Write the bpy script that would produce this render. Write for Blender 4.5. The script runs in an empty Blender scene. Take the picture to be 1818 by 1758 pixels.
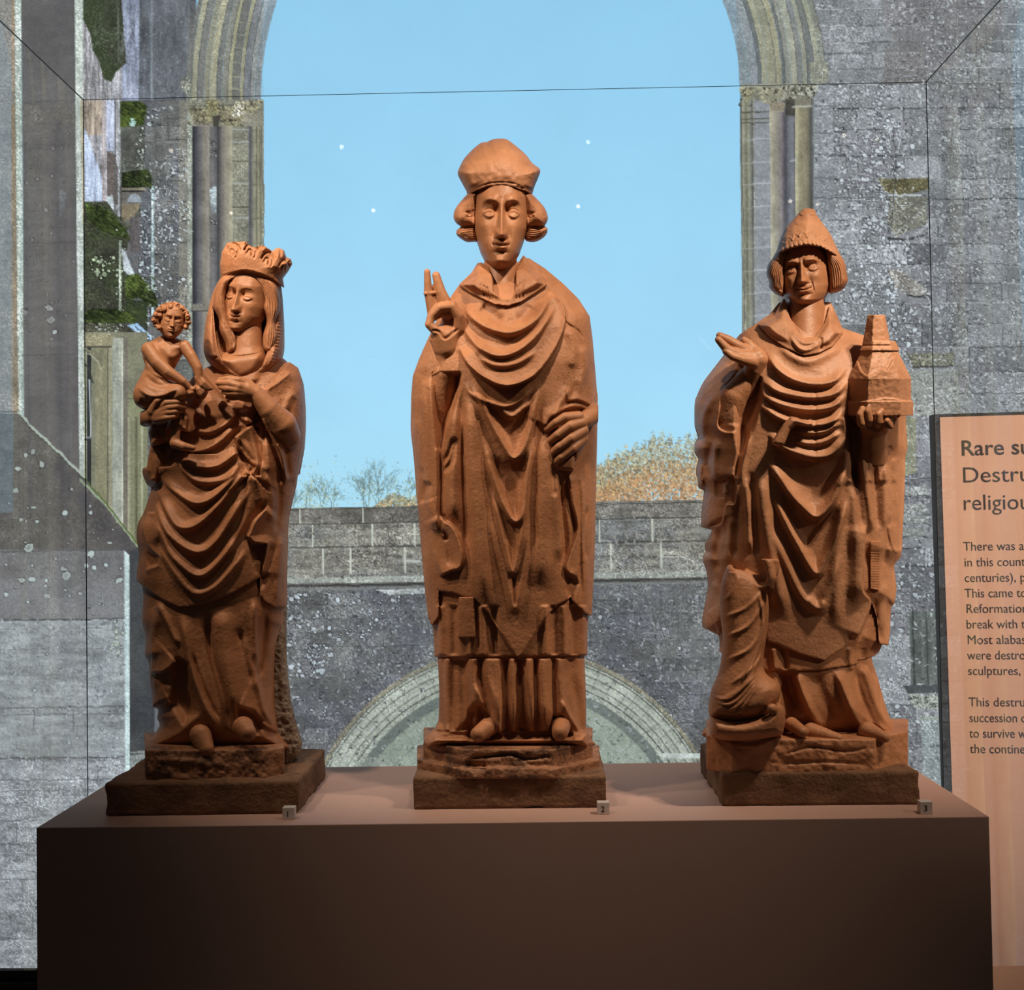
import bpy, bmesh, math, random
import numpy as np
from mathutils import Vector, Matrix

SC = bpy.context.scene
COL = SC.collection
rng = np.random.default_rng(7)
random.seed(7)

# ------------------------------------------------------------------ camera, world, lights, exposure
PW, PH, FPX = 1818.0, 1758.0, 2000.0
EYE = 1.50
YAW, PITCH, ROLL = 0.0142, 0.0242, 0.0156


def _rot():
    cy, sy = math.cos(YAW), math.sin(YAW)
    cp, sp = math.cos(PITCH), math.sin(PITCH)
    cr, sr = math.cos(ROLL), math.sin(ROLL)
    rz = np.array([[cy, -sy, 0], [sy, cy, 0], [0, 0, 1]])
    rx = np.array([[1, 0, 0], [0, cp, -sp], [0, sp, cp]])
    ry = np.array([[cr, 0, sr], [0, 1, 0], [-sr, 0, cr]])
    return rz @ rx @ ry                      # columns: right, forward, up


CR = _rot()
cam = bpy.data.cameras.new('camera')
cam.sensor_fit = 'HORIZONTAL'
cam.sensor_width = 36.0
cam.lens = 36.0 * FPX / PW
cam.clip_start = 0.05
cam_ob = bpy.data.objects.new('camera', cam)
COL.objects.link(cam_ob)
mm = Matrix.Identity(4)
for i in range(3):
    mm[i][0] = CR[i, 0]
    mm[i][1] = CR[i, 2]
    mm[i][2] = -CR[i, 1]
mm[2][3] = EYE
cam_ob.matrix_world = mm
SC.camera = cam_ob

world = bpy.data.worlds.new('gallery_dark')
world.use_nodes = True
world.node_tree.nodes['Background'].inputs[0].default_value = (1.0, 0.82, 0.7, 1)
world.node_tree.nodes['Background'].inputs[1].default_value = 0.022
SC.world = world

SC.view_settings.view_transform = 'Standard'
SC.view_settings.look = 'None'
SC.view_settings.gamma = 1.0
SC.view_settings.use_curve_mapping = False
SC.view_settings.exposure = 0.0
SC.cycles.max_bounces = 10
SC.cycles.transparent_max_bounces = 16
SC.cycles.sample_clamp_indirect = 4.0
SC.cycles.use_denoising = True

# gallery spotlights plus an added panel lamp: (x, y, z above eye, aim point, watts)
LAMPS = [
    ((-0.906, 1.33, 0.972), (-0.50, 1.78, 0.30), 29, 58),
    ((-0.465, 1.33, 0.972), (-0.30, 1.78, 0.34), 33, 62),
    ((0.169, 1.33, 0.972), (0.02, 1.78, 0.36), 27, 58),
    ((0.822, 1.33, 0.975), (0.47, 1.78, 0.28), 40, 60),
    ((2.20, 0.60, 1.10), (0.95, 2.10, -0.10), 330, 36),  # added lamp, out of view, put in to brighten the text panel
    ((0.905, 1.33, 0.965), (0.34, 1.80, -0.42), 34, 46),
]
for k, (p, a, w, cone) in enumerate(LAMPS):
    ld = bpy.data.lights.new('spot_beam', 'SPOT')
    ld.energy = w
    ld.color = (1.0, 0.77, 0.57)
    ld.spot_size = math.radians(cone)
    ld.spot_blend = 1.0
    ld.shadow_soft_size = 0.022
    lo = bpy.data.objects.new('spot_beam', ld)
    COL.objects.link(lo)
    P = Vector((p[0], p[1], p[2] + EYE))
    A = Vector((a[0], a[1], a[2] + EYE))
    lo.location = P + (A - P).normalized() * 0.03
    lo.rotation_euler = (A - P).to_track_quat('-Z', 'Y').to_euler()


# ------------------------------------------------------------------ measuring: pixel of the photograph -> point of the place
def ray(px, py):
    px = np.asarray(px, float)
    py = np.asarray(py, float)
    a = (px - PW / 2) / FPX
    b = -(py - PH / 2) / FPX
    v = [CR[i, 0] * a + CR[i, 1] + CR[i, 2] * b for i in range(3)]
    return v


def at(px, py, Y):
    v = ray(px, py)
    k = Y / v[1]
    return np.stack([v[0] * k, v[1] * k, v[2] * k + EYE], axis=-1)


def on_height(px, py, z):
    v = ray(px, py)
    k = (z - EYE) / v[2]
    return np.array([float(v[0] * k), float(v[1] * k), z])


# ------------------------------------------------------------------ objects
def tag(o, label=None, cat=None, group=None, kind=None):
    if label:
        o['label'] = label
    if cat:
        o['category'] = cat
    if group:
        o['group'] = group
    if kind:
        o['kind'] = kind
    return o


def empty(name, loc, rz=0.0):
    o = bpy.data.objects.new(name, None)
    o.empty_display_size = 0.05
    COL.objects.link(o)
    o.location = loc
    o.rotation_euler = (0, 0, rz)
    return o


def mesh_np(name, V, F, mat, parent=None, origin=None, smooth=True):
    """one mesh object from numpy vertices (world) and quads; origin is subtracted"""
    V = np.asarray(V, np.float32)
    if origin is not None:
        V = V - np.asarray(origin, np.float32)
    F = np.asarray(F, np.int32)
    me = bpy.data.meshes.new(name)
    n, m, k = len(V), len(F), F.shape[1]
    me.vertices.add(n)
    me.vertices.foreach_set('co', V.ravel())
    me.loops.add(m * k)
    me.loops.foreach_set('vertex_index', F.ravel())
    me.polygons.add(m)
    me.polygons.foreach_set('loop_start', np.arange(0, m * k, k, dtype=np.int32))
    me.polygons.foreach_set('loop_total', np.full(m, k, np.int32))
    me.update(calc_edges=True)
    me.validate()
    me.polygons.foreach_set('use_smooth', np.full(len(me.polygons), bool(smooth)))
    me.materials.append(mat)
    o = bpy.data.objects.new(name, me)
    COL.objects.link(o)
    if parent is not None:
        o.parent = parent
    elif origin is not None:
        o.location = origin
    return o


def bm_obj(name, bm, mat, parent=None, loc=None, smooth=False):
    me = bpy.data.meshes.new(name)
    bm.normal_update()
    bm.to_mesh(me)
    bm.free()
    me.materials.append(mat)
    for p in me.polygons:
        p.use_smooth = smooth
    o = bpy.data.objects.new(name, me)
    COL.objects.link(o)
    if loc is not None:
        o.location = loc
    if parent is not None:
        o.parent = parent
    return o


def add_box(bm, lo, hi, bevel=0.0):
    r = bmesh.ops.create_cube(bm, size=1.0)
    vs = r['verts']
    for v in vs:
        v.co = Vector([lo[i] + (hi[i] - lo[i]) * (v.co[i] + 0.5) for i in range(3)])
    if bevel > 0:
        es = list({e for v in vs for e in v.link_edges})
        bmesh.ops.bevel(bm, geom=es, offset=bevel, segments=2, affect='EDGES', profile=0.6)


def add_cyl(bm, p0, p1, r0, r1, seg=24):
    p0, p1 = Vector(p0), Vector(p1)
    d = p1 - p0
    r = bmesh.ops.create_cone(bm, cap_ends=True, segments=seg, radius1=r0, radius2=r1, depth=d.length)
    q = d.to_track_quat('Z', 'Y').to_matrix().to_4x4()
    q.translation = (p0 + p1) / 2
    bmesh.ops.transform(bm, matrix=q, verts=r['verts'])


# ------------------------------------------------------------------ materials
def lin(r, g, b):
    f = lambda c: (c / 255 / 12.92) if c / 255 <= 0.04045 else ((c / 255 + 0.055) / 1.055) ** 2.4
    return (f(r), f(g), f(b), 1.0)


def new_mat(name):
    m = bpy.data.materials.new(name)
    m.use_nodes = True
    nt = m.node_tree
    return m, nt, nt.nodes['Principled BSDF'], nt.nodes['Material Output']


def simple_mat(name, col, rough=0.6, metal=0.0, noise=0.06, scale=40.0, bump=0.0, spec=0.4):
    m, nt, p, out = new_mat(name)
    p.inputs['Roughness'].default_value = rough
    p.inputs['Metallic'].default_value = metal
    p.inputs['Specular IOR Level'].default_value = spec
    tc = nt.nodes.new('ShaderNodeTexCoord')
    nz = nt.nodes.new('ShaderNodeTexNoise')
    nz.inputs['Scale'].default_value = scale
    nz.inputs['Detail'].default_value = 6
    nt.links.new(tc.outputs['Object'], nz.inputs['Vector'])
    mx = nt.nodes.new('ShaderNodeMix')
    mx.data_type = 'RGBA'
    mx.inputs['A'].default_value = tuple(c * (1 - noise) for c in col[:3]) + (1,)
    mx.inputs['B'].default_value = tuple(min(1, c * (1 + noise)) for c in col[:3]) + (1,)
    nt.links.new(nz.outputs['Fac'], mx.inputs['Factor'])
    nt.links.new(mx.outputs['Result'], p.inputs['Base Color'])
    if bump > 0:
        b = nt.nodes.new('ShaderNodeBump')
        b.inputs['Strength'].default_value = 0.5
        b.inputs['Distance'].default_value = bump
        nt.links.new(nz.outputs['Fac'], b.inputs['Height'])
        nt.links.new(b.outputs['Normal'], p.inputs['Normal'])
    return m


def stone_mat(name, c_lo, c_hi, c_pit, pit_scale=230.0, pit_amt=0.75, grain=0.00055, rough=0.5, stain=None, spec=0.35):
    """carved stone: mottled colour, small dark worm-holes, fine grain"""
    m, nt, p, out = new_mat(name)
    N = nt.nodes.new
    L = nt.links.new
    p.inputs['Roughness'].default_value = rough
    p.inputs['Specular IOR Level'].default_value = spec
    tc = N('ShaderNodeTexCoord')
    n1 = N('ShaderNodeTexNoise')
    n1.inputs['Scale'].default_value = 14
    n1.inputs['Detail'].default_value = 8
    n1.inputs['Roughness'].default_value = 0.62
    L(tc.outputs['Object'], n1.inputs['Vector'])
    r1 = N('ShaderNodeValToRGB')
    r1.color_ramp.elements[0].position = 0.36
    r1.color_ramp.elements[0].color = c_lo
    r1.color_ramp.elements[1].position = 0.62
    r1.color_ramp.elements[1].color = c_hi
    L(n1.outputs['Fac'], r1.inputs['Fac'])
    # pits: voronoi cells, only in clusters
    vo = N('ShaderNodeTexVoronoi')
    vo.inputs['Scale'].default_value = pit_scale
    nd = N('ShaderNodeTexNoise'); nd.inputs['Scale'].default_value = 90; nd.inputs['Detail'].default_value = 3
    L(tc.outputs['Object'], nd.inputs['Vector'])
    dv = N('ShaderNodeVectorMath'); dv.operation = 'SCALE'; dv.inputs['Scale'].default_value = 0.012
    L(nd.outputs['Color'], dv.inputs[0])
    av = N('ShaderNodeVectorMath'); av.operation = 'ADD'
    L(tc.outputs['Object'], av.inputs[0]); L(dv.outputs[0], av.inputs[1])
    L(av.outputs[0], vo.inputs['Vector'])
    n2 = N('ShaderNodeTexNoise')
    n2.inputs['Scale'].default_value = 9
    n2.inputs['Detail'].default_value = 3
    L(tc.outputs['Object'], n2.inputs['Vector'])
    sub = N('ShaderNodeMath'); sub.operation = 'MULTIPLY_ADD'
    sub.inputs[1].default_value = 0.9
    sub.inputs[2].default_value = -0.40
    L(n2.outputs['Fac'], sub.inputs[0])
    lt = N('ShaderNodeMath'); lt.operation = 'SUBTRACT'
    L(sub.outputs[0], lt.inputs[0]); L(vo.outputs['Distance'], lt.inputs[1])
    sm = N('ShaderNodeMapRange')
    sm.inputs['From Min'].default_value = 0.0
    sm.inputs['From Max'].default_value = 0.10
    sm.inputs['To Max'].default_value = pit_amt
    L(lt.outputs[0], sm.inputs['Value'])
    mx = N('ShaderNodeMix'); mx.data_type = 'RGBA'
    L(sm.outputs['Result'], mx.inputs['Factor'])
    L(r1.outputs['Color'], mx.inputs['A'])
    mx.inputs['B'].default_value = c_pit
    last = mx
    if stain is not None:
        n3 = N('ShaderNodeTexNoise')
        n3.inputs['Scale'].default_value = 22
        n3.inputs['Detail'].default_value = 6
        n3.inputs['Roughness'].default_value = 0.7
        L(tc.outputs['Object'], n3.inputs['Vector'])
        r3 = N('ShaderNodeMapRange')
        r3.inputs['From Min'].default_value = 0.50
        r3.inputs['From Max'].default_value = 0.60
        r3.inputs['To Max'].default_value = 0.8
        L(n3.outputs['Fac'], r3.inputs['Value'])
        m2 = N('ShaderNodeMix'); m2.data_type = 'RGBA'
        L(r3.outputs['Result'], m2.inputs['Factor'])
        L(last.outputs['Result'], m2.inputs['A'])
        m2.inputs['B'].default_value = stain
        last = m2
    L(last.outputs['Result'], p.inputs['Base Color'])
    # bump: grain minus pits
    ng = N('ShaderNodeTexNoise')
    ng.inputs['Scale'].default_value = 190
    ng.inputs['Detail'].default_value = 6
    L(tc.outputs['Object'], ng.inputs['Vector'])
    h = N('ShaderNodeMath'); h.operation = 'MULTIPLY_ADD'
    h.inputs[1].default_value = -1.4
    L(sm.outputs['Result'], h.inputs[0]); L(ng.outputs['Fac'], h.inputs[2])
    nw = N('ShaderNodeTexNoise')
    nw.inputs['Scale'].default_value = 52
    nw.inputs['Detail'].default_value = 5
    nw.inputs['Roughness'].default_value = 0.65
    L(tc.outputs['Object'], nw.inputs['Vector'])
    h2 = N('ShaderNodeMath'); h2.operation = 'MULTIPLY_ADD'
    h2.inputs[1].default_value = 2.2
    L(nw.outputs['Fac'], h2.inputs[0]); L(h.outputs[0], h2.inputs[2])
    b = N('ShaderNodeBump')
    b.inputs['Strength'].default_value = 0.9
    b.inputs['Distance'].default_value = grain * 1.5
    L(h2.outputs[0], b.inputs['Height'])
    L(b.outputs['Normal'], p.inputs['Normal'])
    return m


def glass_mat():
    m, nt, p, out = new_mat('case_glass')
    nt.nodes.remove(p)
    N = nt.nodes.new
    L = nt.links.new
    # thin sheet: Schlick reflectance of both faces from the viewing angle
    ge = N('ShaderNodeNewGeometry')
    dt = N('ShaderNodeVectorMath'); dt.operation = 'DOT_PRODUCT'
    L(ge.outputs['Normal'], dt.inputs[0]); L(ge.outputs['Incoming'], dt.inputs[1])
    ab = N('ShaderNodeMath'); ab.operation = 'ABSOLUTE'
    L(dt.outputs['Value'], ab.inputs[0])
    om = N('ShaderNodeMath'); om.operation = 'SUBTRACT'; om.inputs[0].default_value = 1.0
    L(ab.outputs[0], om.inputs[1])
    pw = N('ShaderNodeMath'); pw.operation = 'POWER'; pw.inputs[1].default_value = 5.0
    L(om.outputs[0], pw.inputs[0])
    fr = N('ShaderNodeMath'); fr.operation = 'MULTIPLY_ADD'; fr.inputs[1].default_value = 1.6; fr.inputs[2].default_value = 0.018
    fr.use_clamp = True
    L(pw.outputs[0], fr.inputs[0])
    tr = N('ShaderNodeBsdfTransparent'); tr.inputs[0].default_value = (0.975, 0.985, 0.982, 1)
    gl = N('ShaderNodeBsdfGlossy'); gl.inputs['Roughness'].default_value = 0.0
    mx = N('ShaderNodeMixShader')
    L(fr.outputs[0], mx.inputs[0]); L(tr.outputs[0], mx.inputs[1]); L(gl.outputs[0], mx.inputs[2])
    L(mx.outputs[0], out.inputs[0])
    return m


def emit_mat(name, col, s):
    m, nt, p, out = new_mat(name)
    p.inputs['Base Color'].default_value = (0, 0, 0, 1)
    p.inputs['Emission Color'].default_value = col
    p.inputs['Emission Strength'].default_value = s
    return m


M = {}
M['alabaster'] = stone_mat('carved_alabaster', (0.34, 0.145, 0.066, 1), (0.50, 0.228, 0.112, 1), (0.11, 0.045, 0.025, 1))
M['alabaster_smooth'] = stone_mat('polished_alabaster', (0.36, 0.156, 0.072, 1), (0.50, 0.232, 0.115, 1), (0.16, 0.07, 0.04, 1), pit_amt=0.25, grain=0.00028, rough=0.45)
M['alabaster_pale'] = stone_mat('weathered_alabaster', (0.38, 0.172, 0.086, 1), (0.53, 0.262, 0.140, 1), (0.16, 0.07, 0.04, 1))
M['base_stone'] = stone_mat('stained_alabaster', (0.26, 0.115, 0.06, 1), (0.38, 0.185, 0.10, 1), (0.07, 0.03, 0.018, 1), stain=(0.07, 0.035, 0.022, 1), grain=0.0012)
M['slab'] = stone_mat('brown_slab_stone', (0.15, 0.078, 0.045, 1), (0.22, 0.122, 0.072, 1), (0.06, 0.03, 0.02, 1), pit_scale=220, pit_amt=0.6, grain=0.0012, rough=0.8, stain=(0.12, 0.062, 0.038, 1), spec=0.15)
M['rough_back'] = stone_mat('rough_grey_back', (0.22, 0.16, 0.12, 1), (0.42, 0.33, 0.26, 1), (0.08, 0.05, 0.04, 1), grain=0.003, rough=0.9, spec=0.1)
M['plinth'] = simple_mat('plinth_paint', (0.48, 0.31, 0.262), rough=0.62, noise=0.03, scale=60)
M['panel_print'] = simple_mat('salmon_print', (0.64, 0.40, 0.31), rough=0.55, noise=0.02, scale=30)
M['black'] = simple_mat('black_edge', (0.012, 0.011, 0.011), rough=0.45, noise=0.1)
M['ink'] = simple_mat('dark_ink', (0.022, 0.012, 0.012), rough=0.6, noise=0.02)
M['dark_wall'] = simple_mat('dark_gallery_wall', (0.02, 0.02, 0.022), rough=0.85)
M['dark_floor'] = simple_mat('dark_gallery_floor', (0.05, 0.045, 0.042), rough=0.6)
M['seam'] = simple_mat('dark_glass_edge', (0.006, 0.012, 0.012), rough=0.3)
M['acrylic'] = simple_mat('frosted_acrylic', (0.62, 0.56, 0.54), rough=0.35, noise=0.02)
M['glass'] = glass_mat()
M['bulb'] = emit_mat('lamp_glow', (1.0, 0.86, 0.74, 1), 40.0)
# ------------------------------------------------------------------ setting
def struct(name, lo, hi, mat):
    bm = bmesh.new()
    add_box(bm, lo, hi)
    return tag(bm_obj(name, bm, mat), kind='structure')


PT = EYE - 0.4255                                  # plinth top
YF, YB, PXL, PXR = 1.6084, 1.9889, -0.7091, 0.6428
DC, CXL, CXR, CZT = 2.10, -0.8289, 0.757, EYE + 0.8115
DM = 2.395                                          # the printed wall
struct('floor', (-4.0, -2.5, -0.1), (4.0, 2.9, 0.0), M['dark_floor'])
struct('wall_back', (-4.0, 2.6, 0.0), (4.0, 2.9, 4.2), M['dark_wall'])

# display plinth
bm = bmesh.new()
add_box(bm, (PXL, YF, 0), (PXR, YB, PT), 0.0012)
plinth = bm_obj('display_plinth', bm, M['plinth'])
tag(plinth, 'long dusky pink display plinth carrying the three statues inside the glass case', 'plinth')

# glass case: five thin panes with dark edges
case = empty('glass_case', ((CXL + CXR) / 2, DC, 0))
tag(case, 'tall clear glass display case enclosing the plinth and three statues, thin dark seams', 'display case')
CYF = 1.22
T = 0.004


def pane(name, corners):
    bm = bmesh.new()
    o = case.location
    vs = [bm.verts.new(Vector(c) - o) for c in corners]
    bm.faces.new(vs)
    return bm_obj(name, bm, M['glass'], case)


pane('front_pane', [(CXL, CYF, 0), (CXR, CYF, 0), (CXR, CYF, CZT), (CXL, CYF, CZT)])
pane('back_pane', [(CXL, DC, 0), (CXR, DC, 0), (CXR, DC, CZT), (CXL, DC, CZT)])
pane('side_pane', [(CXL, CYF, 0), (CXL, DC, 0), (CXL, DC, CZT), (CXL, CYF, CZT)])
pane('side_pane', [(CXR, CYF, 0), (CXR, DC, 0), (CXR, DC, CZT), (CXR, CYF, CZT)])
pane('top_pane', [(CXL, CYF, CZT), (CXR, CYF, CZT), (CXR, DC, CZT), (CXL, DC, CZT)])


def seam(a, b, w=0.0011):
    bm = bmesh.new()
    lo = [min(a[i], b[i]) - w / 2 for i in range(3)]
    hi = [max(a[i], b[i]) + w / 2 for i in range(3)]
    add_box(bm, [lo[i] - case.location[i] for i in range(3)], [hi[i] - case.location[i] for i in range(3)])
    return bm_obj('glass_seam', bm, M['seam'], case)


for x in (CXL, CXR):
    seam((x, DC, 0), (x, DC, CZT), 0.0014)
    seam((x, CYF, CZT), (x, DC, CZT), 0.0016)
    seam((x, CYF, 0), (x, CYF, CZT))
seam((CXL, DC, CZT), (CXR, DC, CZT), 0.0009)
seam((CXL, CYF, CZT), (CXR, CYF, CZT))

# spotlights on the gallery track, with the added panel lamp
bm = bmesh.new()
add_box(bm, (-1.6, 1.29, EYE + 1.28), (2.4, 1.32, EYE + 1.31))
tr_o = bm_obj('lighting_track', bm, M['black'])
tag(tr_o, 'black ceiling lighting track above the glass case', 'light track')
for k, (p, a, w, cone) in enumerate(LAMPS):
    P = Vector((p[0], p[1], p[2] + EYE))
    A = Vector((a[0], a[1], a[2] + EYE))
    d = (A - P).normalized()
    r = empty('spotlight', P)
    tag(r, 'small black spotlight on the ceiling track, %s from the left' % ('first', 'second', 'third', 'fourth', 'added to brighten the text panel, sixth', 'fifth')[k], 'spotlight', 'spotlights on the track')
    bm = bmesh.new()
    add_cyl(bm, -d * 0.12, -d * 0.004, 0.03, 0.034)
    bm_obj('lamp_body', bm, M['black'], r, smooth=False)
    bm = bmesh.new()
    add_cyl(bm, -d * 0.002, d * 0.001, 0.0055, 0.0055, 16)
    bm_obj('bulb', bm, M['bulb'], r)
    bm = bmesh.new()
    add_cyl(bm, -d * 0.07, Vector((p[0], 1.305, EYE + 1.28)) - P, 0.006, 0.006, 12)
    bm_obj('bracket', bm, M['black'], r)

# number blocks
for k, (px, py, dg) in enumerate([(512, 1456, '1'), (1071.5, 1447, '2'), (1645, 1446, '3')]):
    g = on_height(px, py, PT)
    n = empty('number_block', g)
    tag(n, 'tiny clear acrylic block numbered %s at the front of the plinth' % dg, 'number block', 'numbered blocks')
    bm = bmesh.new()
    s = 0.0088
    add_box(bm, (-s, 0, 0.0), (s, 0.014, 2 * s), 0.0008)
    bm_obj('block', bm, M['acrylic'], n)
    cu = bpy.data.curves.new('digit', 'FONT')
    cu.body = dg
    cu.size = 0.012
    cu.align_x = 'CENTER'
    cu.extrude = 0.0001
    to = bpy.data.objects.new('tmp', cu)
    COL.objects.link(to)
    me = bpy.data.meshes.new_from_object(to.evaluated_get(bpy.context.evaluated_depsgraph_get()))
    bpy.data.objects.remove(to)
    me.materials.clear()
    me.materials.append(M['ink'])
    do = bpy.data.objects.new('digit', me)
    COL.objects.link(do)
    do.parent = n
    do.location = (-0.001, -0.0004, 0.0045)
    do.rotation_euler = (math.pi / 2, 0, 0)

# ------------------------------------------------------------------ text panel
D0 = 2.115
P0 = Vector(at(1668.5, 741, D0))
v = ray(1690.5, 1405)
P1 = Vector(at(1690.5, 1405, float(P0.x / v[0] * v[1])))
vdir = (P1 - P0).normalized()                       # down the left edge
v = ray(1818, 737)
P2 = Vector(at(1818, 737, float((P0.z - EYE) / v[2] * v[1])))
udir = (P2 - P0)
udir = (udir - vdir * udir.dot(vdir)).normalized()  # along the top edge
ndir = vdir.cross(udir).normalized()                # towards the viewer?
if ndir.y > 0:
    ndir = -ndir
pan = empty('text_panel', P0)
tag(pan, 'salmon pink text panel with black edge standing at right beside the case', 'information panel')


def panel_box(name, u0, u1, v0, v1, n0, n1, mat):
    bm = bmesh.new()
    r = bmesh.ops.create_cube(bm, size=1.0)
    for q in r['verts']:
        a, b, c = q.co + Vector((0.5, 0.5, 0.5))
        q.co = udir * (u0 + (u1 - u0) * a) + vdir * (v0 + (v1 - v0) * b) + ndir * (n0 + (n1 - n0) * c)
    bmesh.ops.recalc_face_normals(bm, faces=bm.faces)
    return bm_obj(name, bm, mat, pan)


panel_len = (P0.z - 0.02) / abs(vdir.z)
panel_box('edge_frame', -0.0125, 0.75, -0.006, panel_len, -0.03, -0.001, M['black'])
panel_box('printed_face', 0.0, 0.75, 0.0, panel_len, -0.001, 0.0005, M['panel_print'])


def panel_hit(px, py):
    v = ray(px, py)
    dvec = Vector((float(v[0]), float(v[1]), float(v[2])))
    C = Vector((0, 0, EYE))
    k = (P0 - C).dot(ndir) / dvec.dot(ndir)
    return C + dvec * k - P0


RM = Matrix((udir, -vdir, ndir)).transposed().to_4x4()


def panel_text(body, px, py, cap, bold, part, width=None):
    cu = bpy.data.curves.new(part, 'FONT')
    cu.body = body
    loc = panel_hit(px, py)
    m_per_px = D0 / FPX * 0.955
    cu.size = cap * m_per_px / 0.72
    cu.extrude = 0.0001
    cu.offset = (0.010 if bold else -0.001) * cu.size
    cu.resolution_u = 4
    to = bpy.data.objects.new('tmp', cu)
    COL.objects.link(to)
    me = bpy.data.meshes.new_from_object(to.evaluated_get(bpy.context.evaluated_depsgraph_get()))
    bpy.data.objects.remove(to)
    bpy.data.curves.remove(cu)
    if width:
        xs = [q.co.x for q in me.vertices]
        k = 0.955 * width * m_per_px / (max(xs) - min(xs))
        for q in me.vertices:
            q.co.x *= k
    me.materials.clear()
    me.materials.append(M['ink'])
    o = bpy.data.objects.new(part, me)
    COL.objects.link(o)
    o.parent = pan
    RM2 = RM.copy()
    RM2.translation = loc + ndir * 0.0009
    o.matrix_local = RM2
    return o


panel_text('Rare su', 1705, 809, 29, True, 'heading_text', 126)
panel_text('Destru', 1707, 857, 29.5, False, 'heading_text', 122)
panel_text('religiou', 1708.5, 906, 29.5, False, 'heading_text', 120)
for body, px, py, w in [('There was a', 1710, 978, 111), ('in this count', 1711.5, 1006, 111), ('centuries), p', 1712, 1033.5, 111),
                     ('This came to', 1712.5, 1061, 113), ('Reformation', 1714.5, 1088.5, 111), ('break with t', 1715, 1116, 107),
                     ('Most alabas', 1716.5, 1143.5, 106), ('were destro', 1717, 1171, 106), ('sculptures, i', 1718, 1198.5, 106),
                     ('This destru', 1719.5, 1254, 102), ('succession o', 1720.5, 1282, 104), ('to survive w', 1721, 1309.5, 104), ('the contine', 1722, 1337, 100)]:
    panel_text(body, px, py, 17.0, False, 'body_text', w)
# ------------------------------------------------------------------ the printed mural (a backlit photograph of abbey ruins)
MX0, MX1, MY0, MY1 = -320, 2140, -380, 1719
MW, MHH = MX1 - MX0, MY1 - MY0
IMG = np.zeros((MHH, MW, 3), np.float32)            # display values 0..255
ROUGH = np.zeros((MHH, MW), np.float32)             # how stony the print is (drives fine speckle)
mrng = np.random.default_rng(11)
GY, GX = np.mgrid[MY0:MY1, MX0:MX1].astype(np.float32)


def vnoise(h, w, sx, sy=None, r=mrng):
    """smooth value noise 0..1, cell sx by sy pixels"""
    sy = sy or sx
    gh, gw = int(h / sy) + 3, int(w / sx) + 3
    g = r.random((gh, gw)).astype(np.float32)
    y = np.arange(h) / sy
    x = np.arange(w) / sx
    yi, xi = y.astype(int), x.astype(int)
    fy, fx = (y - yi).astype(np.float32)[:, None], (x - xi).astype(np.float32)[None, :]
    fy, fx = fy * fy * (3 - 2 * fy), fx * fx * (3 - 2 * fx)
    a = g[yi][:, xi]; b = g[yi][:, xi + 1]; c = g[yi + 1][:, xi]; d = g[yi + 1][:, xi + 1]
    return a * (1 - fx) * (1 - fy) + b * fx * (1 - fy) + c * (1 - fx) * fy + d * fx * fy


def fbm(h, w, s, n=4, asp=1.0):
    o = np.zeros((h, w), np.float32)
    t, a = 0, 1.0
    for k in range(n):
        o += a * vnoise(h, w, max(1.2, s * asp), max(1.2, s)); t += a
        s /= 2; a *= 0.6
    return o / t


N_BIG = fbm(MHH, MW, 110, 4)
N_MID = fbm(MHH, MW, 26, 4)
N_FINE = fbm(MHH, MW, 7, 3)
N_TINY = fbm(MHH, MW, 3.2, 2)
N_HOR = fbm(MHH, MW, 9, 3, asp=5)
N_VER = fbm(MHH, MW, 40, 4, asp=0.12)
STONE = 1.10
_a = fbm(MHH, MW, 9, 2, asp=1.5)
_b = fbm(MHH, MW, 60, 2)
CURL = np.clip(1.15 - np.abs(np.sin((_a * 9 + _b * 3) * 3.1)) * 1.6, 0, 1) * (0.35 + 1.3 * np.clip(fbm(MHH, MW, 34, 3) * 2 - 0.55, 0, 1))
CRINK = (np.abs(N_FINE - 0.5) * 4)                  # ridged: the sharpened look of the print


def box(x0, y0, x1, y1):
    X0, X1 = int(max(x0, MX0)) - MX0, int(min(x1, MX1)) - MX0
    Y0, Y1 = int(max(y0, MY0)) - MY0, int(min(y1, MY1)) - MY0
    return slice(Y0, max(Y1, Y0)), slice(X0, max(X1, X0))


def polymask(pts, soft=0.8):
    P = np.array(pts, float)
    pad = 3
    sl = box(P[:, 0].min() - pad, P[:, 1].min() - pad, P[:, 0].max() + pad, P[:, 1].max() + pad)
    X, Y = GX[sl] + 0.0, GY[sl]
    ins = np.zeros(X.shape, bool)
    dmin = np.full(X.shape, 1e9, np.float32)
    n = len(P)
    for i in range(n):
        x1, y1 = P[i]; x2, y2 = P[(i + 1) % n]
        if y1 != y2:
            c = ((Y >= min(y1, y2)) & (Y < max(y1, y2))) & (X < (x2 - x1) * (Y - y1) / (y2 - y1) + x1)
            ins ^= c
        L2 = (x2 - x1) ** 2 + (y2 - y1) ** 2 + 1e-9
        t = np.clip(((X - x1) * (x2 - x1) + (Y - y1) * (y2 - y1)) / L2, 0, 1)
        dmin = np.minimum(dmin, (X - x1 - t * (x2 - x1)) ** 2 + (Y - y1 - t * (y2 - y1)) ** 2)
    d = np.sqrt(dmin) * np.where(ins, -1, 1)
    return sl, np.clip(0.5 - d / (2 * soft), 0, 1)


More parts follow.
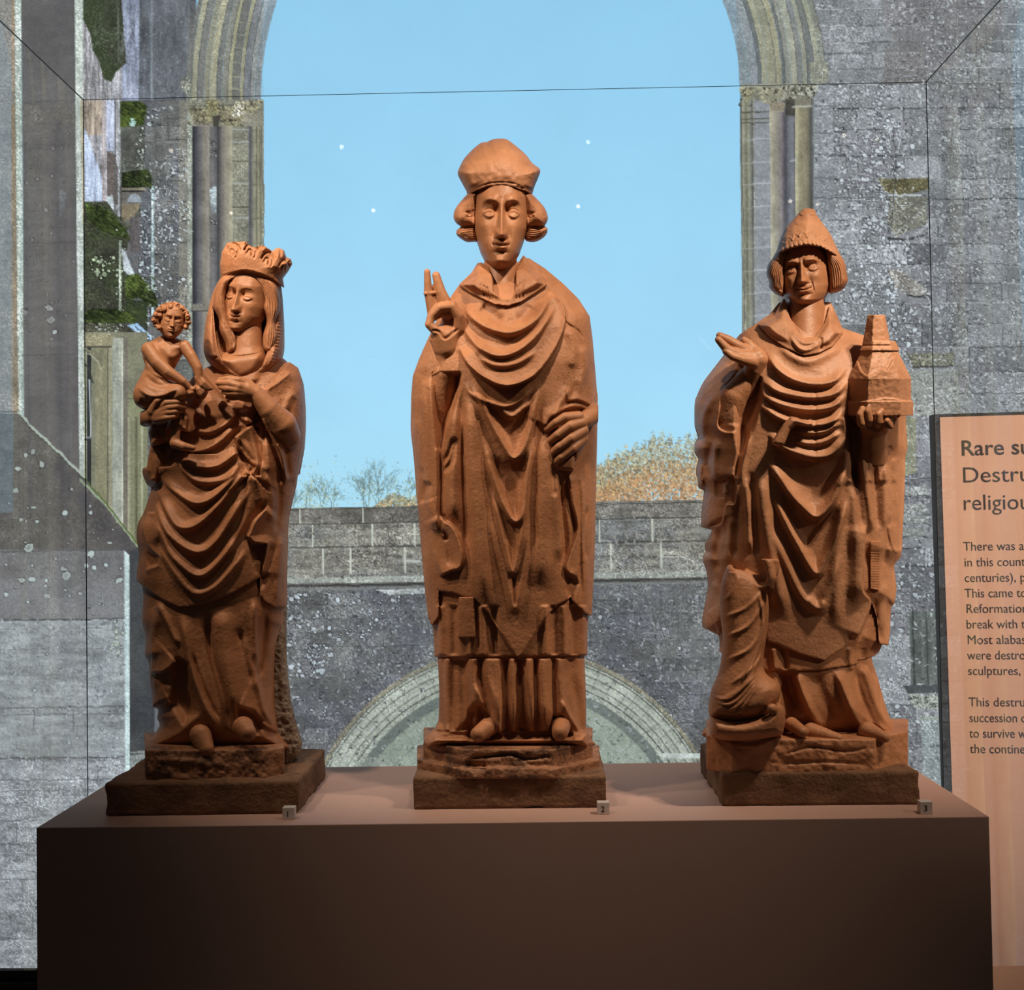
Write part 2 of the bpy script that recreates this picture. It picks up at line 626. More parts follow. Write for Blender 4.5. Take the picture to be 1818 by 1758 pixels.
def fill(pts, col, rough=1.0, mot=0.35, crink=0.25, grain=0.2, tint=None, soft=0.8, hor=0.0, ver=0.0, alpha=1.0):
    sl, m = polymask(pts, soft)
    m = m * alpha
    c = np.array(col, np.float32)
    k = 1 + mot * (N_MID[sl] - 0.5) * 2 * 0.7 + mot * (N_BIG[sl] - 0.5) * 1.0 + 0.8 * crink * (CURL[sl] - 0.3) + 0.5 * grain * (N_TINY[sl] - 0.5) * 2
    c = c * (STONE if rough > 0 else 1.0)
    k = k + hor * (N_HOR[sl] - 0.5) * 2 + ver * (N_VER[sl] - 0.5) * 2
    px = c[None, None, :] * k[..., None]
    if tint is not None:
        t = np.clip((N_BIG[sl] - 0.42) * 4 + (N_MID[sl] - 0.5) * 2, 0, 1)[..., None]
        px = px * (1 - t) + np.array(tint, np.float32) * k[..., None] * t
    IMG[sl] = IMG[sl] * (1 - m[..., None]) + px * m[..., None]
    ROUGH[sl] = ROUGH[sl] * (1 - m) + rough * m


def rect(x0, y0, x1, y1, col, **k):
    fill([(x0, y0), (x1, y0), (x1, y1), (x0, y1)], col, **k)


def line(pts, w, col, a=1.0, wob=0.0):
    P = np.array(pts, float)
    if wob:
        Q = [P[0]]
        for i in range(len(P) - 1):
            n = max(2, int(np.hypot(*(P[i + 1] - P[i])) / 9))
            for t in range(1, n + 1):
                q = P[i] + (P[i + 1] - P[i]) * t / n
                Q.append(q + mrng.normal(0, wob, 2) * (t < n))
        P = np.array(Q)
    for i in range(len(P) - 1):
        x1, y1 = P[i]; x2, y2 = P[i + 1]
        sl = box(min(x1, x2) - w - 2, min(y1, y2) - w - 2, max(x1, x2) + w + 3, max(y1, y2) + w + 3)
        X, Y = GX[sl], GY[sl]
        if X.size == 0:
            continue
        L2 = (x2 - x1) ** 2 + (y2 - y1) ** 2 + 1e-9
        t = np.clip(((X - x1) * (x2 - x1) + (Y - y1) * (y2 - y1)) / L2, 0, 1)
        d = np.sqrt((X - x1 - t * (x2 - x1)) ** 2 + (Y - y1 - t * (y2 - y1)) ** 2)
        m = (np.clip(w / 2 + 0.5 - d, 0, 1) * a)[..., None]
        IMG[sl] = IMG[sl] * (1 - m) + np.array(col, np.float32) * m


def roll(x0, x1, y0, y1, cols, top_shift=0.0, **kw):
    """a vertical shaft: list of colours across its width"""
    n = len(cols)
    sl = box(x0 - 2, y0, x1 + 3, y1)
    X = GX[sl]
    t = np.clip((X - x0) / (x1 - x0), 0, 0.9999) * (n - 1)
    i = t.astype(int); f = (t - i)[..., None]
    C = np.array(list(cols) + [cols[-1]], np.float32)
    px = C[i] * (1 - f) + C[i + 1] * f
    k = 1 + 0.10 * (N_TINY[sl] - 0.5) * 2 + 0.14 * (N_MID[sl] - 0.5) * 2 + 0.10 * (N_VER[sl] - 0.5) * 2
    m = (np.clip(X - x0 + 0.5, 0, 1) * np.clip(x1 - X + 0.5, 0, 1))[..., None]
    IMG[sl] = IMG[sl] * (1 - m) + px * k[..., None] * m
    ROUGH[sl] = ROUGH[sl] * (1 - m[..., 0]) + 0.35 * m[..., 0]


def lichen(poly, n, r0, r1, col=(205, 218, 220), a=0.85, cluster=None):
    P = np.array(poly, float)
    sl, m = polymask(poly)
    x0, y0 = P.min(0); x1, y1 = P.max(0)
    cnt = 0
    for _ in range(n * 6):
        if cnt >= n:
            break
        x, y = mrng.uniform(x0, x1), mrng.uniform(y0, y1)
        iy, ix = int(y) - MY0, int(x) - MX0
        if not (0 <= iy < MHH and 0 <= ix < MW):
            continue
        if m[min(max(iy - sl[0].start, 0), m.shape[0] - 1), min(max(ix - sl[1].start, 0), m.shape[1] - 1)] < 0.5:
            continue
        if cluster is not None and N_BIG[iy, ix] + 0.5 * (N_MID[iy, ix] - 0.5) < cluster:
            continue
        cnt += 1
        r = r0 * 0.75 + (r1 - r0) * 0.8 * mrng.random() ** 3.2
        s2 = box(x - r - 2, y - r - 2, x + r + 3, y + r + 3)
        d = np.hypot(GX[s2] - x, (GY[s2] - y) * mrng.uniform(0.9, 1.5)) + (N_FINE[s2] - 0.5) * r * 1.6
        mk = np.clip(r - d + 0.5, 0, 1) * a * mrng.uniform(0.7, 1.15)
        if r > 5:
            mk = mk * (0.55 + 0.45 * np.clip((d - r * 0.4) / 2, 0, 1))
        IMG[s2] = IMG[s2] * (1 - mk[..., None]) + np.array(col, np.float32) * mk[..., None]
        dk = np.clip(1 - np.abs(d - r - 1.2), 0, 1) * 0.35
        IMG[s2] *= (1 - dk[..., None])


def courses(x0, x1, y0, y1, h, wmin, wmax, dark=(62, 63, 64), light=(170, 175, 178), a=0.6, tone=0.16, lt=0.3, slope=-0.008, wob=0.8):
    y = y0
    while y < y1:
        hh = h * mrng.uniform(0.8, 1.25)
        x = x0 - mrng.uniform(0, wmax)
        while x < x1:
            ww = mrng.uniform(wmin, wmax)
            xa, xb = max(x, x0), min(x + ww, x1)
            if xb - xa > 3:
                s = box(xa, y + slope * (xa - x0), xb, min(y + hh, y1) + slope * (xa - x0))
                IMG[s] *= 1 + tone * mrng.normal(0, 0.6)
                yy = y + slope * (xb - x0)
                line([(xa, y + slope * (xa - x0)), (xb, yy)], 1.6, dark if mrng.random() > lt else light, a * mrng.uniform(0.35, 1), wob)
                if xb < x1:
                    line([(xb, yy), (xb + mrng.normal(0, 0.6), min(y + hh, y1))], 1.4, dark if mrng.random() > lt else light, a * mrng.uniform(0.15, 0.9), wob)
            x += ww
        y += hh


# --- sky
t = np.clip((GY + 380) / 1300, 0, 1)[..., None]
IMG[:] = np.array((136, 194, 231), np.float32) * (1 - t) + np.array((168, 219, 246), np.float32) * t
hz = np.clip((GY - 700) / 200, 0, 1)[..., None]
IMG[:] = IMG * (1 - 0.35 * hz) + np.array((172, 222, 240), np.float32) * 0.35 * hz
IMG *= 1 + 0.018 * (N_BIG - 0.5)[..., None] * 2 + 0.006 * (N_TINY - 0.5)[..., None]

# --- trees beyond the far wall
def twig(x, y, ang, L, w, depth, col, a):
    x2, y2 = x + math.cos(ang) * L, y - math.sin(ang) * L
    line([(x, y), ((x + x2) / 2 + mrng.normal(0, 1.2), (y + y2) / 2), (x2, y2)], w, col, a)
    if depth:
        for _ in range(3 if depth > 1 else 4):
            f = mrng.uniform(0.35, 1.0)
            twig(x + (x2 - x) * f, y + (y2 - y) * f, ang + mrng.normal(0, 0.45), L * mrng.uniform(0.45, 0.75), max(0.5, w * 0.65), depth - 1, col, a * 0.85)


for bx, by, L, n in [(572, 903, 42, 4), (545, 905, 34, 3), (592, 903, 30, 3), (645, 902, 40, 3), (668, 900, 60, 4), (678, 900, 52, 3), (650, 905, 52, 4), (720, 900, 40, 3), (520, 905, 30, 3), (1085, 890, 30, 3)]:
    for _ in range(n - 1):
        twig(bx + mrng.normal(0, 4), by, math.pi / 2 + mrng.normal(0, 0.22), L * 0.75, 1.2, 3, (96, 112, 108), 0.6)


def foliage(x0, x1, topf, base, dens, cols, dark):
    for _ in range(dens):
        x = mrng.uniform(x0, x1)
        tp = topf(x)
        u = mrng.random() ** 0.75
        y = base - (base - tp) * u * mrng.uniform(0.85, 1.04)
        c = cols[0] if mrng.random() > u * 0.9 else cols[1]
        if mrng.random() < 0.42:
            c = dark
        c = np.array(c, float) * mrng.uniform(0.8, 1.2)
        L = mrng.uniform(1.2, 3.4)
        an = mrng.uniform(0, math.pi)
        line([(x, y), (x + math.cos(an) * L, y + math.sin(an) * L)], mrng.uniform(1.0, 2.2), c, mrng.uniform(0.5, 0.95) * (1.0 if u < 0.7 else 0.7))


ft = lambda x: np.interp(x, [1040, 1075, 1100, 1120, 1135, 1155, 1180, 1200, 1215, 1260, 1320], [850, 815, 800, 795, 790, 772, 765, 782, 778, 762, 780]) + 6 * math.sin(x * 0.4)
foliage(1040, 1320, ft, 895, 9500, ((206, 168, 124), (192, 182, 138)), (112, 98, 80))
foliage(1040, 1320, lambda x: ft(x) + 45, 895, 3800, ((212, 160, 118), (206, 172, 120)), (140, 110, 82))
ft2 = lambda x: np.interp(x, [660, 690, 700, 725, 760], [902, 878, 872, 884, 866])
foliage(662, 765, ft2, 905, 1100, ((208, 170, 126), (190, 190, 150)), (100, 92, 80))

for cx_, w_ in ((575, 34), (545, 22), (660, 48), (715, 30)):
    for _ in range(260):
        x, y = mrng.normal(cx_, w_ * 0.6), 905 - abs(mrng.normal(0, 34))
        line([(x, y), (x + mrng.normal(0, 2), y - 2)], 1.0, (196, 196, 150) if mrng.random() < 0.6 else (110, 112, 96), 0.45)
# --- far gable wall
G = lambda x: 903 - 0.0205 * (x - 510)
gl, gr = 455, 1330
fill([(gl, G(gl)), (gr, G(gr)), (gr, 1719), (gl, 1719)], (103, 105, 106), mot=0.25, crink=0.4, grain=0.3, tint=(92, 94, 100))
fill([(gl, G(gl)), (gr, G(gr)), (gr, 1026), (gl, 1036)], (128, 127, 120), mot=0.3, crink=0.5, grain=0.3, tint=(114, 116, 117), hor=0.3)
fill([(gl, G(gl)), (gr, G(gr)), (gr, G(gr) + 27), (gl, G(gl) + 27)], (108, 106, 101), mot=0.25, crink=0.4, grain=0.3, hor=0.2)
sl_ = -0.0175
def hl(y, x0=gl, x1=gr, w=2.0, c=(66, 66, 64), a=0.8):
    line([(x0, y + sl_ * (x0 - 510)), (x1, y + sl_ * (x1 - 510))], w, c, a, 0.5)
hl(905, w=1.6, c=(60, 64, 60))
hl(931, w=2.4); hl(973, w=2.6); hl(934, c=(150, 148, 135), w=1.3, a=0.5); hl(977, c=(150, 150, 140), w=1.3, a=0.5)
for xs, ya, yb in [([532, 644], 906, 929), ([555, 661, 736, 1064, 1158], 934, 972), ([573, 622, 719, 1085, 1174], 977, 1020)]:
    for x in xs:
        line([(x, ya + sl_ * (x - 510)), (x + 0.5, yb + sl_ * (x - 510))], 3.0, (196, 202, 190), 0.95)
line([(1178, 989), (1210, 988), (1231, 997), (1232, 1003)], 1.6, (205, 210, 205), 0.9)
line([(720, 997), (746, 997)], 3.2, (190, 196, 194), 0.8)
# string course
fill([(gl, 1027), (gr, 1013), (gr, 1024), (gl, 1038)], (142, 146, 142), mot=0.2, crink=0.4)
fill([(gl, 1038), (gr, 1023), (gr, 1030), (gl, 1044)], (84, 84, 82), mot=0.2, crink=0.2)
hl(1041, w=3, c=(55, 56, 55)); hl(1047, w=3, c=(128, 130, 126), a=0.7)
fill([(668, 1047), (758, 1045), (758, 1053), (690, 1056)], (176, 182, 182), mot=0.3, alpha=0.85)
courses(gl, gr, 1055, 1719, 26, 30, 80, dark=(58, 60, 68), a=0.4, tone=0.10, lt=0.1, slope=sl_)
lichen([(gl, 1048), (gr, 1034), (gr, 1719), (gl, 1719)], 900, 1.0, 4.5, (196, 204, 214), 0.8)
lichen([(500, 1050), (740, 1050), (700, 1110), (560, 1180), (500, 1240)], 150, 1.2, 5.5, (200, 210, 220), 0.85)
lichen([(545, 1140), (580, 1140), (580, 1195), (545, 1195)], 26, 2, 7, (200, 214, 222), 0.85)
# pointed arch in the gable
ac = (911, 1527)
def ring(r0, r1, col, **k):
    A = np.linspace(math.radians(200), math.radians(340), 60)
    fill([(ac[0] + r1 * math.cos(a), ac[1] + r1 * math.sin(a)) for a in A] + [(ac[0] + r0 * math.cos(a), ac[1] + r0 * math.sin(a)) for a in A[::-1]], col, **k)
ring(0, 330, (128, 138, 128), mot=0.18, crink=0.12, grain=0.2, tint=(142, 152, 142))
ring(300, 327, (92, 100, 98), mot=0.15, crink=0.15, alpha=0.85)
ring(318, 372, (150, 157, 148), mot=0.2, crink=0.3, grain=0.25)
ring(372, 379, (120, 118, 104), mot=0.3, crink=0.4)
for r, w, c, a in [(327, 2.5, (70, 74, 72), .8), (338, 2, (96, 100, 96), .8), (342, 3, (176, 184, 176), .7), (352, 2, (90, 94, 90), .8), (357, 3, (178, 184, 176), .7), (366, 2.2, (80, 84, 80), .8), (371, 2, (80, 82, 78), .8)]:
    A = np.linspace(math.radians(200), math.radians(340), 90)
    line([(ac[0] + r * math.cos(q), ac[1] + r * math.sin(q)) for q in A], w, c, a)
for q in np.arange(203, 338, 4.2):
    q = math.radians(q + mrng.normal(0, .4))
    line([(ac[0] + 328 * math.cos(q), ac[1] + 328 * math.sin(q)), (ac[0] + 371 * math.cos(q), ac[1] + 371 * math.sin(q))], 1.2, (88, 90, 86), 0.6)
for x0, y0, x1, y1 in [(640, 1360, 760, 1230), (690, 1370, 800, 1260), (1060, 1240, 1170, 1350), (1100, 1340, 1160, 1290), (1060, 1330, 1110, 1280), (700, 1280, 740, 1330)]:
    line([(x0, y0), (x1, y1)], 1.3, (98, 108, 100), 0.7, 0.6)
fill([(1170, 1338), (1250, 1338), (1250, 1347), (1175, 1347)], (176, 184, 180), mot=0.2)
fill([(590, 1336), (700, 1350), (700, 1362), (590, 1362)], (140, 146, 140), mot=0.3, alpha=0.6)

# --- left side: wall behind pier, far window stones
WL = (102, 103, 103)
fill([(60, -380), (348, -380), (348, 1719), (60, 1719)], WL, mot=0.3, crink=0.25, grain=0.25, tint=(88, 90, 98))
courses(255, 345, 178, 1000, 38, 22, 60, dark=(64, 66, 66), a=0.75, tone=0.14, lt=0.25, slope=0)
fill([(318, 178), (348, 178), (348, 640), (318, 640)], (128, 126, 118), mot=0.22, crink=0.3, alpha=0.8)
courses(296, 345, 210, 1000, 36, 20, 50, dark=(70, 70, 68), a=0.7, tone=0.08, lt=0.2, slope=0)
rect(333, 190, 341, 700, (150, 156, 146), mot=0.3, crink=0.5)
lichen([(262, 190), (332, 190), (332, 640), (262, 640)], 260, 0.9, 4.2, (205, 215, 222), 0.85, cluster=0.47)
lichen([(262, 330), (318, 330), (318, 560), (262, 560)], 160, 0.9, 3.4, (214, 224, 232), 0.9)
# upper part seen through the top pane
fill([(225, -380), (340, -380), (335, 178), (225, 178)], (92, 96, 104), mot=0.25, crink=0.2, ver=0.25)
fill([(222, -380), (252, -380), (246, 178), (214, 178)], (142, 150, 172), mot=0.2, ver=0.35)
rect(268, -380, 271, 178, (132, 138, 150), alpha=0.6)
# ragged pale strips
rect(147, -380, 216, 372, (146, 146, 152), mot=0.3, ver=0.55, crink=0.3)
rect(150, 178, 182, 240, (158, 146, 134), ver=0.5)
fill([(150, 225), (186, 330), (186, 372), (150, 372)], (172, 184, 208), mot=0.12, ver=0.35, crink=0.2)
rect(181, 178, 187, 372, (158, 150, 152), ver=0.4)
rect(189, 178, 203, 268, (176, 184, 206), mot=0.12, ver=0.3)
for x in (150, 158, 166, 173, 180, 188):
    line([(x, -200), (x + 3, 178)], 2.0, (118, 112, 114), 0.6, 1.2)
    line([(x + 3, -200), (x + 5, 178)], 1.5, (178, 180, 186), 0.5, 1.2)
fill([(190, 268), (205, 276), (214, 330), (214, 372), (190, 345)], (98, 90, 88), mot=0.3)
rect(203, 178, 206, 372, (86, 88, 90)); rect(209, 178, 213, 430, (148, 152, 156), crink=0.6)
# hanging dark mossy masonry, upper left
fill([(140, -60), (210, -60), (222, 80), (224, 112), (206, 128), (198, 145), (184, 140), (176, 108), (165, 90), (160, 60), (142, 22)], (66, 70, 58), mot=0.5, crink=0.4, grain=0.3, tint=(52, 62, 44))
# mossy pinnacle
rect(214, 180, 257, 405, (82, 84, 80), mot=0.45, crink=0.4, grain=0.3)
fill([(214, 180), (246, 179), (261, 188), (258, 196), (256, 222), (214, 226)], (40, 46, 32), mot=0.8, crink=0.6, grain=0.6, tint=(60, 72, 36))
lichen([(228, 210), (248, 210), (248, 222), (228, 222)], 8, 2, 6, (178, 214, 206), 0.9)
lichen([(242, 225), (256, 225), (256, 320), (242, 320)], 40, 1, 4, (206, 216, 210), 0.85)
fill([(216, 306), (262, 300), (270, 318), (268, 332), (216, 334)], (38, 44, 30), mot=0.8, crink=0.6, grain=0.6, tint=(62, 74, 36))
rect(216, 333, 258, 338, (132, 126, 112)); rect(216, 338, 256, 341, (52, 50, 48))
rect(216, 341, 252, 362, (104, 102, 98)); fill([(226, 358), (230, 347), (240, 343), (250, 350), (251, 360)], (148, 156, 166), mot=0.2)
fill([(216, 362), (250, 362), (243, 378), (231, 391), (216, 392)], (122, 112, 94), mot=0.2)
rect(230, 385, 250, 448, (92, 88, 90), mot=0.2, ver=0.3)
rect(250, 340, 270, 500, (94, 98, 104), mot=0.3, crink=0.3)
rect(269, 330, 273, 560, (176, 200, 206), crink=0.7)
lichen([(248, 370), (270, 370), (270, 500), (248, 500)], 120, 0.9, 3.5, (202, 216, 222), 0.9)
fill([(190, 350), (200, 345), (202, 380), (192, 380)], (170, 180, 186), mot=0.3)
# moss block in front
fill([(150, 358), (190, 358), (200, 372), (214, 395), (226, 410), (232, 425), (228, 432), (222, 450), (222, 560), (143, 560), (143, 385)], (66, 68, 58), mot=0.6, crink=0.5, grain=0.35, tint=(54, 60, 44))
fill([(152, 362), (192, 372), (226, 412), (231, 424), (214, 420), (180, 410), (158, 392)], (46, 55, 32), mot=0.8, crink=0.7, grain=0.7, tint=(66, 80, 40))
lichen([(160, 455), (210, 455), (210, 500), (160, 500)], 40, 1.5, 7, (190, 208, 176), 0.9)
lichen([(206, 400), (222, 400), (222, 560), (206, 560)], 34, 1, 4, (200, 214, 196), 0.85)
rect(211, 430, 215, 600, (150, 160, 146), crink=0.7)
fill([(215, 440), (222, 445), (238, 485), (238, 500), (220, 480)], (170, 178, 184), mot=0.5)
fill([(222, 500), (224, 488), (246, 486), (262, 505), (276, 522), (280, 545), (262, 545), (248, 528), (222, 535)], (42, 50, 30), mot=0.8, crink=0.7, grain=0.6, tint=(60, 72, 36))
fill([(222, 532), (262, 535), (262, 640), (222, 690)], (62, 66, 58), mot=0.5, crink=0.4, tint=(50, 60, 40))
fill([(146, 557), (160, 549), (205, 549), (232, 558), (244, 567), (240, 572), (220, 575), (146, 576)], (46, 55, 32), mot=0.8, crink=0.7, grain=0.6, tint=(68, 82, 40))
rect(146, 572, 238, 592, (70, 70, 60), mot=0.6, crink=0.6)
lichen([(170, 574), (220, 574), (220, 590), (170, 590)], 30, 1, 4, (196, 206, 196), 0.8)
fill([(226, 578), (244, 574), (268, 596), (270, 603), (258, 602)], (156, 190, 228), mot=0.2, crink=0.6)
line([(240, 580), (266, 600)], 2, (60, 66, 76), 0.8)
fill([(226, 610), (258, 630), (264, 665), (240, 690), (226, 680)], (46, 56, 34), mot=0.8, crink=0.5)
# moss blades
for (x0, y0, x1, y1, n) in ((216, 182, 258, 205, 90), (218, 308, 268, 330, 90), (154, 364, 228, 422, 260), (224, 490, 274, 540, 150), (150, 551, 240, 574, 200), (228, 612, 260, 660, 60)):
    for _ in range(n):
        x, y = mrng.uniform(x0, x1), mrng.uniform(y0, y1)
        if x1 - x0 > 60 and y1 - y0 > 40 and y < y0 + (x - x0 - 34) * 0.9:
            continue
        L = mrng.uniform(3, 9)
        c = (88, 100, 58) if mrng.random() < 0.40 else (34, 42, 24)
        line([(x, y), (x + L, y + L * mrng.uniform(0.2, 0.7))], mrng.uniform(1.0, 2.0), c, mrng.uniform(0.35, 0.8))
# lower olive window stones
rect(145, 590, 262, 1010, (116, 116, 99), mot=0.18, crink=0.12, grain=0.2)
rect(228, 700, 262, 1010, (118, 120, 96), mot=0.15, crink=0.1)
rect(262, 640, 345, 1010, (98, 100, 98), mot=0.3, crink=0.3)
courses(262, 345, 640, 1010, 38, 22, 60, dark=(64, 66, 66), a=0.7, tone=0.1, lt=0.25, slope=0)
for x0, x1, c in [(146, 154, (150, 152, 122)), (154, 162, (44, 46, 48)), (163, 170, (112, 112, 96)), (170, 190, (124, 122, 100)), (190, 193, (92, 90, 78)), (193, 200, (140, 138, 118)),
                  (200, 216, (148, 152, 142)), (216, 219, (180, 182, 170)), (219, 227, (104, 100, 92)), (227, 231, (142, 142, 120)), (240, 244, (96, 94, 76)), (250, 254, (150, 150, 128))]:
    y0 = 605 if x1 < 200 else (600 if x1 < 228 else 740)
    rect(x0, y0, x1, 1010, c, mot=0.12, crink=0.1, ver=0.15)
line([(159, 675), (161, 775)], 2.2, (196, 206, 214), 0.9); line([(146, 781), (161, 779)], 4, (60, 60, 60), .9); line([(150, 777), (162, 777)], 2, (190, 195, 200), .9)
rect(146, 592, 200, 614, (130, 126, 104), mot=0.15); line([(146, 616), (197, 616)], 4, (84, 82, 70), 0.9)
fill([(146, 624), (156, 625), (170, 636), (182, 658), (182, 640), (182, 622), (146, 620)], (112, 110, 92), mot=0.1)
line([(148, 626), (160, 629), (174, 642), (181, 658)], 2.2, (168, 168, 148), 0.9)
line([(148, 645), (158, 654), (165, 680)], 3, (64, 64, 58), 0.9)
line([(228, 708), (243, 708)], 3, (88, 86, 74), 0.8); line([(228, 732), (236, 745)], 2.5, (150, 150, 130), .8)
# foreground buttress at far left
rect(-320, -380, 22, 1719, (124, 122, 118), mot=0.2, crink=0.25, grain=0.25)
rect(20, -380, 34, 740, (134, 122, 106), mot=0.3, crink=0.35)
fill([(36, -380), (132, -380), (141, 830), (150, 850), (60, 765), (42, 745)], (96, 94, 95), mot=0.16, crink=0.06, grain=0.12, tint=(88, 86, 88), hor=0.05)
fill([(130, -380), (146, -380), (150, 850), (141, 838), (134, 178)], (178, 188, 182), mot=0.2, crink=0.35, ver=0.2)
fill([(143, 178), (149, 178), (150, 400), (146, 400)], (158, 142, 110), mot=0.3, alpha=0.6)
fill([(22, -380), (36, -380), (42, 735), (33, 735)], (168, 184, 178), mot=0.25, crink=0.5, ver=0.2)
fill([(28, 0), (33, 0), (38, 735), (34, 735)], (196, 208, 200), mot=0.3, crink=0.5, alpha=0.6)
for y in (182, 258, 432, 631):
    line([(38, y), (134, y - 2)], 1.4, (70, 70, 72), 0.6, 0.8)
lichen([(40, 180), (132, 180), (136, 640), (44, 640)], 42, 1.5, 6, (150, 152, 156), 0.6)
lichen([(80, 510), (105, 510), (105, 610), (80, 610)], 3, 5, 9, (186, 194, 196), 0.85)
# sloping weathering and ashlar below
fill([(-320, 728), (33, 735), (60, 762), (150, 848), (192, 905), (246, 972), (246, 1000), (-320, 1000)], (92, 90, 88), mot=0.35, crink=0.18, grain=0.2, tint=(72, 70, 72))
line([(-40, 731), (34, 731)], 2, (70, 72, 74), 0.7, 0.5)
line([(33, 733), (58, 760), (100, 800), (150, 848)], 4.5, (176, 188, 178), 0.95, 0.8)
line([(36, 738), (60, 766), (102, 806), (152, 853)], 2, (70, 72, 66), 0.8, 0.8)
line([(143, 852), (192, 902), (246, 972)], 4, (150, 164, 138), 0.9, 1.0)
line([(150, 850), (200, 908), (244, 966)], 2.5, (80, 96, 48), 0.8, 1.0)
fill([(-320, 978), (222, 975), (222, 1098), (-320, 1102)], (112, 112, 114), mot=0.22, crink=0.18, grain=0.2, tint=(98, 96, 98))
fill([(-320, 1000), (222, 1040), (222, 1098), (-320, 1102)], (132, 134, 138), mot=0.2, crink=0.2, alpha=0.5, soft=14)
fill([(-320, 1100), (224, 1098), (224, 1719), (-320, 1719)], (140, 146, 149), mot=0.16, crink=0.14, grain=0.25, hor=0.2, tint=(128, 134, 138))
fill([(-320, 1345), (224, 1343), (224, 1719), (-320, 1719)], (136, 141, 146), mot=0.2, crink=0.4, grain=0.3, hor=0.25)
for y, w, a in [(977, 2, .7), (1099, 2.4, .9), (1115, 1.2, .4), (1152, 1.2, .4), (1255, 1.8, .7), (1268, 1.4, .5), (1345, 1.8, .7), (1384, 1.8, .7), (1403, 1.4, .6), (1455, 1.6, .6), (1497, 1.8, .7), (1545, 1.4, .5), (1560, 1.8, .6), (1620, 1.6, .6), (1665, 1.4, .5)]:
    line([(-60, y + 3), (224, y - 1)], w, (74, 76, 80), a, 0.8)
for y, xs in [(980, (88,)), (1260, (130, 60)), (1348, (78,)), (1387, (132,)), (1460, (30,)), (1500, (48, 10)), (1565, (40,)), (1625, (20, 58))]:
    for x in xs:
        line([(x, y), (x, y + 36)], 1.5, (84, 86, 90), 0.6, 0.6)
fill([(221, 978), (229, 985), (230, 1370), (222, 1370)], (178, 196, 198), mot=0.2, crink=0.3)
fill([(230, 978), (246, 972), (275, 985), (275, 1335), (230, 1340)], (70, 72, 74), mot=0.3, crink=0.15, tint=(58, 60, 64))
rect(230, 1340, 330, 1719, (120, 126, 126), mot=0.2, crink=0.3); line([(230, 1336), (275, 1334)], 3, (150, 156, 152), .8, .6)
fill([(275, 985), (455, 985), (455, 1719), (275, 1719)], (92, 94, 98), mot=0.3, crink=0.3)
lichen([(10, 890), (215, 890), (215, 1095), (10, 1095)], 55, 1.2, 5, (188, 202, 204), 0.9)
for x, y, r in [(113, 912, 6), (53, 970, 10), (66, 925, 4), (40, 1032, 7), (56, 1030, 6), (84, 1061, 7), (114, 1010, 8), (117, 1022, 8), (163, 983, 6), (210, 1029, 8), (195, 963, 4), (117, 1046, 4), (10, 1056, 5), (58, 802, 6), (75, 826, 7), (47, 809, 5), (30, 832, 6), (28, 870, 5), (129, 868, 4)]:
    lichen([(x - 2, y - 2), (x + 2, y - 2), (x + 2, y + 2), (x - 2, y + 2)], 1, r, r + .1, (184, 198, 196), 0.9)
lichen([(185, 1098), (222, 1098), (222, 1160), (185, 1160)], 16, 2, 7, (178, 192, 178), 0.8)
lichen([(0, 1110), (222, 1110), (222, 1700), (0, 1700)], 130, 0.9, 3.2, (182, 196, 204), 0.7)

# --- left jamb of the great arch
xl0, xl1 = 341, 468
rect(xl0, 178, xl1, 1719, (134, 132, 120), mot=0.2, crink=0.25, grain=0.2)
def jamb_left(y0, y1):
    roll(341, 347, y0, y1, [(60, 62, 66), (50, 52, 56)])
    roll(346, 380, y0, y1, [(66, 66, 74), (104, 102, 106), (134, 129, 120), (142, 138, 130), (122, 118, 116)])
    roll(372, 387, y0, y1, [(120, 116, 112), (112, 112, 114), (82, 82, 84)])
    roll(386, 413, y0, y1, [(60, 62, 64), (112, 108, 106), (142, 137, 126), (156, 151, 134), (172, 168, 148)])
    rect(413, y0, 441, y1, (126, 126, 113), mot=0.25, crink=0.35, grain=0.2)
    roll(441, 446, y0, y1, [(100, 102, 110), (78, 80, 90)])
    roll(444, 455, y0, y1, [(84, 86, 92), (138, 136, 122), (152, 148, 128)])
    roll(455, 467, y0, y1, [(118, 116, 100), (156, 154, 132), (120, 118, 104), (152, 152, 132)])
jamb_left(224, 1719)
for y, c in [(230, (164, 168, 166)), (252, (160, 166, 166)), (286, (84, 84, 72)), (326, (160, 164, 160)), (368, (86, 86, 76)), (387, (160, 166, 166)), (430, (100, 100, 90)), (470, (150, 154, 150)), (520, (96, 96, 88))]:
    line([(413, y), (441, y)], 2.6, c, 0.85, 0.5)
    line([(443, y + 2), (466, y + 1)], 1.2, (96, 96, 86), 0.6)
fill([(372, 335), (384, 330), (384, 380), (376, 378)], (168, 182, 190), mot=0.5, crink=0.9, alpha=0.75)
for x, y in [(377, 250), (378, 272), (380, 390), (377, 440)]:
    lichen([(x - 5, y - 10), (x + 5, y - 10), (x + 5, y + 10), (x - 5, y + 10)], 8, 1, 3.2, (160, 164, 164), 0.7)
line([(455, 225), (457, 1000)], 1.2, (88, 88, 78), 0.7, 0.7)
line([(461, 225), (464, 1000)], 1.2, (96, 96, 86), 0.7, 0.9)
# ragged edge towards the sky, then the pier leans a little outward below
fill([(466, 300), (469, 286), (466, 320), (470, 330), (468, 420), (472, 700), (476, 1000), (466, 1000)], (140, 138, 120), mot=0.3, crink=0.5)
line([(464, 224), (465, 286), (461, 300), (467, 330), (468, 420), (470, 560)], 1.6, (96, 100, 96), 0.8, 0.7)
rect(341, 540, 380, 552, (120, 118, 110), mot=0.2, crink=0.3); line([(341, 552), (385, 552)], 3, (58, 58, 58), 0.8)
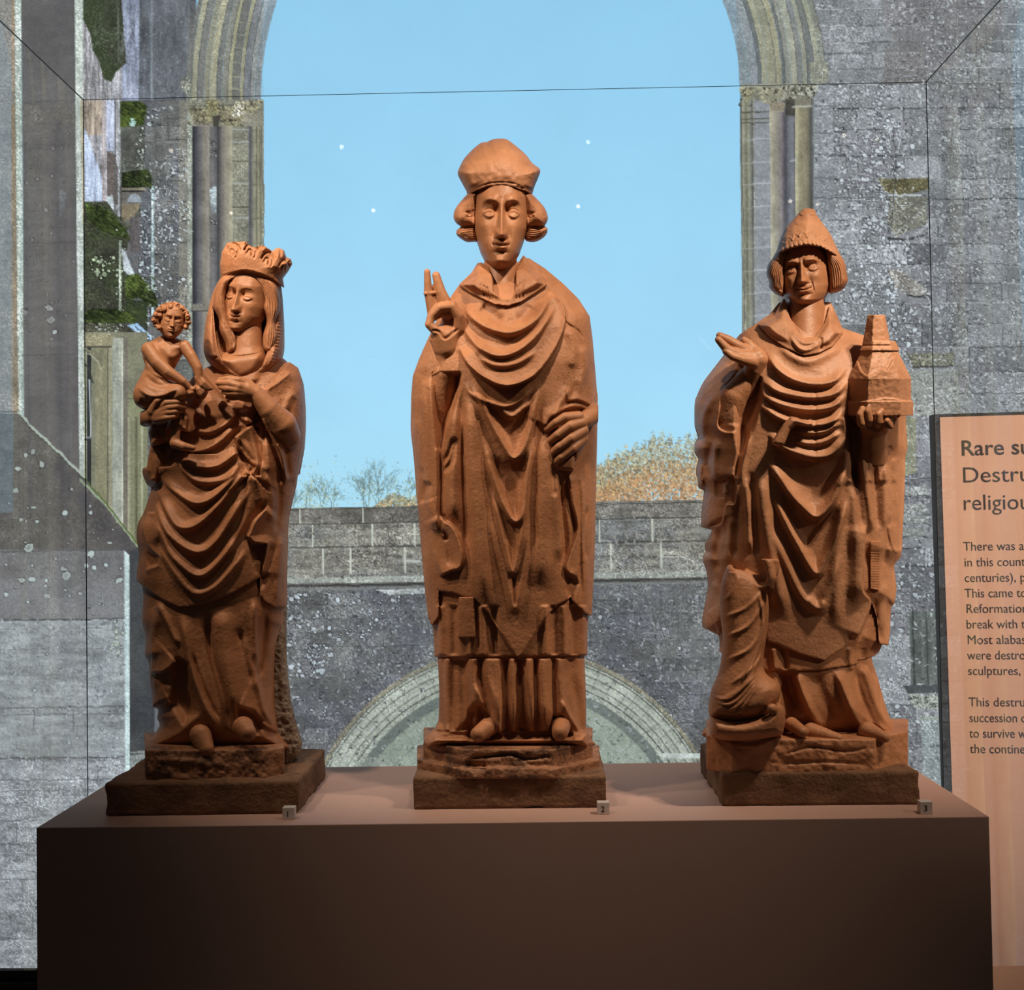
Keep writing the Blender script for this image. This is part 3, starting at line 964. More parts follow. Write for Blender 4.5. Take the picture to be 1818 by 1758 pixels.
# capitals
rect(332, 176, 466, 196, (128, 128, 116), mot=0.25, crink=0.35)
line([(338, 188), (455, 186)], 2.5, (84, 84, 76), 0.8)
def leafy(x0, y0, x1, y1, base, n, light=(172, 168, 138), dark=(66, 64, 54)):
    fill([(x0, y0), (x1, y0), (x1 - 8, (y0 + y1) / 2), (x1 - 14, y1), (x0 + 14, y1), (x0 + 6, (y0 + y1) / 2)], base, mot=0.3, crink=0.5)
    for _ in range(n):
        x, y = mrng.uniform(x0, x1), y0 + (y1 - y0) * mrng.random() ** 1.6
        L = mrng.uniform(3, 8); a0 = mrng.uniform(0, 6.28)
        pts = [(x + L * 0.5 * math.cos(a0 + s), y + L * 0.45 * math.sin(a0 + s)) for s in (0, 0.9, 1.8, 2.7)]
        line(pts, mrng.uniform(1.4, 2.6), light if mrng.random() < 0.55 else dark, 0.8)
leafy(334, 192, 388, 222, (118, 114, 94), 30)
leafy(384, 190, 440, 224, (122, 118, 98), 34)
leafy(432, 180, 464, 204, (134, 130, 112), 16)
fill([(366, 178), (388, 178), (386, 202), (370, 210)], (150, 146, 112), mot=0.3, crink=0.8)
fill([(418, 180), (434, 180), (432, 204), (410, 212)], (160, 156, 136), mot=0.3, crink=0.9)
fill([(378, 206), (392, 205), (388, 224), (378, 224)], (70, 68, 62), mot=0.2)
fill([(343, 218), (372, 218), (374, 224), (343, 224)], (112, 108, 100), mot=0.2); line([(340, 223), (372, 223)], 2, (150, 146, 134), 0.8)
# arch mouldings rising from the capitals (left)
def arch(pairs, cols, xshift, yb, yt=-380):
    """curved ribs: each pair is (x at the springing, x at y=0); they follow a circle-like sweep"""
    for (xa0, xb0), (xa1, xb1), c in [(pairs[i], pairs[i + 1], cols[i]) for i in range(len(cols))]:
        ys = np.linspace(yb, yt, 40)
        f = lambda xa, xb: [(xa + (xb - xa) * ((yb - y) / yb) ** 2.0, y) for y in ys]
        fill(f(xa0, xb0) + f(xa1, xb1)[::-1], c, mot=0.16, crink=0.22, grain=0.2)
pl = [(330, 352), (340, 360), (350, 370), (362, 384), (372, 394), (384, 406), (394, 416), (404, 426), (412, 433), (426, 448), (432, 455), (444, 468), (452, 478), (463, 492)]
cl = [(108, 110, 108), (150, 150, 130), (112, 114, 112), (132, 132, 118), (158, 156, 134), (108, 112, 112), (122, 124, 118), (150, 148, 124), (104, 106, 104), (146, 144, 122), (116, 120, 126), (134, 138, 140), (122, 130, 136)]
arch(pl, cl, 0, 177)
for k, q in enumerate([(350, 370), (384, 406), (404, 426), (412, 433), (432, 455), (444, 468)]):
    ys = np.linspace(177, -380, 40)
    line([(q[0] + (q[1] - q[0]) * ((177 - y) / 177) ** 2, y) for y in ys], 1.6, (74, 78, 78), 0.7)
for y in (38, 60, 84, 110, 135, 156, -5, -60):
    f = ((177 - y) / 177) ** 2
    line([(404 + 22 * f, y), (430 + 22 * f, y + 3)], 1.5, (170, 168, 146), 0.7)
for x, y in [(326, 150)]:
    fill([(322, 138), (334, 136), (340, 150), (336, 165), (326, 166), (320, 152)], (140, 142, 132), mot=0.4, crink=0.8)

# --- right jamb and wall
xr = lambda y: 1314 + 0.0085 * (y - 150)
fill([(1316, 148), (1460, 148), (1470, 1719), (1330, 1719)], (132, 134, 128), mot=0.2, crink=0.2)
fill([(1440, -380), (2140, -380), (2140, 1719), (1440, 1719)], (131, 135, 139), mot=0.24, crink=0.35, grain=0.25, tint=(120, 121, 126))
courses(1442, 2140, -380, 150, 24, 40, 110, dark=(74, 72, 74), light=(190, 192, 192), a=0.95, tone=0.10, lt=0.55, slope=-0.01)
fill([(1566, -380), (1790, -380), (1780, 60), (1640, 150), (1566, 150), (1570, 95), (1590, 75), (1566, 40)], (112, 108, 110), mot=0.2, crink=0.25, alpha=0.55)
courses(1446, 2140, 150, 1719, 38, 50, 120, dark=(58, 60, 64), light=(176, 180, 184), a=1.0, tone=0.15, lt=0.3, slope=-0.006)
lichen([(1450, 150), (1620, 150), (1620, 760), (1450, 760)], 900, 1.0, 5.0, (206, 214, 222), 0.85)
lichen([(1640, -50), (1818, -50), (1818, 740), (1640, 740)], 1100, 1.0, 3.8, (196, 204, 208), 0.75)
lichen([(1450, -50), (1640, -50), (1640, 150), (1450, 150)], 130, 1.0, 3.0, (196, 202, 204), 0.7)
lichen([(1540, 200), (1600, 200), (1590, 560), (1520, 560)], 240, 1.2, 5.5, (210, 220, 228), 0.9)
lichen([(1560, 540), (1700, 540), (1700, 640), (1560, 640)], 90, 1.2, 5, (206, 216, 222), 0.85)
lichen([(1590, 840), (1660, 840), (1660, 1360), (1560, 1360)], 220, 1.2, 5, (196, 206, 214), 0.8)
# broken rubble that juts out
fill([(1560, 318), (1648, 316), (1648, 336), (1600, 348), (1570, 340)], (100, 96, 74), mot=0.4, crink=0.6)
fill([(1580, 350), (1646, 350), (1646, 398), (1590, 420), (1576, 395)], (112, 112, 104), mot=0.3, crink=0.5)
line([(1578, 347), (1634, 346)], 3, (186, 194, 196), 0.85, 0.8)
line([(1572, 422), (1610, 426), (1646, 414)], 3, (58, 56, 54), 0.85, 1)
line([(1586, 232), (1590, 300), (1584, 380), (1578, 440), (1600, 470)], 2, (70, 70, 72), 0.7, 1.5)
fill([(1575, 478), (1600, 480), (1640, 510), (1648, 522), (1616, 526), (1590, 510)], (128, 126, 122), mot=0.3, crink=0.6)
line([(1612, 524), (1650, 528)], 4, (56, 56, 58), 0.85, 1); line([(1636, 519), (1644, 516)], 3, (214, 218, 220), .9)
fill([(1608, 628), (1692, 626), (1696, 650), (1622, 652)], (106, 106, 94), mot=0.3, crink=0.5)
line([(1620, 652), (1698, 650)], 3.5, (58, 56, 54), 0.85, 0.8)
fill([(1600, 658), (1700, 655), (1706, 735), (1605, 740)], (134, 136, 130), mot=0.2, crink=0.4, alpha=0.7)
fill([(1606, 740), (1626, 740), (1626, 840), (1606, 845)], (128, 130, 108), mot=0.2, crink=0.4, alpha=0.8)
for y in (880, 912, 930, 955):
    line([(1600, y), (1625, y - 6), (1652, y + 3)], 2.4, (64, 66, 68), 0.7, 1.5)
    fill([(1600, y - 16), (1640, y - 18), (1650, y - 2), (1606, y)], (136, 140, 136), mot=0.3, crink=0.5, alpha=0.6)
fill([(1614, 1086), (1674, 1084), (1690, 1220), (1618, 1222)], (86, 92, 90), mot=0.3, crink=0.25)
for x, c in [(1620, (52, 54, 56)), (1636, (110, 116, 110)), (1644, (66, 70, 68)), (1655, (112, 118, 114)), (1662, (70, 74, 74))]:
    line([(x, 1086), (x + 4, 1220)], 3, c, 0.8, 0.4)
fill([(1604, 1218), (1676, 1214), (1676, 1230), (1612, 1232)], (68, 72, 74), mot=0.2, crink=0.2)
leafy(1614, 1234, 1690, 1260, (120, 124, 120), 50, light=(178, 186, 176), dark=(48, 50, 50))
fill([(1630, 1272), (1690, 1270), (1690, 1278), (1634, 1280)], (126, 132, 128), mot=0.2)
fill([(1636, 1280), (1690, 1278), (1690, 1440), (1640, 1440)], (124, 132, 134), mot=0.25, crink=0.35)
# jamb shafts (right)
def jamb_right(y0, y1):
    sh = 8
    for ya in np.arange(y0, y1, 40):
        yb = min(ya + 40, y1)
        s = 0.0085 * (ya - 150)
        rect(1314 + s, ya, 1342 + s, yb, (138, 138, 122), mot=0.25, crink=0.4)
        roll(1314 + s, 1324 + s, ya, yb, [(112, 112, 104), (148, 148, 130), (112, 112, 98)])
        roll(1324 + s, 1336 + s, ya, yb, [(100, 102, 94), (146, 146, 128), (128, 130, 122), (84, 88, 92)])
        rect(1338 + s, ya, 1368 + s, yb, (130, 134, 140), mot=0.12, crink=0.15)
        roll(1366 + s, 1393 + s, ya, yb, [(178, 176, 156), (156, 151, 136), (142, 138, 130), (126, 122, 124), (80, 78, 84)])
        roll(1393 + s, 1413 + s, ya, yb, [(70, 72, 80), (112, 114, 122), (120, 122, 128), (92, 92, 98)])
        roll(1411 + s, 1440 + s, ya, yb, [(184, 180, 154), (146, 141, 118), (136, 131, 110), (124, 120, 104), (74, 74, 72)])
        roll(1440 + s, 1446 + s, ya, yb, [(82, 84, 84), (150, 158, 162)])
jamb_right(176, 1719)
for y in (200, 212, 219):
    line([(1316, y), (1365, y - 2)], 2, (74, 72, 62), 0.8, 0.8)
for y in (247, 288, 326, 367, 404, 440, 480, 520, 560):
    s = 0.0085 * (y - 150)
    line([(1336 + s, y), (1368 + s, y - 1)], 2.2, (172, 178, 184), 0.85, 0.4)
    line([(1316 + s, y + 2), (1336 + s, y + 2)], 1.6, (160, 164, 160), 0.6, 0.4)
line([(1402, 286), (1414, 284)], 2.5, (170, 176, 182), 0.8)
line([(1315, 150), (1316, 250), (1318, 360), (1321, 400), (1323, 700)], 1.5, (86, 90, 92), 0.8, 0.7)
# quoins
fill([(1446, 150), (1478, 150), (1484, 700), (1450, 700)], (132, 136, 142), mot=0.2, crink=0.35, alpha=0.8)
for y in (188, 236, 275, 316, 352, 392, 440):
    line([(1446, y), (1500, y - 1)], 1.8, (74, 76, 80), 0.7, 0.7)
# capitals right
fill([(1314, 152), (1440, 150), (1450, 164), (1446, 172), (1360, 182), (1316, 172)], (130, 130, 118), mot=0.25, crink=0.4)
leafy(1342, 156, 1394, 184, (146, 144, 126), 24, light=(186, 184, 160), dark=(64, 62, 56))
leafy(1388, 150, 1450, 176, (120, 120, 108), 46, light=(188, 190, 178), dark=(44, 44, 40))
leafy(1314, 158, 1342, 186, (132, 130, 108), 14)
fill([(1366, 182), (1394, 182), (1392, 198), (1368, 198)], (134, 126, 112), mot=0.2)
fill([(1394, 176), (1412, 176), (1412, 206), (1394, 206)], (70, 68, 64), mot=0.2)
fill([(1411, 176), (1440, 174), (1440, 188), (1411, 190)], (118, 116, 104), mot=0.2); line([(1408, 190), (1440, 188)], 4, (176, 176, 166), 0.9)
line([(1366, 198), (1392, 198)], 2, (168, 162, 148), 0.8)
line([(1316, 153), (1450, 147)], 3, (164, 164, 150), 0.7)
# arch mouldings right
pr = [(1313, 1282), (1330, 1300), (1346, 1318), (1352, 1326), (1362, 1336), (1378, 1352), (1388, 1364), (1394, 1370), (1404, 1380), (1416, 1394), (1426, 1404), (1434, 1412), (1446, 1422), (1458, 1432), (1466, 1442)]
cr_ = [(122, 134, 142), (130, 138, 144), (100, 106, 106), (150, 150, 128), (138, 138, 120), (146, 144, 122), (104, 108, 108), (134, 136, 128), (146, 148, 136), (116, 120, 122), (140, 142, 130), (108, 112, 112), (142, 144, 128), (116, 118, 108)]
arch(pr, cr_, 0, 149)
for q in [(1346, 1318), (1352, 1326), (1378, 1352), (1394, 1370), (1416, 1394), (1434, 1412), (1446, 1422), (1466, 1442)]:
    ys = np.linspace(149, -380, 40)
    line([(q[0] + (q[1] - q[0]) * ((149 - y) / 149) ** 2, y) for y in ys], 1.6, (80, 84, 84), 0.7)
for y in (10, 45, 84, 108, -40):
    f = ((149 - y) / 149) ** 2
    line([(1352 - 26 * f, y), (1388 - 24 * f, y + 3)], 1.5, (176, 176, 156), 0.7)
fill([(1436, 110), (1470, 110), (1470, 146), (1440, 148)], (134, 136, 122), mot=0.2, crink=0.4)

def curls(poly, n, light=(214, 222, 226), dark=(60, 62, 66)):
    P = np.array(poly, float)
    x0, y0 = P.min(0); x1, y1 = P.max(0)
    sl, m = polymask(poly)
    for _ in range(n):
        x, y = mrng.uniform(x0, x1), mrng.uniform(y0, y1)
        iy, ix = int(y) - MY0, int(x) - MX0
        if not (0 <= iy < MHH and 0 <= ix < MW) or N_BIG[iy, ix] + 0.6 * (N_MID[iy, ix] - 0.5) < 0.42:
            continue
        yy, xx = iy - sl[0].start, ix - sl[1].start
        if not (0 <= yy < m.shape[0] and 0 <= xx < m.shape[1]) or m[yy, xx] < 0.5:
            continue
        L = mrng.uniform(1.5, 5); a0 = mrng.normal(0, 0.7); k = mrng.uniform(-0.9, 0.9)
        pts = [(x, y)]
        for s in range(3):
            pts.append((pts[-1][0] + L * 0.6 * math.cos(a0), pts[-1][1] + L * 0.6 * math.sin(a0))); a0 += k
        br = mrng.random() < 0.62
        line(pts, mrng.uniform(1.0, 1.9), light if br else dark, mrng.uniform(0.3, 0.75))


curls([(1446, -60), (1824, -60), (1824, 760), (1446, 760)], 4200)
curls([(1446, 760), (1700, 760), (1700, 1420), (1446, 1420)], 1300)
curls([(505, 1050), (1300, 1036), (1300, 1370), (505, 1370)], 2300, light=(180, 186, 194), dark=(48, 50, 56))
curls([(505, 905), (1300, 890), (1300, 1030), (505, 1030)], 1500, light=(166, 164, 156), dark=(70, 70, 66))
curls([(0, 1100), (224, 1100), (224, 1719), (0, 1719)], 1300, light=(190, 198, 202), dark=(96, 100, 104))
curls([(258, 190), (340, 190), (340, 620), (258, 620)], 400)
IMG = np.clip(IMG, 6, 250)

# the panel itself: a fine grid that carries the print as a colour attribute, blocks of different fineness
LINC = np.where(IMG / 255 <= 0.04045, IMG / 255 / 12.92, ((IMG / 255 + 0.055) / 1.055) ** 2.4).astype(np.float32)
blocks = []


def block(x0, x1, y0, y1, step):
    nx, ny = max(1, int(round((x1 - x0) / step))), max(1, int(round((y1 - y0) / step)))
    blocks.append((np.linspace(x0, x1, nx + 1), np.linspace(y0, y1, ny + 1)))


FS = 1.75
block(0, 520, -6, 1719, FS)
block(1262, 1700, -6, 1719, FS)
block(1700, 1824, -6, 760, FS)
block(1700, 1824, 760, 1719, 8)
block(520, 1262, -6, 756, 9)
block(520, 1262, 756, 1370, FS)
block(520, 1262, 1370, 1719, 8)
block(MX0, 0, -6, 1719, 7)
block(1824, MX1 - 1, -6, 1719, 7)
block(MX0, MX1 - 1, MY0, -6, 7)
VV, FF, CC = [], [], []
off = 0
for xs, ys in blocks:
    X, Y = np.meshgrid(xs, ys)
    # true plane: sample the pixel rays on the flat mural plane
    V = at(X.ravel(), Y.ravel(), DM)
    ix = np.clip(np.round(X).astype(int) - MX0, 0, MW - 1)
    iy = np.clip(np.round(Y).astype(int) - MY0, 0, MHH - 1)
    C = np.concatenate([LINC[iy, ix], ROUGH[iy, ix][..., None]], -1).reshape(-1, 4)
    ny, nx = X.shape
    I = np.arange(nx * ny).reshape(ny, nx) + off
    F = np.stack([I[:-1, :-1].ravel(), I[1:, :-1].ravel(), I[1:, 1:].ravel(), I[:-1, 1:].ravel()], -1)
    VV.append(V); FF.append(F); CC.append(C)
    off += nx * ny


def mural_mat():
    m, nt, p, out = new_mat('backlit_mural_print')
    nt.nodes.remove(p)
    N = nt.nodes.new
    L = nt.links.new
    at_ = N('ShaderNodeAttribute'); at_.attribute_name = 'print'
    tc = N('ShaderNodeTexCoord')
    nz = N('ShaderNodeTexNoise'); nz.inputs['Scale'].default_value = 330; nz.inputs['Detail'].default_value = 3
    L(tc.outputs['Object'], nz.inputs['Vector'])
    ma = N('ShaderNodeMath'); ma.operation = 'MULTIPLY_ADD'; ma.inputs[1].default_value = 0.55; ma.inputs[2].default_value = -0.275
    L(nz.outputs['Fac'], ma.inputs[0])
    mb = N('ShaderNodeMath'); mb.operation = 'MULTIPLY_ADD'; mb.inputs[2].default_value = 1.0
    L(ma.outputs[0], mb.inputs[0]); L(at_.outputs['Alpha'], mb.inputs[1])
    sc = N('ShaderNodeVectorMath'); sc.operation = 'SCALE'
    L(at_.outputs['Color'], sc.inputs[0]); L(mb.outputs[0], sc.inputs['Scale'])
    em = N('ShaderNodeEmission'); em.inputs['Strength'].default_value = MURAL_GAIN
    L(sc.outputs[0], em.inputs['Color'])
    gl = N('ShaderNodeBsdfGlossy'); gl.inputs['Roughness'].default_value = 0.02; gl.inputs['Color'].default_value = (0.03, 0.03, 0.03, 1)
    ad = N('ShaderNodeAddShader')
    L(em.outputs[0], ad.inputs[0]); L(gl.outputs[0], ad.inputs[1]); L(ad.outputs[0], out.inputs[0])
    return m


MURAL_GAIN = 1.12
morg = at(900, 1719, DM)
mural = mesh_np('abbey_mural', np.concatenate(VV), np.concatenate(FF), mural_mat(), origin=morg, smooth=False)
ca = mural.data.color_attributes.new('print', 'FLOAT_COLOR', 'POINT')
ca.data.foreach_set('color', np.concatenate(CC).astype(np.float32).ravel())
tag(mural, 'huge backlit photograph of ruined abbey walls and blue sky filling the wall behind the case', 'mural')
bm = bmesh.new()
add_box(bm, (-2.2, DM - 0.01, 0.0), (2.2, 2.598, min(float(at(MX0, 1719, DM)[2]), float(at(MX1, 1719, DM)[2])) - 0.004), 0.002)
mb_ = bm_obj('mural_base', bm, M['black'])
tag(mb_, 'black low base under the backlit abbey mural', 'base')
bm = bmesh.new()
add_box(bm, (-1.6, DM + 0.004, min(float(at(MX0, 1719, DM)[2]), float(at(MX1, 1719, DM)[2]))), (1.6, 2.598, 2.9), 0.002)
mb_ = bm_obj('light_box', bm, M['black'])
mb_.parent = mural
mb_.matrix_parent_inverse = Matrix.Translation(-Vector(morg))
del IMG, LINC, ROUGH, N_BIG, N_MID, N_FINE, N_TINY, N_HOR, N_VER, CRINK, GX, GY, VV, FF, CC
# ------------------------------------------------------------------ sculpting tools
# A statue is carved in its own measuring frame: x, y in photograph pixels, d = forward depth in the same
# unit; V3() turns that into true points of the place at the statue's distance.
class Frame3:
    def __init__(self, Y):
        self.Y = Y
        self.s = Y / FPX

    def V3(self, P):
        return at(P[:, 0], P[:, 1], self.Y - P[:, 2] * self.s)


def rg(x0, y0, sc, pts):
    return [(x0 + x / sc, y0 + y / sc) for x, y in pts]


def catmull(pts, n=8):
    P = np.array(pts, float)
    if len(P) < 3:
        return P
    Q = np.vstack([2 * P[0] - P[1], P, 2 * P[-1] - P[-2]])
    out = []
    for i in range(1, len(Q) - 2):
        p0, p1, p2, p3 = Q[i - 1], Q[i], Q[i + 1], Q[i + 2]
        t = np.linspace(0, 1, n, endpoint=False)[:, None]
        out.append(0.5 * (2 * p1 + (p2 - p0) * t + (2 * p0 - 5 * p1 + 4 * p2 - p3) * t ** 2 + (3 * p1 - p0 - 3 * p2 + p3) * t ** 3))
    return np.vstack(out + [P[-1:]])


def smoothstep(x, a, b):
    t = np.clip((x - a) / (b - a), 0, 1)
    return t * t * (3 - 2 * t)


def sdf_poly(X, Y, pts):
    P = np.array(pts, np.float32)
    ins = np.zeros(X.shape, bool)
    dm = np.full(X.shape, 1e12, np.float32)
    n = len(P)
    for i in range(n):
        x1, y1 = P[i]; x2, y2 = P[(i + 1) % n]
        if y1 != y2:
            ins ^= ((Y >= min(y1, y2)) & (Y < max(y1, y2))) & (X < (x2 - x1) * (Y - y1) / (y2 - y1) + x1)
        L2 = (x2 - x1) ** 2 + (y2 - y1) ** 2 + 1e-9
        t = np.clip(((X - x1) * (x2 - x1) + (Y - y1) * (y2 - y1)) / L2, 0, 1)
        dm = np.minimum(dm, (X - x1 - t * (x2 - x1)) ** 2 + (Y - y1 - t * (y2 - y1)) ** 2)
    return np.sqrt(dm) * np.where(ins, -1, 1)


class Relief:
    """a height field drawn with folds, in photograph pixels"""

    def __init__(self, x0, y0, x1, y1, res=1.0):
        self.x0, self.y0, self.res = x0, y0, res
        self.w, self.h = int((x1 - x0) / res) + 1, int((y1 - y0) / res) + 1
        self.H = np.zeros((self.h, self.w), np.float32)
        self.Y, self.X = np.mgrid[0:self.h, 0:self.w].astype(np.float32)
        self.X = self.X * res + x0
        self.Y = self.Y * res + y0

    def _seg(self, pts, reach, smooth=True):
        P = catmull(pts) if smooth and len(pts) > 2 else np.array(pts, float)
        xa, ya = P.min(0) - reach; xb, yb = P.max(0) + reach
        c0, c1 = max(0, int((xa - self.x0) / self.res)), min(self.w, int((xb - self.x0) / self.res) + 1)
        r0, r1 = max(0, int((ya - self.y0) / self.res)), min(self.h, int((yb - self.y0) / self.res) + 1)
        if c1 <= c0 or r1 <= r0:
            return None
        sl = (slice(r0, r1), slice(c0, c1))
        X, Y = self.X[sl], self.Y[sl]
        L = np.hypot(*np.diff(P, axis=0).T)
        cum = np.concatenate([[0], np.cumsum(L)])
        best = np.full(X.shape, 1e12, np.float32)
        sgn = np.ones(X.shape, np.float32)
        tt = np.zeros(X.shape, np.float32)
        for i in range(len(P) - 1):
            x1, y1 = P[i]; x2, y2 = P[i + 1]
            dx, dy = x2 - x1, y2 - y1
            L2 = dx * dx + dy * dy + 1e-9
            t = np.clip(((X - x1) * dx + (Y - y1) * dy) / L2, 0, 1)
            qx, qy = X - x1 - t * dx, Y - y1 - t * dy
            d2 = qx * qx + qy * qy
            m = d2 < best
            best = np.where(m, d2, best)
            sgn = np.where(m, np.sign(dx * (Y - y1) - dy * (X - x1)), sgn)
            tt = np.where(m, (cum[i] + t * L[i]) / cum[-1], tt)
        return sl, np.sqrt(best), sgn, tt

    def fold(self, pts, a, wl, wr=None, tap=0.18, smooth=True):
        """ridge (a>0) or groove (a<0); wl/wr are widths left/right of the drawing direction
        (drawing left-to-right: left is above, right is below)"""
        wr = wl if wr is None else wr
        r = self._seg(pts, 3.2 * max(wl, wr), smooth)
        if r is None:
            return
        sl, d, s, t = r
        w = np.where(s > 0, wr, wl)
        k = np.exp(-(d / w) ** 2)
        if tap > 0:
            k = k * smoothstep(t, 0, tap) * smoothstep(1 - t, 0, tap)
        self.H[sl] += a * k

    def tube(self, pts, a, wl, wr=None, **kw):
        """ridge with a shadowed groove on its right side"""
        wr = wl if wr is None else wr
        self.fold(pts, a, wl, wr, **kw)
        r = self._seg(pts, 5 * max(wl, wr))
        if r is None:
            return
        sl, d, s, t = r
        k = np.exp(-((d * s - 2.0 * wr) / (0.9 * wr)) ** 2)
        k = k * smoothstep(t, 0, .2) * smoothstep(1 - t, 0, .2)
        self.H[sl] -= 0.55 * a * k

    def edge(self, pts, a, L=40, soft=1.6, side=1, tap=0.07, smooth=True, under=0.0):
        """cloth edge: the surface on `side` stands `a` proud at the line and settles over L"""
        r = self._seg(pts, 3.2 * L, smooth)
        if r is None:
            return
        sl, d, s, t = r
        sd = d * s * side
        inner = (t > 0.0005) & (t < 0.9995)
        k = smoothstep(sd, -soft, soft) * np.exp(-np.maximum(sd, 0) / L * 1.2) * inner
        u = under * np.exp(-(np.minimum(sd, 0) / (soft * 5)) ** 2) * (sd < 0) * inner
        if tap > 0:
            g = smoothstep(t, 0, tap) * smoothstep(1 - t, 0, tap)
            k, u = k * g, u * g
        self.H[sl] += a * k - u

    def area(self, pts, a, soft=2.0, smooth=False):
        P = catmull(list(pts) + [pts[0]])[:-1] if smooth else np.array(pts, float)
        pad = soft * 2 + 2
        xa, ya = P.min(0) - pad; xb, yb = P.max(0) + pad
        c0, c1 = max(0, int((xa - self.x0) / self.res)), min(self.w, int((xb - self.x0) / self.res) + 1)
        r0, r1 = max(0, int((ya - self.y0) / self.res)), min(self.h, int((yb - self.y0) / self.res) + 1)
        sl = (slice(r0, r1), slice(c0, c1))
        d = sdf_poly(self.X[sl], self.Y[sl], P)
        self.H[sl] += a * smoothstep(-d, -soft, soft)

    def dome(self, pts, a, R, smooth=True):
        P = catmull(list(pts) + [pts[0]])[:-1] if smooth else np.array(pts, float)
        xa, ya = P.min(0) - 2; xb, yb = P.max(0) + 2
        c0, c1 = max(0, int((xa - self.x0) / self.res)), min(self.w, int((xb - self.x0) / self.res) + 1)
        r0, r1 = max(0, int((ya - self.y0) / self.res)), min(self.h, int((yb - self.y0) / self.res) + 1)
        sl = (slice(r0, r1), slice(c0, c1))
        d = np.clip(-sdf_poly(self.X[sl], self.Y[sl], P) / R, 0, 1)
        self.H[sl] += a * np.sqrt(1 - (1 - d) ** 2)

    def noise(self, a, s, seed=1):
        r = np.random.default_rng(seed)
        self.H += a * (vnoise(self.h, self.w, s, s, r) - 0.5) * 2

    def sample(self, x, y):
        u = np.clip((x - self.x0) / self.res, 0, self.w - 1.001)
        v = np.clip((y - self.y0) / self.res, 0, self.h - 1.001)
        i, j = v.astype(int), u.astype(int)
        fv, fu = v - i, u - j
        H = self.H
        return H[i, j] * (1 - fv) * (1 - fu) + H[i, j + 1] * (1 - fv) * fu + H[i + 1, j] * fv * (1 - fu) + H[i + 1, j + 1] * fv * fu


def surfnet(F, org, step):
    """naive surface nets on a (d, y, x) field; returns points (x, y, d) and quads"""
    S = F < 0
    nz, ny, nx = F.shape
    cnt = np.zeros((nz - 1, ny - 1, nx - 1), np.int8)
    for a in (0, 1):
        for b in (0, 1):
            for c in (0, 1):
                cnt += S[a:nz - 1 + a, b:ny - 1 + b, c:nx - 1 + c]
    act = (cnt > 0) & (cnt < 8)
    iz, iy, ix = np.nonzero(act)
    idx = np.full(act.shape, -1, np.int32)
    idx[iz, iy, ix] = np.arange(len(iz))
    acc = np.zeros((len(iz), 3)); num = np.zeros(len(iz))
    corners = [(a, b, c) for a in (0, 1) for b in (0, 1) for c in (0, 1)]
    vals = {k: F[iz + k[0], iy + k[1], ix + k[2]] for k in corners}
    for i, p in enumerate(corners):
        for q in corners[i + 1:]:
            df = [q[j] - p[j] for j in range(3)]
            if sum(abs(v) for v in df) != 1:
                continue
            fa, fb = vals[p], vals[q]
            m = (fa < 0) != (fb < 0)
            t = np.where(m, fa / np.where(m, fa - fb, 1), 0)
            for j in range(3):
                acc[:, j] += np.where(m, p[j] + t * df[j], 0)
            num += m
    pos = acc / num[:, None]
    V = np.stack([org[0] + (ix + pos[:, 2]) * step, org[1] + (iy + pos[:, 1]) * step, org[2] + (iz + pos[:, 0]) * step], -1)
    Q = []
    for ax in range(3):
        sl0 = [slice(1, -1)] * 3; sl1 = [slice(1, -1)] * 3
        sl0[ax] = slice(0, -1); sl1[ax] = slice(1, None)
        A, B = S[tuple(sl0)], S[tuple(sl1)]
        for flip in (False, True):
            m = (A & ~B) if not flip else (~A & B)
            z, y, x = np.nonzero(m)
            o = [z + (ax != 0), y + (ax != 1), x + (ax != 2)]
            u, v = [(1, 2), (2, 0), (0, 1)][ax]
            def g(du, dv):
                c = [o[0].copy(), o[1].copy(), o[2].copy()]
                c[u] = c[u] - du; c[v] = c[v] - dv
                return idx[c[0], c[1], c[2]]
            q = np.stack([g(1, 1), g(0, 1), g(0, 0), g(1, 0)], -1)
            if flip:
                q = q[:, ::-1]
            Q.append(q)
    Q = np.vstack(Q)
    Q = Q[(Q >= 0).all(1)]
    return V, Q


def relax(V, Q, it=1, lam=0.5):
    n = len(V)
    for _ in range(it):
        acc = np.zeros_like(V); c = np.zeros(n)
        for a, b in ((0, 1), (1, 2), (2, 3), (3, 0)):
            for p, q in ((a, b), (b, a)):
                for j in range(3):
                    acc[:, j] += np.bincount(Q[:, p], V[Q[:, q], j], n)
                c += np.bincount(Q[:, p], minlength=n)
        V = V * (1 - lam) + lam * acc / np.maximum(c, 1)[:, None]
    return V


def vnormals(V, Q):
    A = V[Q[:, 2]] - V[Q[:, 0]]; B = V[Q[:, 3]] - V[Q[:, 1]]
    N = np.cross(A, B)
    out = np.zeros_like(V)
    for k in range(4):
        for j in range(3):
            out[:, j] += np.bincount(Q[:, k], N[:, j], len(V))
    return out / (np.linalg.norm(out, axis=1, keepdims=True) + 1e-9)


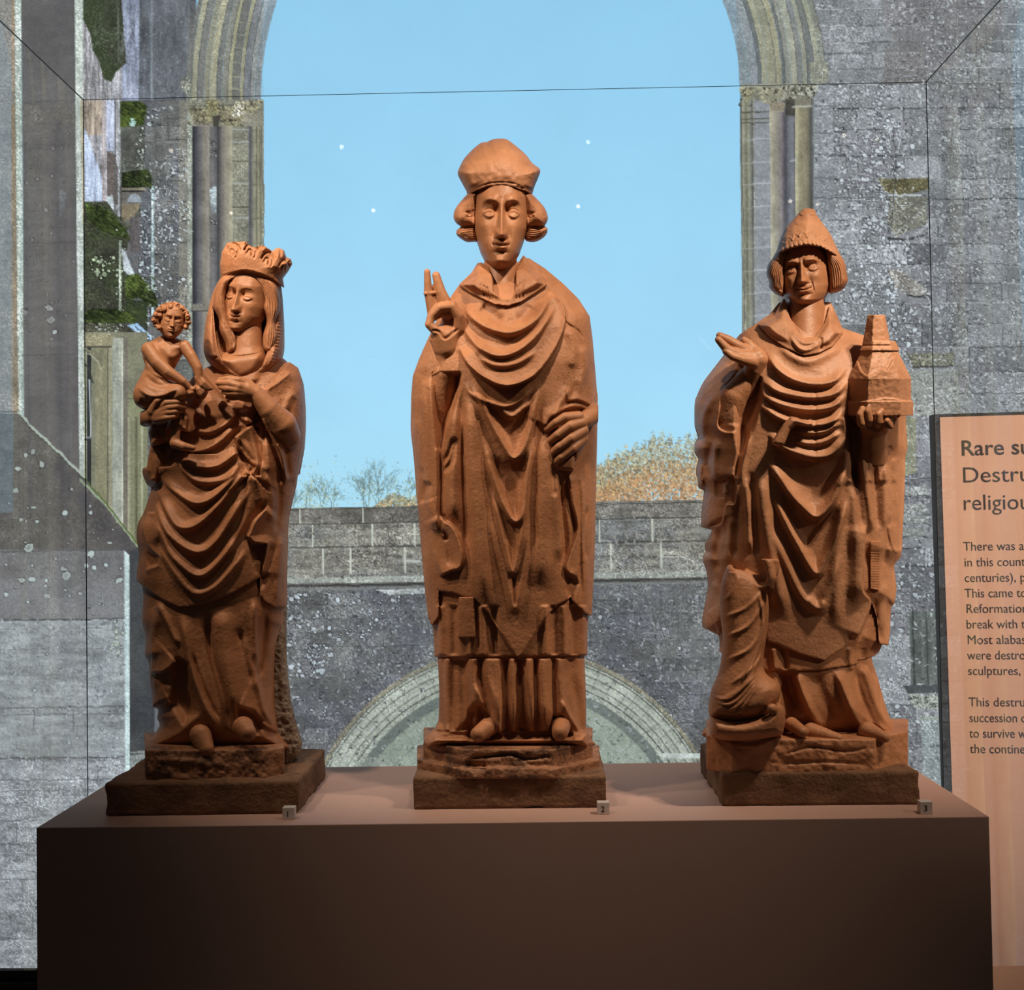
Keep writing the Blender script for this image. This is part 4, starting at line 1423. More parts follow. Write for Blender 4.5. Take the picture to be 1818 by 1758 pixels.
class Vol:
    """a volume being carved: axes x, y, d; field < 0 is stone"""

    def __init__(self, x0, x1, y0, y1, d0, d1, step):
        self.step = step
        self.org = (x0, y0, d0)
        self.x = np.arange(x0, x1 + step, step, dtype=np.float32)[None, None, :]
        self.y = np.arange(y0, y1 + step, step, dtype=np.float32)[None, :, None]
        self.d = np.arange(d0, d1 + step, step, dtype=np.float32)[:, None, None]
        self.X2, self.Y2 = np.meshgrid(self.x.ravel(), self.y.ravel())
        self.F = np.full((self.d.size, self.y.size, self.x.size), 50.0, np.float32)

    # --- fields
    def inflate(self, pts, R, Tf, Tb=None, d0=0.0, smooth=False):
        """a rounded body with this outline; Tf/Tb: depth in front of / behind d0 (numbers or [(y, T), ...])"""
        P = catmull(list(pts) + [pts[0]])[:-1] if smooth else pts
        sd = sdf_poly(self.X2, self.Y2, P)
        q = np.clip(1 + sd / R, 0, None)[None]

        def arr(T):
            if isinstance(T, (list, tuple)):
                a = np.interp(self.y.ravel(), [t[0] for t in T], [t[1] for t in T])
                n = max(3, int(14 / self.step))
                k = np.hanning(2 * n + 1); k /= k.sum()
                a = np.convolve(np.pad(a, n, mode='edge'), k, mode='valid')
                return a[None, :, None].astype(np.float32)
            return np.float32(T)
        Tf, Tb = arr(Tf), arr(Tb if Tb is not None else Tf)
        D0 = arr(d0)
        dd = self.d - D0
        T = np.where(dd > 0, Tf, Tb)
        return (np.sqrt(q * q + (dd / T) ** 2) - 1) * np.minimum(R, T)

    def sphere(self, c, r):
        r = np.array(r if np.ndim(r) else (r, r, r), float)
        k = np.sqrt(((self.x - c[0]) / r[0]) ** 2 + ((self.y - c[1]) / r[1]) ** 2 + ((self.d - c[2]) / r[2]) ** 2)
        return (k - 1) * r.min()

    def cone(self, a, b, ra, rb):
        a = np.array(a, np.float32); b = np.array(b, np.float32)
        ab = b - a
        L2 = float((ab * ab).sum()) + 1e-9
        t = np.clip(((self.x - a[0]) * ab[0] + (self.y - a[1]) * ab[1] + (self.d - a[2]) * ab[2]) / L2, 0, 1)
        dx = self.x - a[0] - t * ab[0]; dy = self.y - a[1] - t * ab[1]; dd = self.d - a[2] - t * ab[2]
        return np.sqrt(dx * dx + dy * dy + dd * dd) - (ra + (rb - ra) * t)

    def chain(self, pts, rs, k=2.0):
        f = None
        for i in range(len(pts) - 1):
            c = self.cone(pts[i], pts[i + 1], rs[i], rs[i + 1])
            f = c if f is None else np.minimum(f, c)
        return f

    def prism(self, pts, smooth=False):
        P = catmull(list(pts) + [pts[0]])[:-1] if smooth else pts
        return sdf_poly(self.X2, self.Y2, P)[None]

    def box(self, x0, x1, y0, y1, d0, d1):
        f = np.maximum(x0 - self.x, self.x - x1)
        f = np.maximum(f, np.maximum(y0 - self.y, self.y - y1))
        return np.maximum(f, np.maximum(d0 - self.d, self.d - d1))

    # --- combination
    def add(self, f, k=0.0):
        self.F = np.minimum(self.F, f) if k <= 0 else smin(self.F, f, k)
        return self

    def cut(self, f, k=0.0):
        self.F = np.maximum(self.F, -f) if k <= 0 else -smin(-self.F, f, k)
        return self

    def mesh(self, relief=None, relax_it=1, back=None, gain=1.0):
        # close at the walls of the volume
        F = self.F.copy()
        F[0] = np.maximum(F[0], 1); F[-1] = np.maximum(F[-1], 1)
        F[:, 0] = np.maximum(F[:, 0], 1); F[:, -1] = np.maximum(F[:, -1], 1)
        F[:, :, 0] = np.maximum(F[:, :, 0], 1); F[:, :, -1] = np.maximum(F[:, :, -1], 1)
        V, Q = surfnet(F, self.org, self.step)
        V = relax(V, Q, relax_it)
        Q = orient(V, Q)
        if relief is not None:
            N = vnormals(V, Q)
            w = smoothstep(N[:, 2], 0.02, 0.40)
            h = relief.sample(V[:, 0], V[:, 1]) * gain * w
            # push along the depth, eased sideways so steep flanks do not smear
            D = N * np.array([0.25, 0.15, 1.0])
            V = V + D * h[:, None]
        return V, Q


def smin(a, b, k):
    h = np.clip(0.5 + 0.5 * (b - a) / k, 0, 1)
    return b * (1 - h) + a * h - k * h * (1 - h)


def orient(V, Q):
    """make quads face outwards (signed volume test)"""
    a, b, c = V[Q[:, 0]], V[Q[:, 1]], V[Q[:, 2]]
    vol = np.einsum('ij,ij->i', a - V.mean(0), np.cross(b - V.mean(0), c - V.mean(0))).sum()
    return Q if vol > 0 else Q[:, ::-1]


def carve(name, fr, VQ, mat, root):
    V, Q = VQ
    W = fr.V3(V)
    return mesh_np(name, W, orient(W, Q), mat, parent=root, origin=np.array(root.location))


# --- a head is carved on its own frontal frame: u right, v down (0 at the eye line, 1 = chin), w forward; unit = eye-to-chin
def head_mesh(P):
    nu, nv = P.get('nu', 210), P.get('nv', 230)
    v = np.linspace(0, 1, nv)
    # v -> height from crown (-0.98) to under the chin (1.03)
    top, bot = P.get('top', -1.0), 1.03
    yy = top + (bot - top) * (0.5 - 0.5 * np.cos(np.pi * v) * 0.35 - 0.325 * 0 + (v - 0.5) * 0.65)
    yy = top + (bot - top) * ((v * 0.65) + 0.35 * (0.5 - 0.5 * np.cos(np.pi * v)))
    jw = P.get('jaw', 1.0)
    ck = P.get('cheek', 0.68)
    prof = [(-1.0, 0.0), (-0.97, 0.22), (-0.85, 0.44), (-0.6, 0.62), (-0.3, 0.69), (0.0, 0.70), (0.25, ck), (0.5, 0.60 * jw + 0.0), (0.7, 0.50 * jw), (0.85, 0.38 * jw), (0.95, 0.26 * jw), (1.01, 0.12 * jw), (1.03, 0.0)]
    W = np.interp(yy, [p[0] for p in prof], [p[1] for p in prof])
    for _ in range(3):
        W[1:-1] = (W[:-2] + 2 * W[1:-1] + W[2:]) / 4
    fp = [(-1.0, 0.0), (-0.97, 0.25), (-0.85, 0.48), (-0.6, 0.68), (-0.3, 0.75), (0.0, 0.72), (0.3, 0.71), (0.55, 0.71), (0.75, 0.70), (0.88, 0.68), (0.96, 0.58), (1.01, 0.36), (1.03, 0.0)]
    Ff = np.interp(yy, [p[0] for p in fp], [p[1] for p in fp])
    bp = [(-1.0, 0.0), (-0.97, 0.3), (-0.85, 0.6), (-0.6, 0.8), (-0.2, 0.88), (0.2, 0.72), (0.5, 0.42), (0.8, 0.12), (0.95, -0.08), (1.03, -0.1)]
    Bb = np.interp(yy, [p[0] for p in bp], [p[1] for p in bp])
    for _ in range(3):
        Ff[1:-1] = (Ff[:-2] + 2 * Ff[1:-1] + Ff[2:]) / 4
        Bb[1:-1] = (Bb[:-2] + 2 * Bb[1:-1] + Bb[2:]) / 4
    th0 = np.linspace(0, 1, nu, endpoint=False)
    # denser in front: angle measured from the front
    th = (th0 - 0.5) * 2                                 # -1..1
    ang = np.pi * np.sign(th) * (0.62 * np.abs(th) + 0.38 * np.abs(th) ** 3)
    S, C = np.sin(ang)[None, :], np.cos(ang)[None, :]
    Yv = yy[:, None] + 0 * S
    e = P.get('round', 0.86)
    ef = P.get('flat', 0.80)
    U = W[:, None] * np.sign(S) * np.abs(S) ** e
    Wd = np.where(C > 0, Ff[:, None] * np.abs(C) ** ef, -Bb[:, None] * np.abs(C) ** 0.9)
    front = smoothstep(np.broadcast_to(C, U.shape), 0.05, 0.35)
    h = np.zeros_like(U)
    g = lambda x, y, sx, sy: np.exp(-((U - x) / sx) ** 2 - ((Yv - y) / sy) ** 2)
    aU = np.abs(U)
    sg = np.sign(U)
    ex, ey = P.get('eye_x', 0.275), 0.0
    es = P.get('eye_s', 1.0)
    # sockets, brow ridge, eyeball, lids
    h -= 0.115 * np.exp(-((aU - ex + 0.02) / (0.17)) ** 2 - ((Yv - ey + 0.02) / 0.115) ** 2)
    h -= 0.115 * np.exp(-((aU - 0.135) / 0.065) ** 2 - ((Yv - ey + 0.06) / 0.10) ** 2)
    browy = ey - 0.195 - 0.05 * P.get('arch', 1.0) * (1 - ((aU - 0.30) / 0.2) ** 2) + 0.03
    h += P.get('brow', 0.05) * np.exp(-((Yv - browy) / np.where(Yv > browy, 0.035, 0.09)) ** 2) * smoothstep(aU, 0.05, 0.14) * smoothstep(-aU, -0.52, -0.36)
    du, dv = (aU - ex) / (0.150 * es), (Yv - ey - 0.012) / (0.088 * es)
    r2 = du * du + dv * dv
    h += 0.105 * np.exp(-0.85 * r2 ** 1.35)
    op = P.get('open', 0.6)
    # upper lid edge and lower lid edge as arcs
    uly = ey + 0.008 - (0.088 * es) * op * (1 - du ** 2) + (1 - op) * 0.035
    lly = ey + 0.012 + (0.072 * es) * (1 - 0.9 * du ** 2)
    inl = smoothstep(-np.abs(du), -1.06, -0.9)
    h += 0.022 * np.exp(-((Yv - uly) / 0.014) ** 2) * inl
    h += 0.011 * np.exp(-((Yv - lly) / 0.015) ** 2) * inl
    h -= 0.022 * np.exp(-((Yv - (uly - 0.042)) / 0.013) ** 2) * inl * P.get('crease', 1.0)
    h -= 0.016 * np.exp(-((Yv - (lly + 0.05)) / 0.022) ** 2) * inl
    
    if P.get('pupil'):
        h -= 0.016 * np.exp(-((aU - ex) ** 2 + (Yv - ey - 0.01) ** 2) / 0.020 ** 2)
        h += 0.010 * np.exp(-((np.sqrt((aU - ex) ** 2 + (Yv - ey - 0.01) ** 2) - 0.045) / 0.011) ** 2)
    # nose
    nl = P.get('nose_len', 0.47)
    t = np.clip((Yv + 0.10) / (nl + 0.10), 0, 1)
    nw = 0.052 + 0.045 * t ** 2
    nh = (0.075 + 0.255 * t ** 1.25) * P.get('nose', 1.0)
    under = smoothstep(-(Yv - nl), -0.045, 0.015)
    abv = smoothstep(Yv, -0.32, 0.02)
    h += nh * np.exp(-(aU / nw) ** 2 * 0.75) * under * abv
    h += 0.085 * np.exp(-((aU - 0.105) / 0.048) ** 2 - ((Yv - nl + 0.055) / np.where(Yv > nl - 0.055, 0.05, 0.075)) ** 2) * P.get('nose', 1.0)
    h -= 0.04 * np.exp(-((aU - 0.19) / 0.06) ** 2 - ((Yv - nl + 0.03) / 0.10) ** 2)
    # mouth
    my, mw = P.get('mouth_y', 0.66), P.get('mouth_w', 0.215)
    mb = smoothstep(-aU, -mw, -mw * 0.55)
    h += 0.055 * np.exp(-(aU / 0.30) ** 2 - ((Yv - my) / 0.16) ** 2)
    curve = my + P.get('smile', -0.02) * (aU / mw) ** 2
    h += 0.050 * np.exp(-((Yv - (curve - 0.043 + 0.012 * np.exp(-(aU / 0.04) ** 2))) / 0.030) ** 2) * mb
    h += 0.060 * np.exp(-((Yv - (curve + 0.050)) / 0.034) ** 2) * smoothstep(-aU, -mw * 0.9, -mw * 0.35)
    h -= 0.055 * np.exp(-((Yv - curve) / 0.014) ** 2) * smoothstep(-aU, -mw * 1.12, -mw * 0.8)
    h -= 0.035 * np.exp(-((aU - mw) / 0.035) ** 2 - ((Yv - curve) / 0.04) ** 2)
    h -= 0.03 * np.exp(-(aU / 0.03) ** 2 - ((Yv - (my - 0.105)) / 0.045) ** 2)
    h -= 0.045 * np.exp(-(aU / 0.17) ** 2 - ((Yv - (my + 0.125)) / 0.035) ** 2)
    # chin, cheeks, temples
    h += P.get('chin', 0.07) * np.exp(-(aU / 0.16) ** 2 - ((Yv - 0.88) / 0.09) ** 2)
    h += P.get('cheekbone', 0.03) * np.exp(-((aU - 0.43) / 0.15) ** 2 - ((Yv - 0.24) / 0.14) ** 2)
    h -= P.get('furrow', 0.02) * np.exp(-((aU - 0.25 - 0.12 * (Yv - 0.45)) / 0.025) ** 2) * smoothstep(Yv, 0.36, 0.46) * smoothstep(-Yv, -0.75, -0.6)
    h = h * front
    for (bu, bv, bs, ba) in P.get('bumps', []):
        h += ba * g(bu, bv, bs, bs) * front
    Wd = Wd + h
    pts = np.stack([U, Yv, Wd], -1).reshape(-1, 3)
    I = np.arange(nu * nv).reshape(nv, nu)
    J = np.roll(I, -1, axis=1)
    Q = np.stack([I[:-1].ravel(), I[1:].ravel(), J[1:].ravel(), J[:-1].ravel()], -1)
    return pts, Q


def rot3(yaw, pitch, roll):
    """yaw > 0 turns the face to the viewer's right, pitch > 0 looks up, roll > 0 leans the crown to the viewer's right"""
    cy, sy = math.cos(yaw), math.sin(yaw)
    Ry = np.array([[cy, 0, sy], [0, 1, 0], [-sy, 0, cy]])
    cp, sp = math.cos(pitch), math.sin(pitch)
    Rx = np.array([[1, 0, 0], [0, cp, -sp], [0, sp, cp]])
    cr, sr = math.cos(roll), math.sin(roll)
    Rz = np.array([[cr, -sr, 0], [sr, cr, 0], [0, 0, 1]])
    return Rz @ Ry @ Rx


def place(pts, R, scale, c):
    sc = np.array(scale if np.ndim(scale) else (scale, scale, scale), float)
    return (pts * sc) @ R.T + np.array(c, float)


def tube_mesh(path, radii, nseg=40, grooves=0, depth=0.0, flat=1.0, twist=0.0, close=True):
    """swept strand bundle along a 3-D path with running grooves"""
    P = catmull(path, 10)
    n = len(P)
    rr = np.interp(np.linspace(0, 1, n), np.linspace(0, 1, len(radii)), radii)
    T = np.gradient(P, axis=0)
    T /= np.linalg.norm(T, axis=1, keepdims=True) + 1e-9
    up = np.array([0, 0, 1.0])
    A = np.cross(T, up); A /= np.linalg.norm(A, axis=1, keepdims=True) + 1e-9
    B = np.cross(A, T)
    ph = np.linspace(0, 2 * np.pi, nseg, endpoint=False)
    R = rr[:, None] * (1 + depth * (np.abs(np.sin(ph[None, :] * grooves / 2 + twist * np.linspace(0, 1, n)[:, None])) - 0.5))
    V = P[:, None, :] + A[:, None, :] * (np.cos(ph)[None, :] * R)[..., None] + B[:, None, :] * (np.sin(ph)[None, :] * R * flat)[..., None]
    V = V.reshape(-1, 3)
    I = np.arange(n * nseg).reshape(n, nseg)
    J = np.roll(I, -1, 1)
    Q = np.stack([I[:-1].ravel(), J[:-1].ravel(), J[1:].ravel(), I[1:].ravel()], -1)
    if close:
        c0, c1 = len(V), len(V) + 1
        V = np.vstack([V, P[:1], P[-1:]])
        Q = np.vstack([Q, np.stack([J[0], I[0], np.full(nseg, c0), np.full(nseg, c0)], -1)[:, [0, 1, 2, 3]], np.stack([I[-1], J[-1], np.full(nseg, c1), np.full(nseg, c1)], -1)])
    return V, Q


def join(parts):
    V, Q, o = [], [], 0
    for v, q in parts:
        V.append(v); Q.append(q + o); o += len(v)
    return np.vstack(V), np.vstack(Q)
# ------------------------------------------------------------------ shared statue parts
def stone_slab(root, FLp, FRp, hpx, ratio, mat=None, seed=3):
    """rectangular slab under a statue, measured from its two lower front corners"""
    A, B = on_height(FLp[0], FLp[1], PT), on_height(FRp[0], FRp[1], PT)
    A, B = Vector(A), Vector(B)
    u = (B - A)
    w = u.length
    u.normalize()
    n = Vector((-u.y, u.x, 0))
    dep = w * ratio
    h = hpx * (A.y + B.y) / 2 / FPX
    bm = bmesh.new()
    add_box(bm, (0, 0, 0.0), (w, dep, h), 0.004)
    bmesh.ops.subdivide_edges(bm, edges=[e for e in bm.edges if e.calc_length() > 0.02], cuts=26, use_grid_fill=True)
    from mathutils import noise as mn
    for v in bm.verts:
        p = v.co
        q = Vector((p.x * 26 + seed, p.y * 26, p.z * 26))
        k = 0.0022 * mn.fractal(q, 1.0, 2.0, 4)
        ex = min(p.x, w - p.x, 0.02) / 0.02
        chip = 0.006 * max(0, mn.noise(Vector((p.x * 14 + seed * 3, p.y * 14, p.z * 20))) - 0.25)
        c = Vector((w / 2, dep / 2, h / 2))
        dirv = (p - c); dirv.x /= w; dirv.y /= dep; dirv.z /= h
        m = max(abs(dirv.x), abs(dirv.y), abs(dirv.z))
        nv = Vector((dirv.x if abs(dirv.x) > m * 0.86 else 0, dirv.y if abs(dirv.y) > m * 0.86 else 0, dirv.z if abs(dirv.z) > m * 0.86 else 0))
        if nv.length > 0:
            nv.normalize()
        edge = sum(1 for t in (dirv.x, dirv.y, dirv.z) if abs(t) > m * 0.86)
        v.co = p + nv * k - nv * chip * (1.6 if edge > 1 else 0.3)
        if v.co.z < 0.0008:
            v.co.z = 0.0
    org = Vector(root.location)
    Mx = Matrix(((u.x, n.x, 0, A.x - org.x), (u.y, n.y, 0, A.y - org.y), (0, 0, 1, PT - org.z + 0.0003), (0, 0, 0, 1)))
    bmesh.ops.transform(bm, matrix=Mx, verts=bm.verts)
    o = bm_obj('base_slab', bm, mat or M['slab'], root, smooth=True)
    return o


def strands(rel, c0, c1, n, a, w):
    """a family of grooves between two curves with the same number of points"""
    c0, c1 = np.array(c0, float), np.array(c1, float)
    for i in range(n):
        t = i / (n - 1)
        rel.fold([tuple(p) for p in c0 * (1 - t) + c1 * t], a, w, w, tap=0.05)


def statue_root(name, FLp, FRp, ratio):
    A, B = Vector(on_height(FLp[0], FLp[1], PT)), Vector(on_height(FRp[0], FRp[1], PT))
    w = (B - A).length
    u = (B - A).normalized()
    n = Vector((-u.y, u.x, 0))
    c = (A + B) / 2 + n * w * ratio / 2
    return empty(name, (c.x, c.y, PT)), Frame3(c.y)


# ------------------------------------------------------------------ the bishop with the raised hand (middle)
def build_bishop():
    root, fr = statue_root('bishop_statue', (734, 1438), (1077, 1434.3), 0.72)
    tag(root, 'tallest middle stone statue of a bishop in flared mitre raising one hand in blessing', 'statue', 'medieval statues on the plinth')
    stone_slab(root, (734, 1438), (1077, 1434.3), 56, 0.72, seed=3)
    C = lambda *p: rg(700, 220, 3.6625, p)
    D = lambda *p: rg(700, 660, 3.8225, p)
    E = lambda *p: rg(700, 1060, 4.1854, p)
    outline = (C((600, 930), (545, 905), (500, 975), (440, 1040), (370, 1110), (300, 1230), (240, 1340), (175, 1530), (140, 1640), (135, 1758))
               + D((138, 200), (145, 380), (165, 560), (180, 760), (185, 920), (210, 1100), (220, 1300), (230, 1440), (245, 1560), (255, 1700))
               + E((270, 100), (280, 210), (290, 300), (297, 460), (310, 700), (305, 920), (285, 1130), (1455, 1130), (1450, 1000), (1447, 700), (1437, 415), (1440, 250), (1445, 140))
               + D((1318, 1640), (1325, 1500), (1326, 1250), (1335, 1000), (1340, 800), (1345, 560), (1350, 300), (1340, 150))
               + C((1285, 1758), (1270, 1560), (1255, 1400), (1240, 1250), (1180, 1160), (1090, 1060), (970, 960), (860, 890), (800, 900)))
    Tf = [(455, 26), (500, 62), (560, 84), (640, 96), (740, 98), (900, 98), (1060, 96), (1170, 90), (1300, 100)]
    Tb = [(455, 40), (520, 62), (700, 78), (1300, 80)]
    R = Relief(725, 440, 1070, 1345)
    # --- collar and bowl folds of the chasuble
    R.fold(C((455, 1165), (500, 1250), (590, 1320), (740, 1362), (860, 1322), (950, 1240), (1010, 1110)), 15, 11, 4.5)
    R.fold(C((440, 1290), (500, 1400), (580, 1475), (690, 1510), (810, 1475), (930, 1370), (1050, 1180)), 14, 10, 4)
    R.fold(C((540, 1500), (620, 1560), (720, 1575), (830, 1545), (930, 1470)), 8, 9, 3.5)
    R.fold(C((560, 1180), (640, 1240), (700, 1300)), -9, 12)
    R.fold(C((900, 1180), (860, 1240), (800, 1290)), -6, 10)
    hem = C((415, 1450), (480, 1570), (590, 1660), (730, 1708), (870, 1668), (960, 1590), (1050, 1450), (1108, 1290), (1090, 1180), (1000, 1060))
    R.edge(hem, 20, L=46, side=-1, soft=2.2, under=5)
    R.fold(hem, 5, 6, 3)
    R.fold(C((975, 1040), (1060, 1160), (1105, 1275), (1200, 1350), (1245, 1420)), -5, 1.3)
    R.fold(C((900, 1000), (985, 1050), (1090, 1200)), -4, 1.3)
    R.fold(C((1130, 1320), (1165, 1450), (1150, 1600)), 8, 9)
    R.fold(C((1220, 1430), (1230, 1600), (1180, 1758)), 9, 8)
    # left shoulder falling into the sleeve
    R.fold(C((330, 1300), (230, 1450), (175, 1640)), 8, 10)
    # --- V folds down the front
    R.fold(D((480, 60), (520, 150), (620, 200), (760, 235), (860, 190), (950, 90)), 9, 8, 3.5)
    R.fold(D((620, 180), (720, 260), (800, 305), (880, 250), (930, 190)), 10, 8, 3.5)
    R.fold(D((520, 40), (580, 180), (650, 340), (740, 500), (810, 588), (880, 520), (940, 330), (985, 60)), 15, 9, 5)
    R.area(D((700, 260), (800, 320), (890, 250), (930, 330), (870, 500), (810, 560), (740, 470)), -5, 14)
    R.fold(D((600, 420), (650, 650), (700, 800), (760, 940), (820, 1018), (870, 960), (900, 750), (950, 420)), 15, 8, 5)
    R.area(D((660, 600), (800, 640), (910, 600), (880, 800), (820, 960), (750, 860)), -8, 14)
    R.fold(D((650, 760), (700, 980), (750, 1180), (805, 1362), (850, 1200), (880, 1000), (900, 860)), 13, 7, 4.5)
    R.fold(D((640, 900), (690, 1150), (760, 1400), (820, 1600), (870, 1400), (900, 1150), (930, 900)), 9, 9, 7)
    R.fold(D((810, 1380), (820, 1600)), -5, 3)
    # long vertical pipes either side
    R.fold(D((530, 110), (520, 400), (560, 900), (600, 1400), (640, 1640)), 15, 15)
    R.fold(D((455, 90), (460, 400), (480, 900), (500, 1300)), -12, 7)
    R.fold(D((415, 220), (400, 560), (395, 900), (420, 1040)), 11, 10)
    R.fold(D((990, 100), (960, 500), (950, 900), (920, 1300)), -8, 8)
    R.fold(D((1010, 380), (1010, 700), (1000, 1100), (1010, 1500)), 13, 20)
    R.fold(D((1090, 700), (1110, 1000), (1130, 1300)), 8, 10)
    R.fold(D((1130, 680), (1140, 900), (1165, 1140), (1150, 1330)), -14, 5)
    # raised arm: sleeve mouth and hanging cuff
    R.area(D((265, 90), (285, 350), (300, 510), (340, 380), (390, 260), (440, 90), (440, 20), (270, 20)), -34, 7)
    R.fold(D((320, 640), (370, 560), (405, 470), (390, 600), (330, 700)), -10, 5)
    R.edge(D((268, 30), (275, 300), (297, 560), (300, 900), (310, 1080)), 15, L=16, side=1, soft=2.2, under=8)
    R.fold(D((205, 60), (215, 400), (240, 800), (262, 1050)), 8, 6)
    R.fold(D((235, 740), (190, 850), (195, 900)), -14, 8)
    R.fold(D((170, 300), (190, 640), (200, 700)), 6, 6)
    R.edge(D((215, 880), (250, 960), (262, 1060), (310, 1085)), 8, L=14, side=-1, soft=2)
    # zigzag hem at left
    R.edge(D((312, 960), (340, 1010), (395, 1045), (440, 1120), (470, 1235), (455, 1330), (390, 1355), (305, 1392)), 15, L=26, side=1, soft=2.0, under=6)
    R.fold(D((350, 1090), (370, 1200), (385, 1330)), -7, 5)
    R.fold(D((330, 1110), (345, 1100), (355, 1150)), -6, 4)
    # cloth falling from the other hand
    R.edge(D((1180, 690), (1200, 880), (1235, 1080), (1160, 1330), (1245, 1400)), 12, L=16, side=-1, soft=2, under=6)
    for x in (1262, 1285):
        R.fold(D((x - 20, 650), (x - 5, 900), (x + 10, 1200), (x + 20, 1560)), 7, 3.6)
    R.fold(D((1245, 650), (1255, 900), (1265, 1300), (1275, 1560)), -9, 3)
    R.fold(D((1310, 900), (1290, 1100), (1305, 1300)), -9, 3.5)
    R.area(D((1170, 1380), (1230, 1400), (1250, 1440), (1200, 1560), (1175, 1480)), -14, 5)
    R.fold(D((1085, 610), (1075, 720), (1090, 860)), -7, 5)
    R.fold(D((1190, 100), (1120, 220), (1060, 330)), 9, 8)
    R.fold(D((1250, 60), (1190, 180), (1120, 270)), -7, 6)
    R.edge(D((1020, 385), (1060, 320), (1130, 270), (1220, 240), (1300, 262), (1350, 330)), 12, L=20, side=-1, soft=2.2, under=7)
    R.edge(D((1160, 200), (1240, 195), (1310, 225), (1350, 250)), 9, L=20, side=-1, soft=2, under=5)
    # --- lower tunic and alb pipes
    for x, a in ((345, 9), (440, -8), (560, 7), (650, 8), (740, -7), (1120, 8), (1185, -6), (1260, 7), (1330, -7), (1400, 8)):
        R.fold(E((x, 60), (x + 4, 250), (x + 6, 436)), a, 6, tap=0.03)
    for x, x2, a, w in ((340, 335, 10, 6), (395, 400, 10, 6), (440, 430, -9, 6), (500, 520, -14, 9), (590, 610, 11, 8), (640, 720, -10, 5), (700, 780, 12, 8), (760, 800, 9, 6),
                        (830, 830, -11, 5), (880, 890, 12, 6), (935, 950, -12, 7), (1000, 1030, 14, 7), (1050, 1055, -12, 4), (1110, 1120, 12, 9), (1185, 1190, -9, 4), (1230, 1260, 11, 8), (1320, 1400, -9, 8), (1390, 1430, 10, 8)):
        R.fold(E((x, 455), (x, 600), ((x + x2) / 2, 760), (x2, 1000)), a, w, tap=0.02)
    R.fold(E((600, 640), (660, 800), (760, 960), (830, 1090)), 10, 6, 4)
    R.area(E((540, 940), (550, 850), (600, 800), (660, 810), (690, 880), (720, 1000), (700, 1050), (560, 1060)), -26, 6)
    R.area(E((1170, 1000), (1190, 900), (1240, 880), (1300, 960), (1330, 1060), (1180, 1080)), -18, 6)
    R.fold(E((1230, 760), (1290, 880), (1380, 1010), (1440, 1050)), 10, 5, 3.5)
    R.edge(E((300, 1040), (360, 1030), (430, 1060), (500, 1100)), 6, L=14, side=-1)
    # --- one body field for every layer
    v = Vol(728, 1064, 446, 1345, -92, 128, 2.2)
    body = v.inflate(catmull(list(outline) + [outline[0]], 4)[:-1], 105, Tf, Tb)
    # alb: from under the tunic hem to the ground
    v.F = np.maximum(body + 5, 1146 - v.y)
    foot = v.cone((875, 1300, 70), (868, 1312, 104), 15, 12)
    v.add(v.inflate(E((290, 1010), (240, 1060), (225, 1130), (1460, 1130), (1450, 1040), (1440, 1000)), 30, 100, 70), 8)
    carve('alb', fr, v.mesh(R), M['alabaster'], root)
    # tunic
    v.F = np.maximum(np.maximum(body + 0.5, v.y - 1166 - (v.x - 900) * -0.01), 1010 - v.y)
    tunic = v.mesh(R)
    carve('dalmatic', fr, tunic, M['alabaster'], root)
    # hanging stole end on the tunic
    v2 = Vol(800, 860, 1040, 1140, 70, 130, 1.5)
    b2 = v2.inflate(outline, 105, Tf, Tb)
    v2.F = np.maximum(b2 - 10, v2.prism(E((480, 0), (590, 0), (604, 300), (472, 300))))
    carve('stole_end', fr, v2.mesh(None), M['alabaster'], root)
    # chasuble
    chas = (C((600, 930), (545, 900), (500, 970), (430, 1035), (300, 1220), (160, 1530), (120, 1640), (110, 1758))
            + D((110, 380), (140, 760), (160, 920), (190, 1300), (215, 1560), (235, 1700)) + E((262, 100), (266, 205), (285, 212), (330, 150), (335, 60))
            + D((300, 1480), (308, 1490), (400, 1500), (470, 1528), (545, 1542), (600, 1600)) + E((640, 70), (690, 112), (760, 220), (840, 345), (915, 450), (950, 425), (1010, 340), (1070, 250), (1120, 168), (1190, 70), (1300, 14), (1312, -10))
            + D((1210, 1560), (1290, 1640), (1340, 1660), (1360, 1250), (1370, 800), (1380, 300)) + C((1320, 1758), (1290, 1400), (1270, 1250), (1200, 1140), (1100, 1040), (980, 940), (870, 870), (800, 900)))
    pr = v.prism(chas)
    v.F = np.maximum(body - 7, pr)
    v.cut(v.cone((890, 440, 20), (890, 500, 30), 30, 24), 4)
    carve('chasuble', fr, v.mesh(R), M['alabaster'], root)
    # amice collar, open in front
    va = Vol(812, 975, 444, 550, -60, 118, 1.5)
    ba = va.inflate(outline, 105, Tf, Tb)
    coll = C((560, 905), (505, 975), (425, 1050), (490, 1095), (570, 1135), (650, 1172), (740, 1184), (830, 1155), (920, 1098), (990, 1048), (960, 985), (870, 895), (842, 860), (815, 900), (700, 940), (610, 925))
    va.F = np.maximum(ba - 15, va.prism(coll))
    va.add(va.inflate(coll, 16, [(455, 34), (480, 62), (510, 84), (545, 92)], 46), 6)
    va.cut(np.maximum(va.prism(C((600, 880), (625, 960), (642, 1010), (648, 1090), (700, 1135), (765, 1135), (790, 1060), (790, 960), (850, 840))), 26 - va.d), 3)
    va.cut(va.cone((888, 430, 10), (888, 500, 28), 26, 20), 4)
    RA = Relief(800, 440, 985, 560)
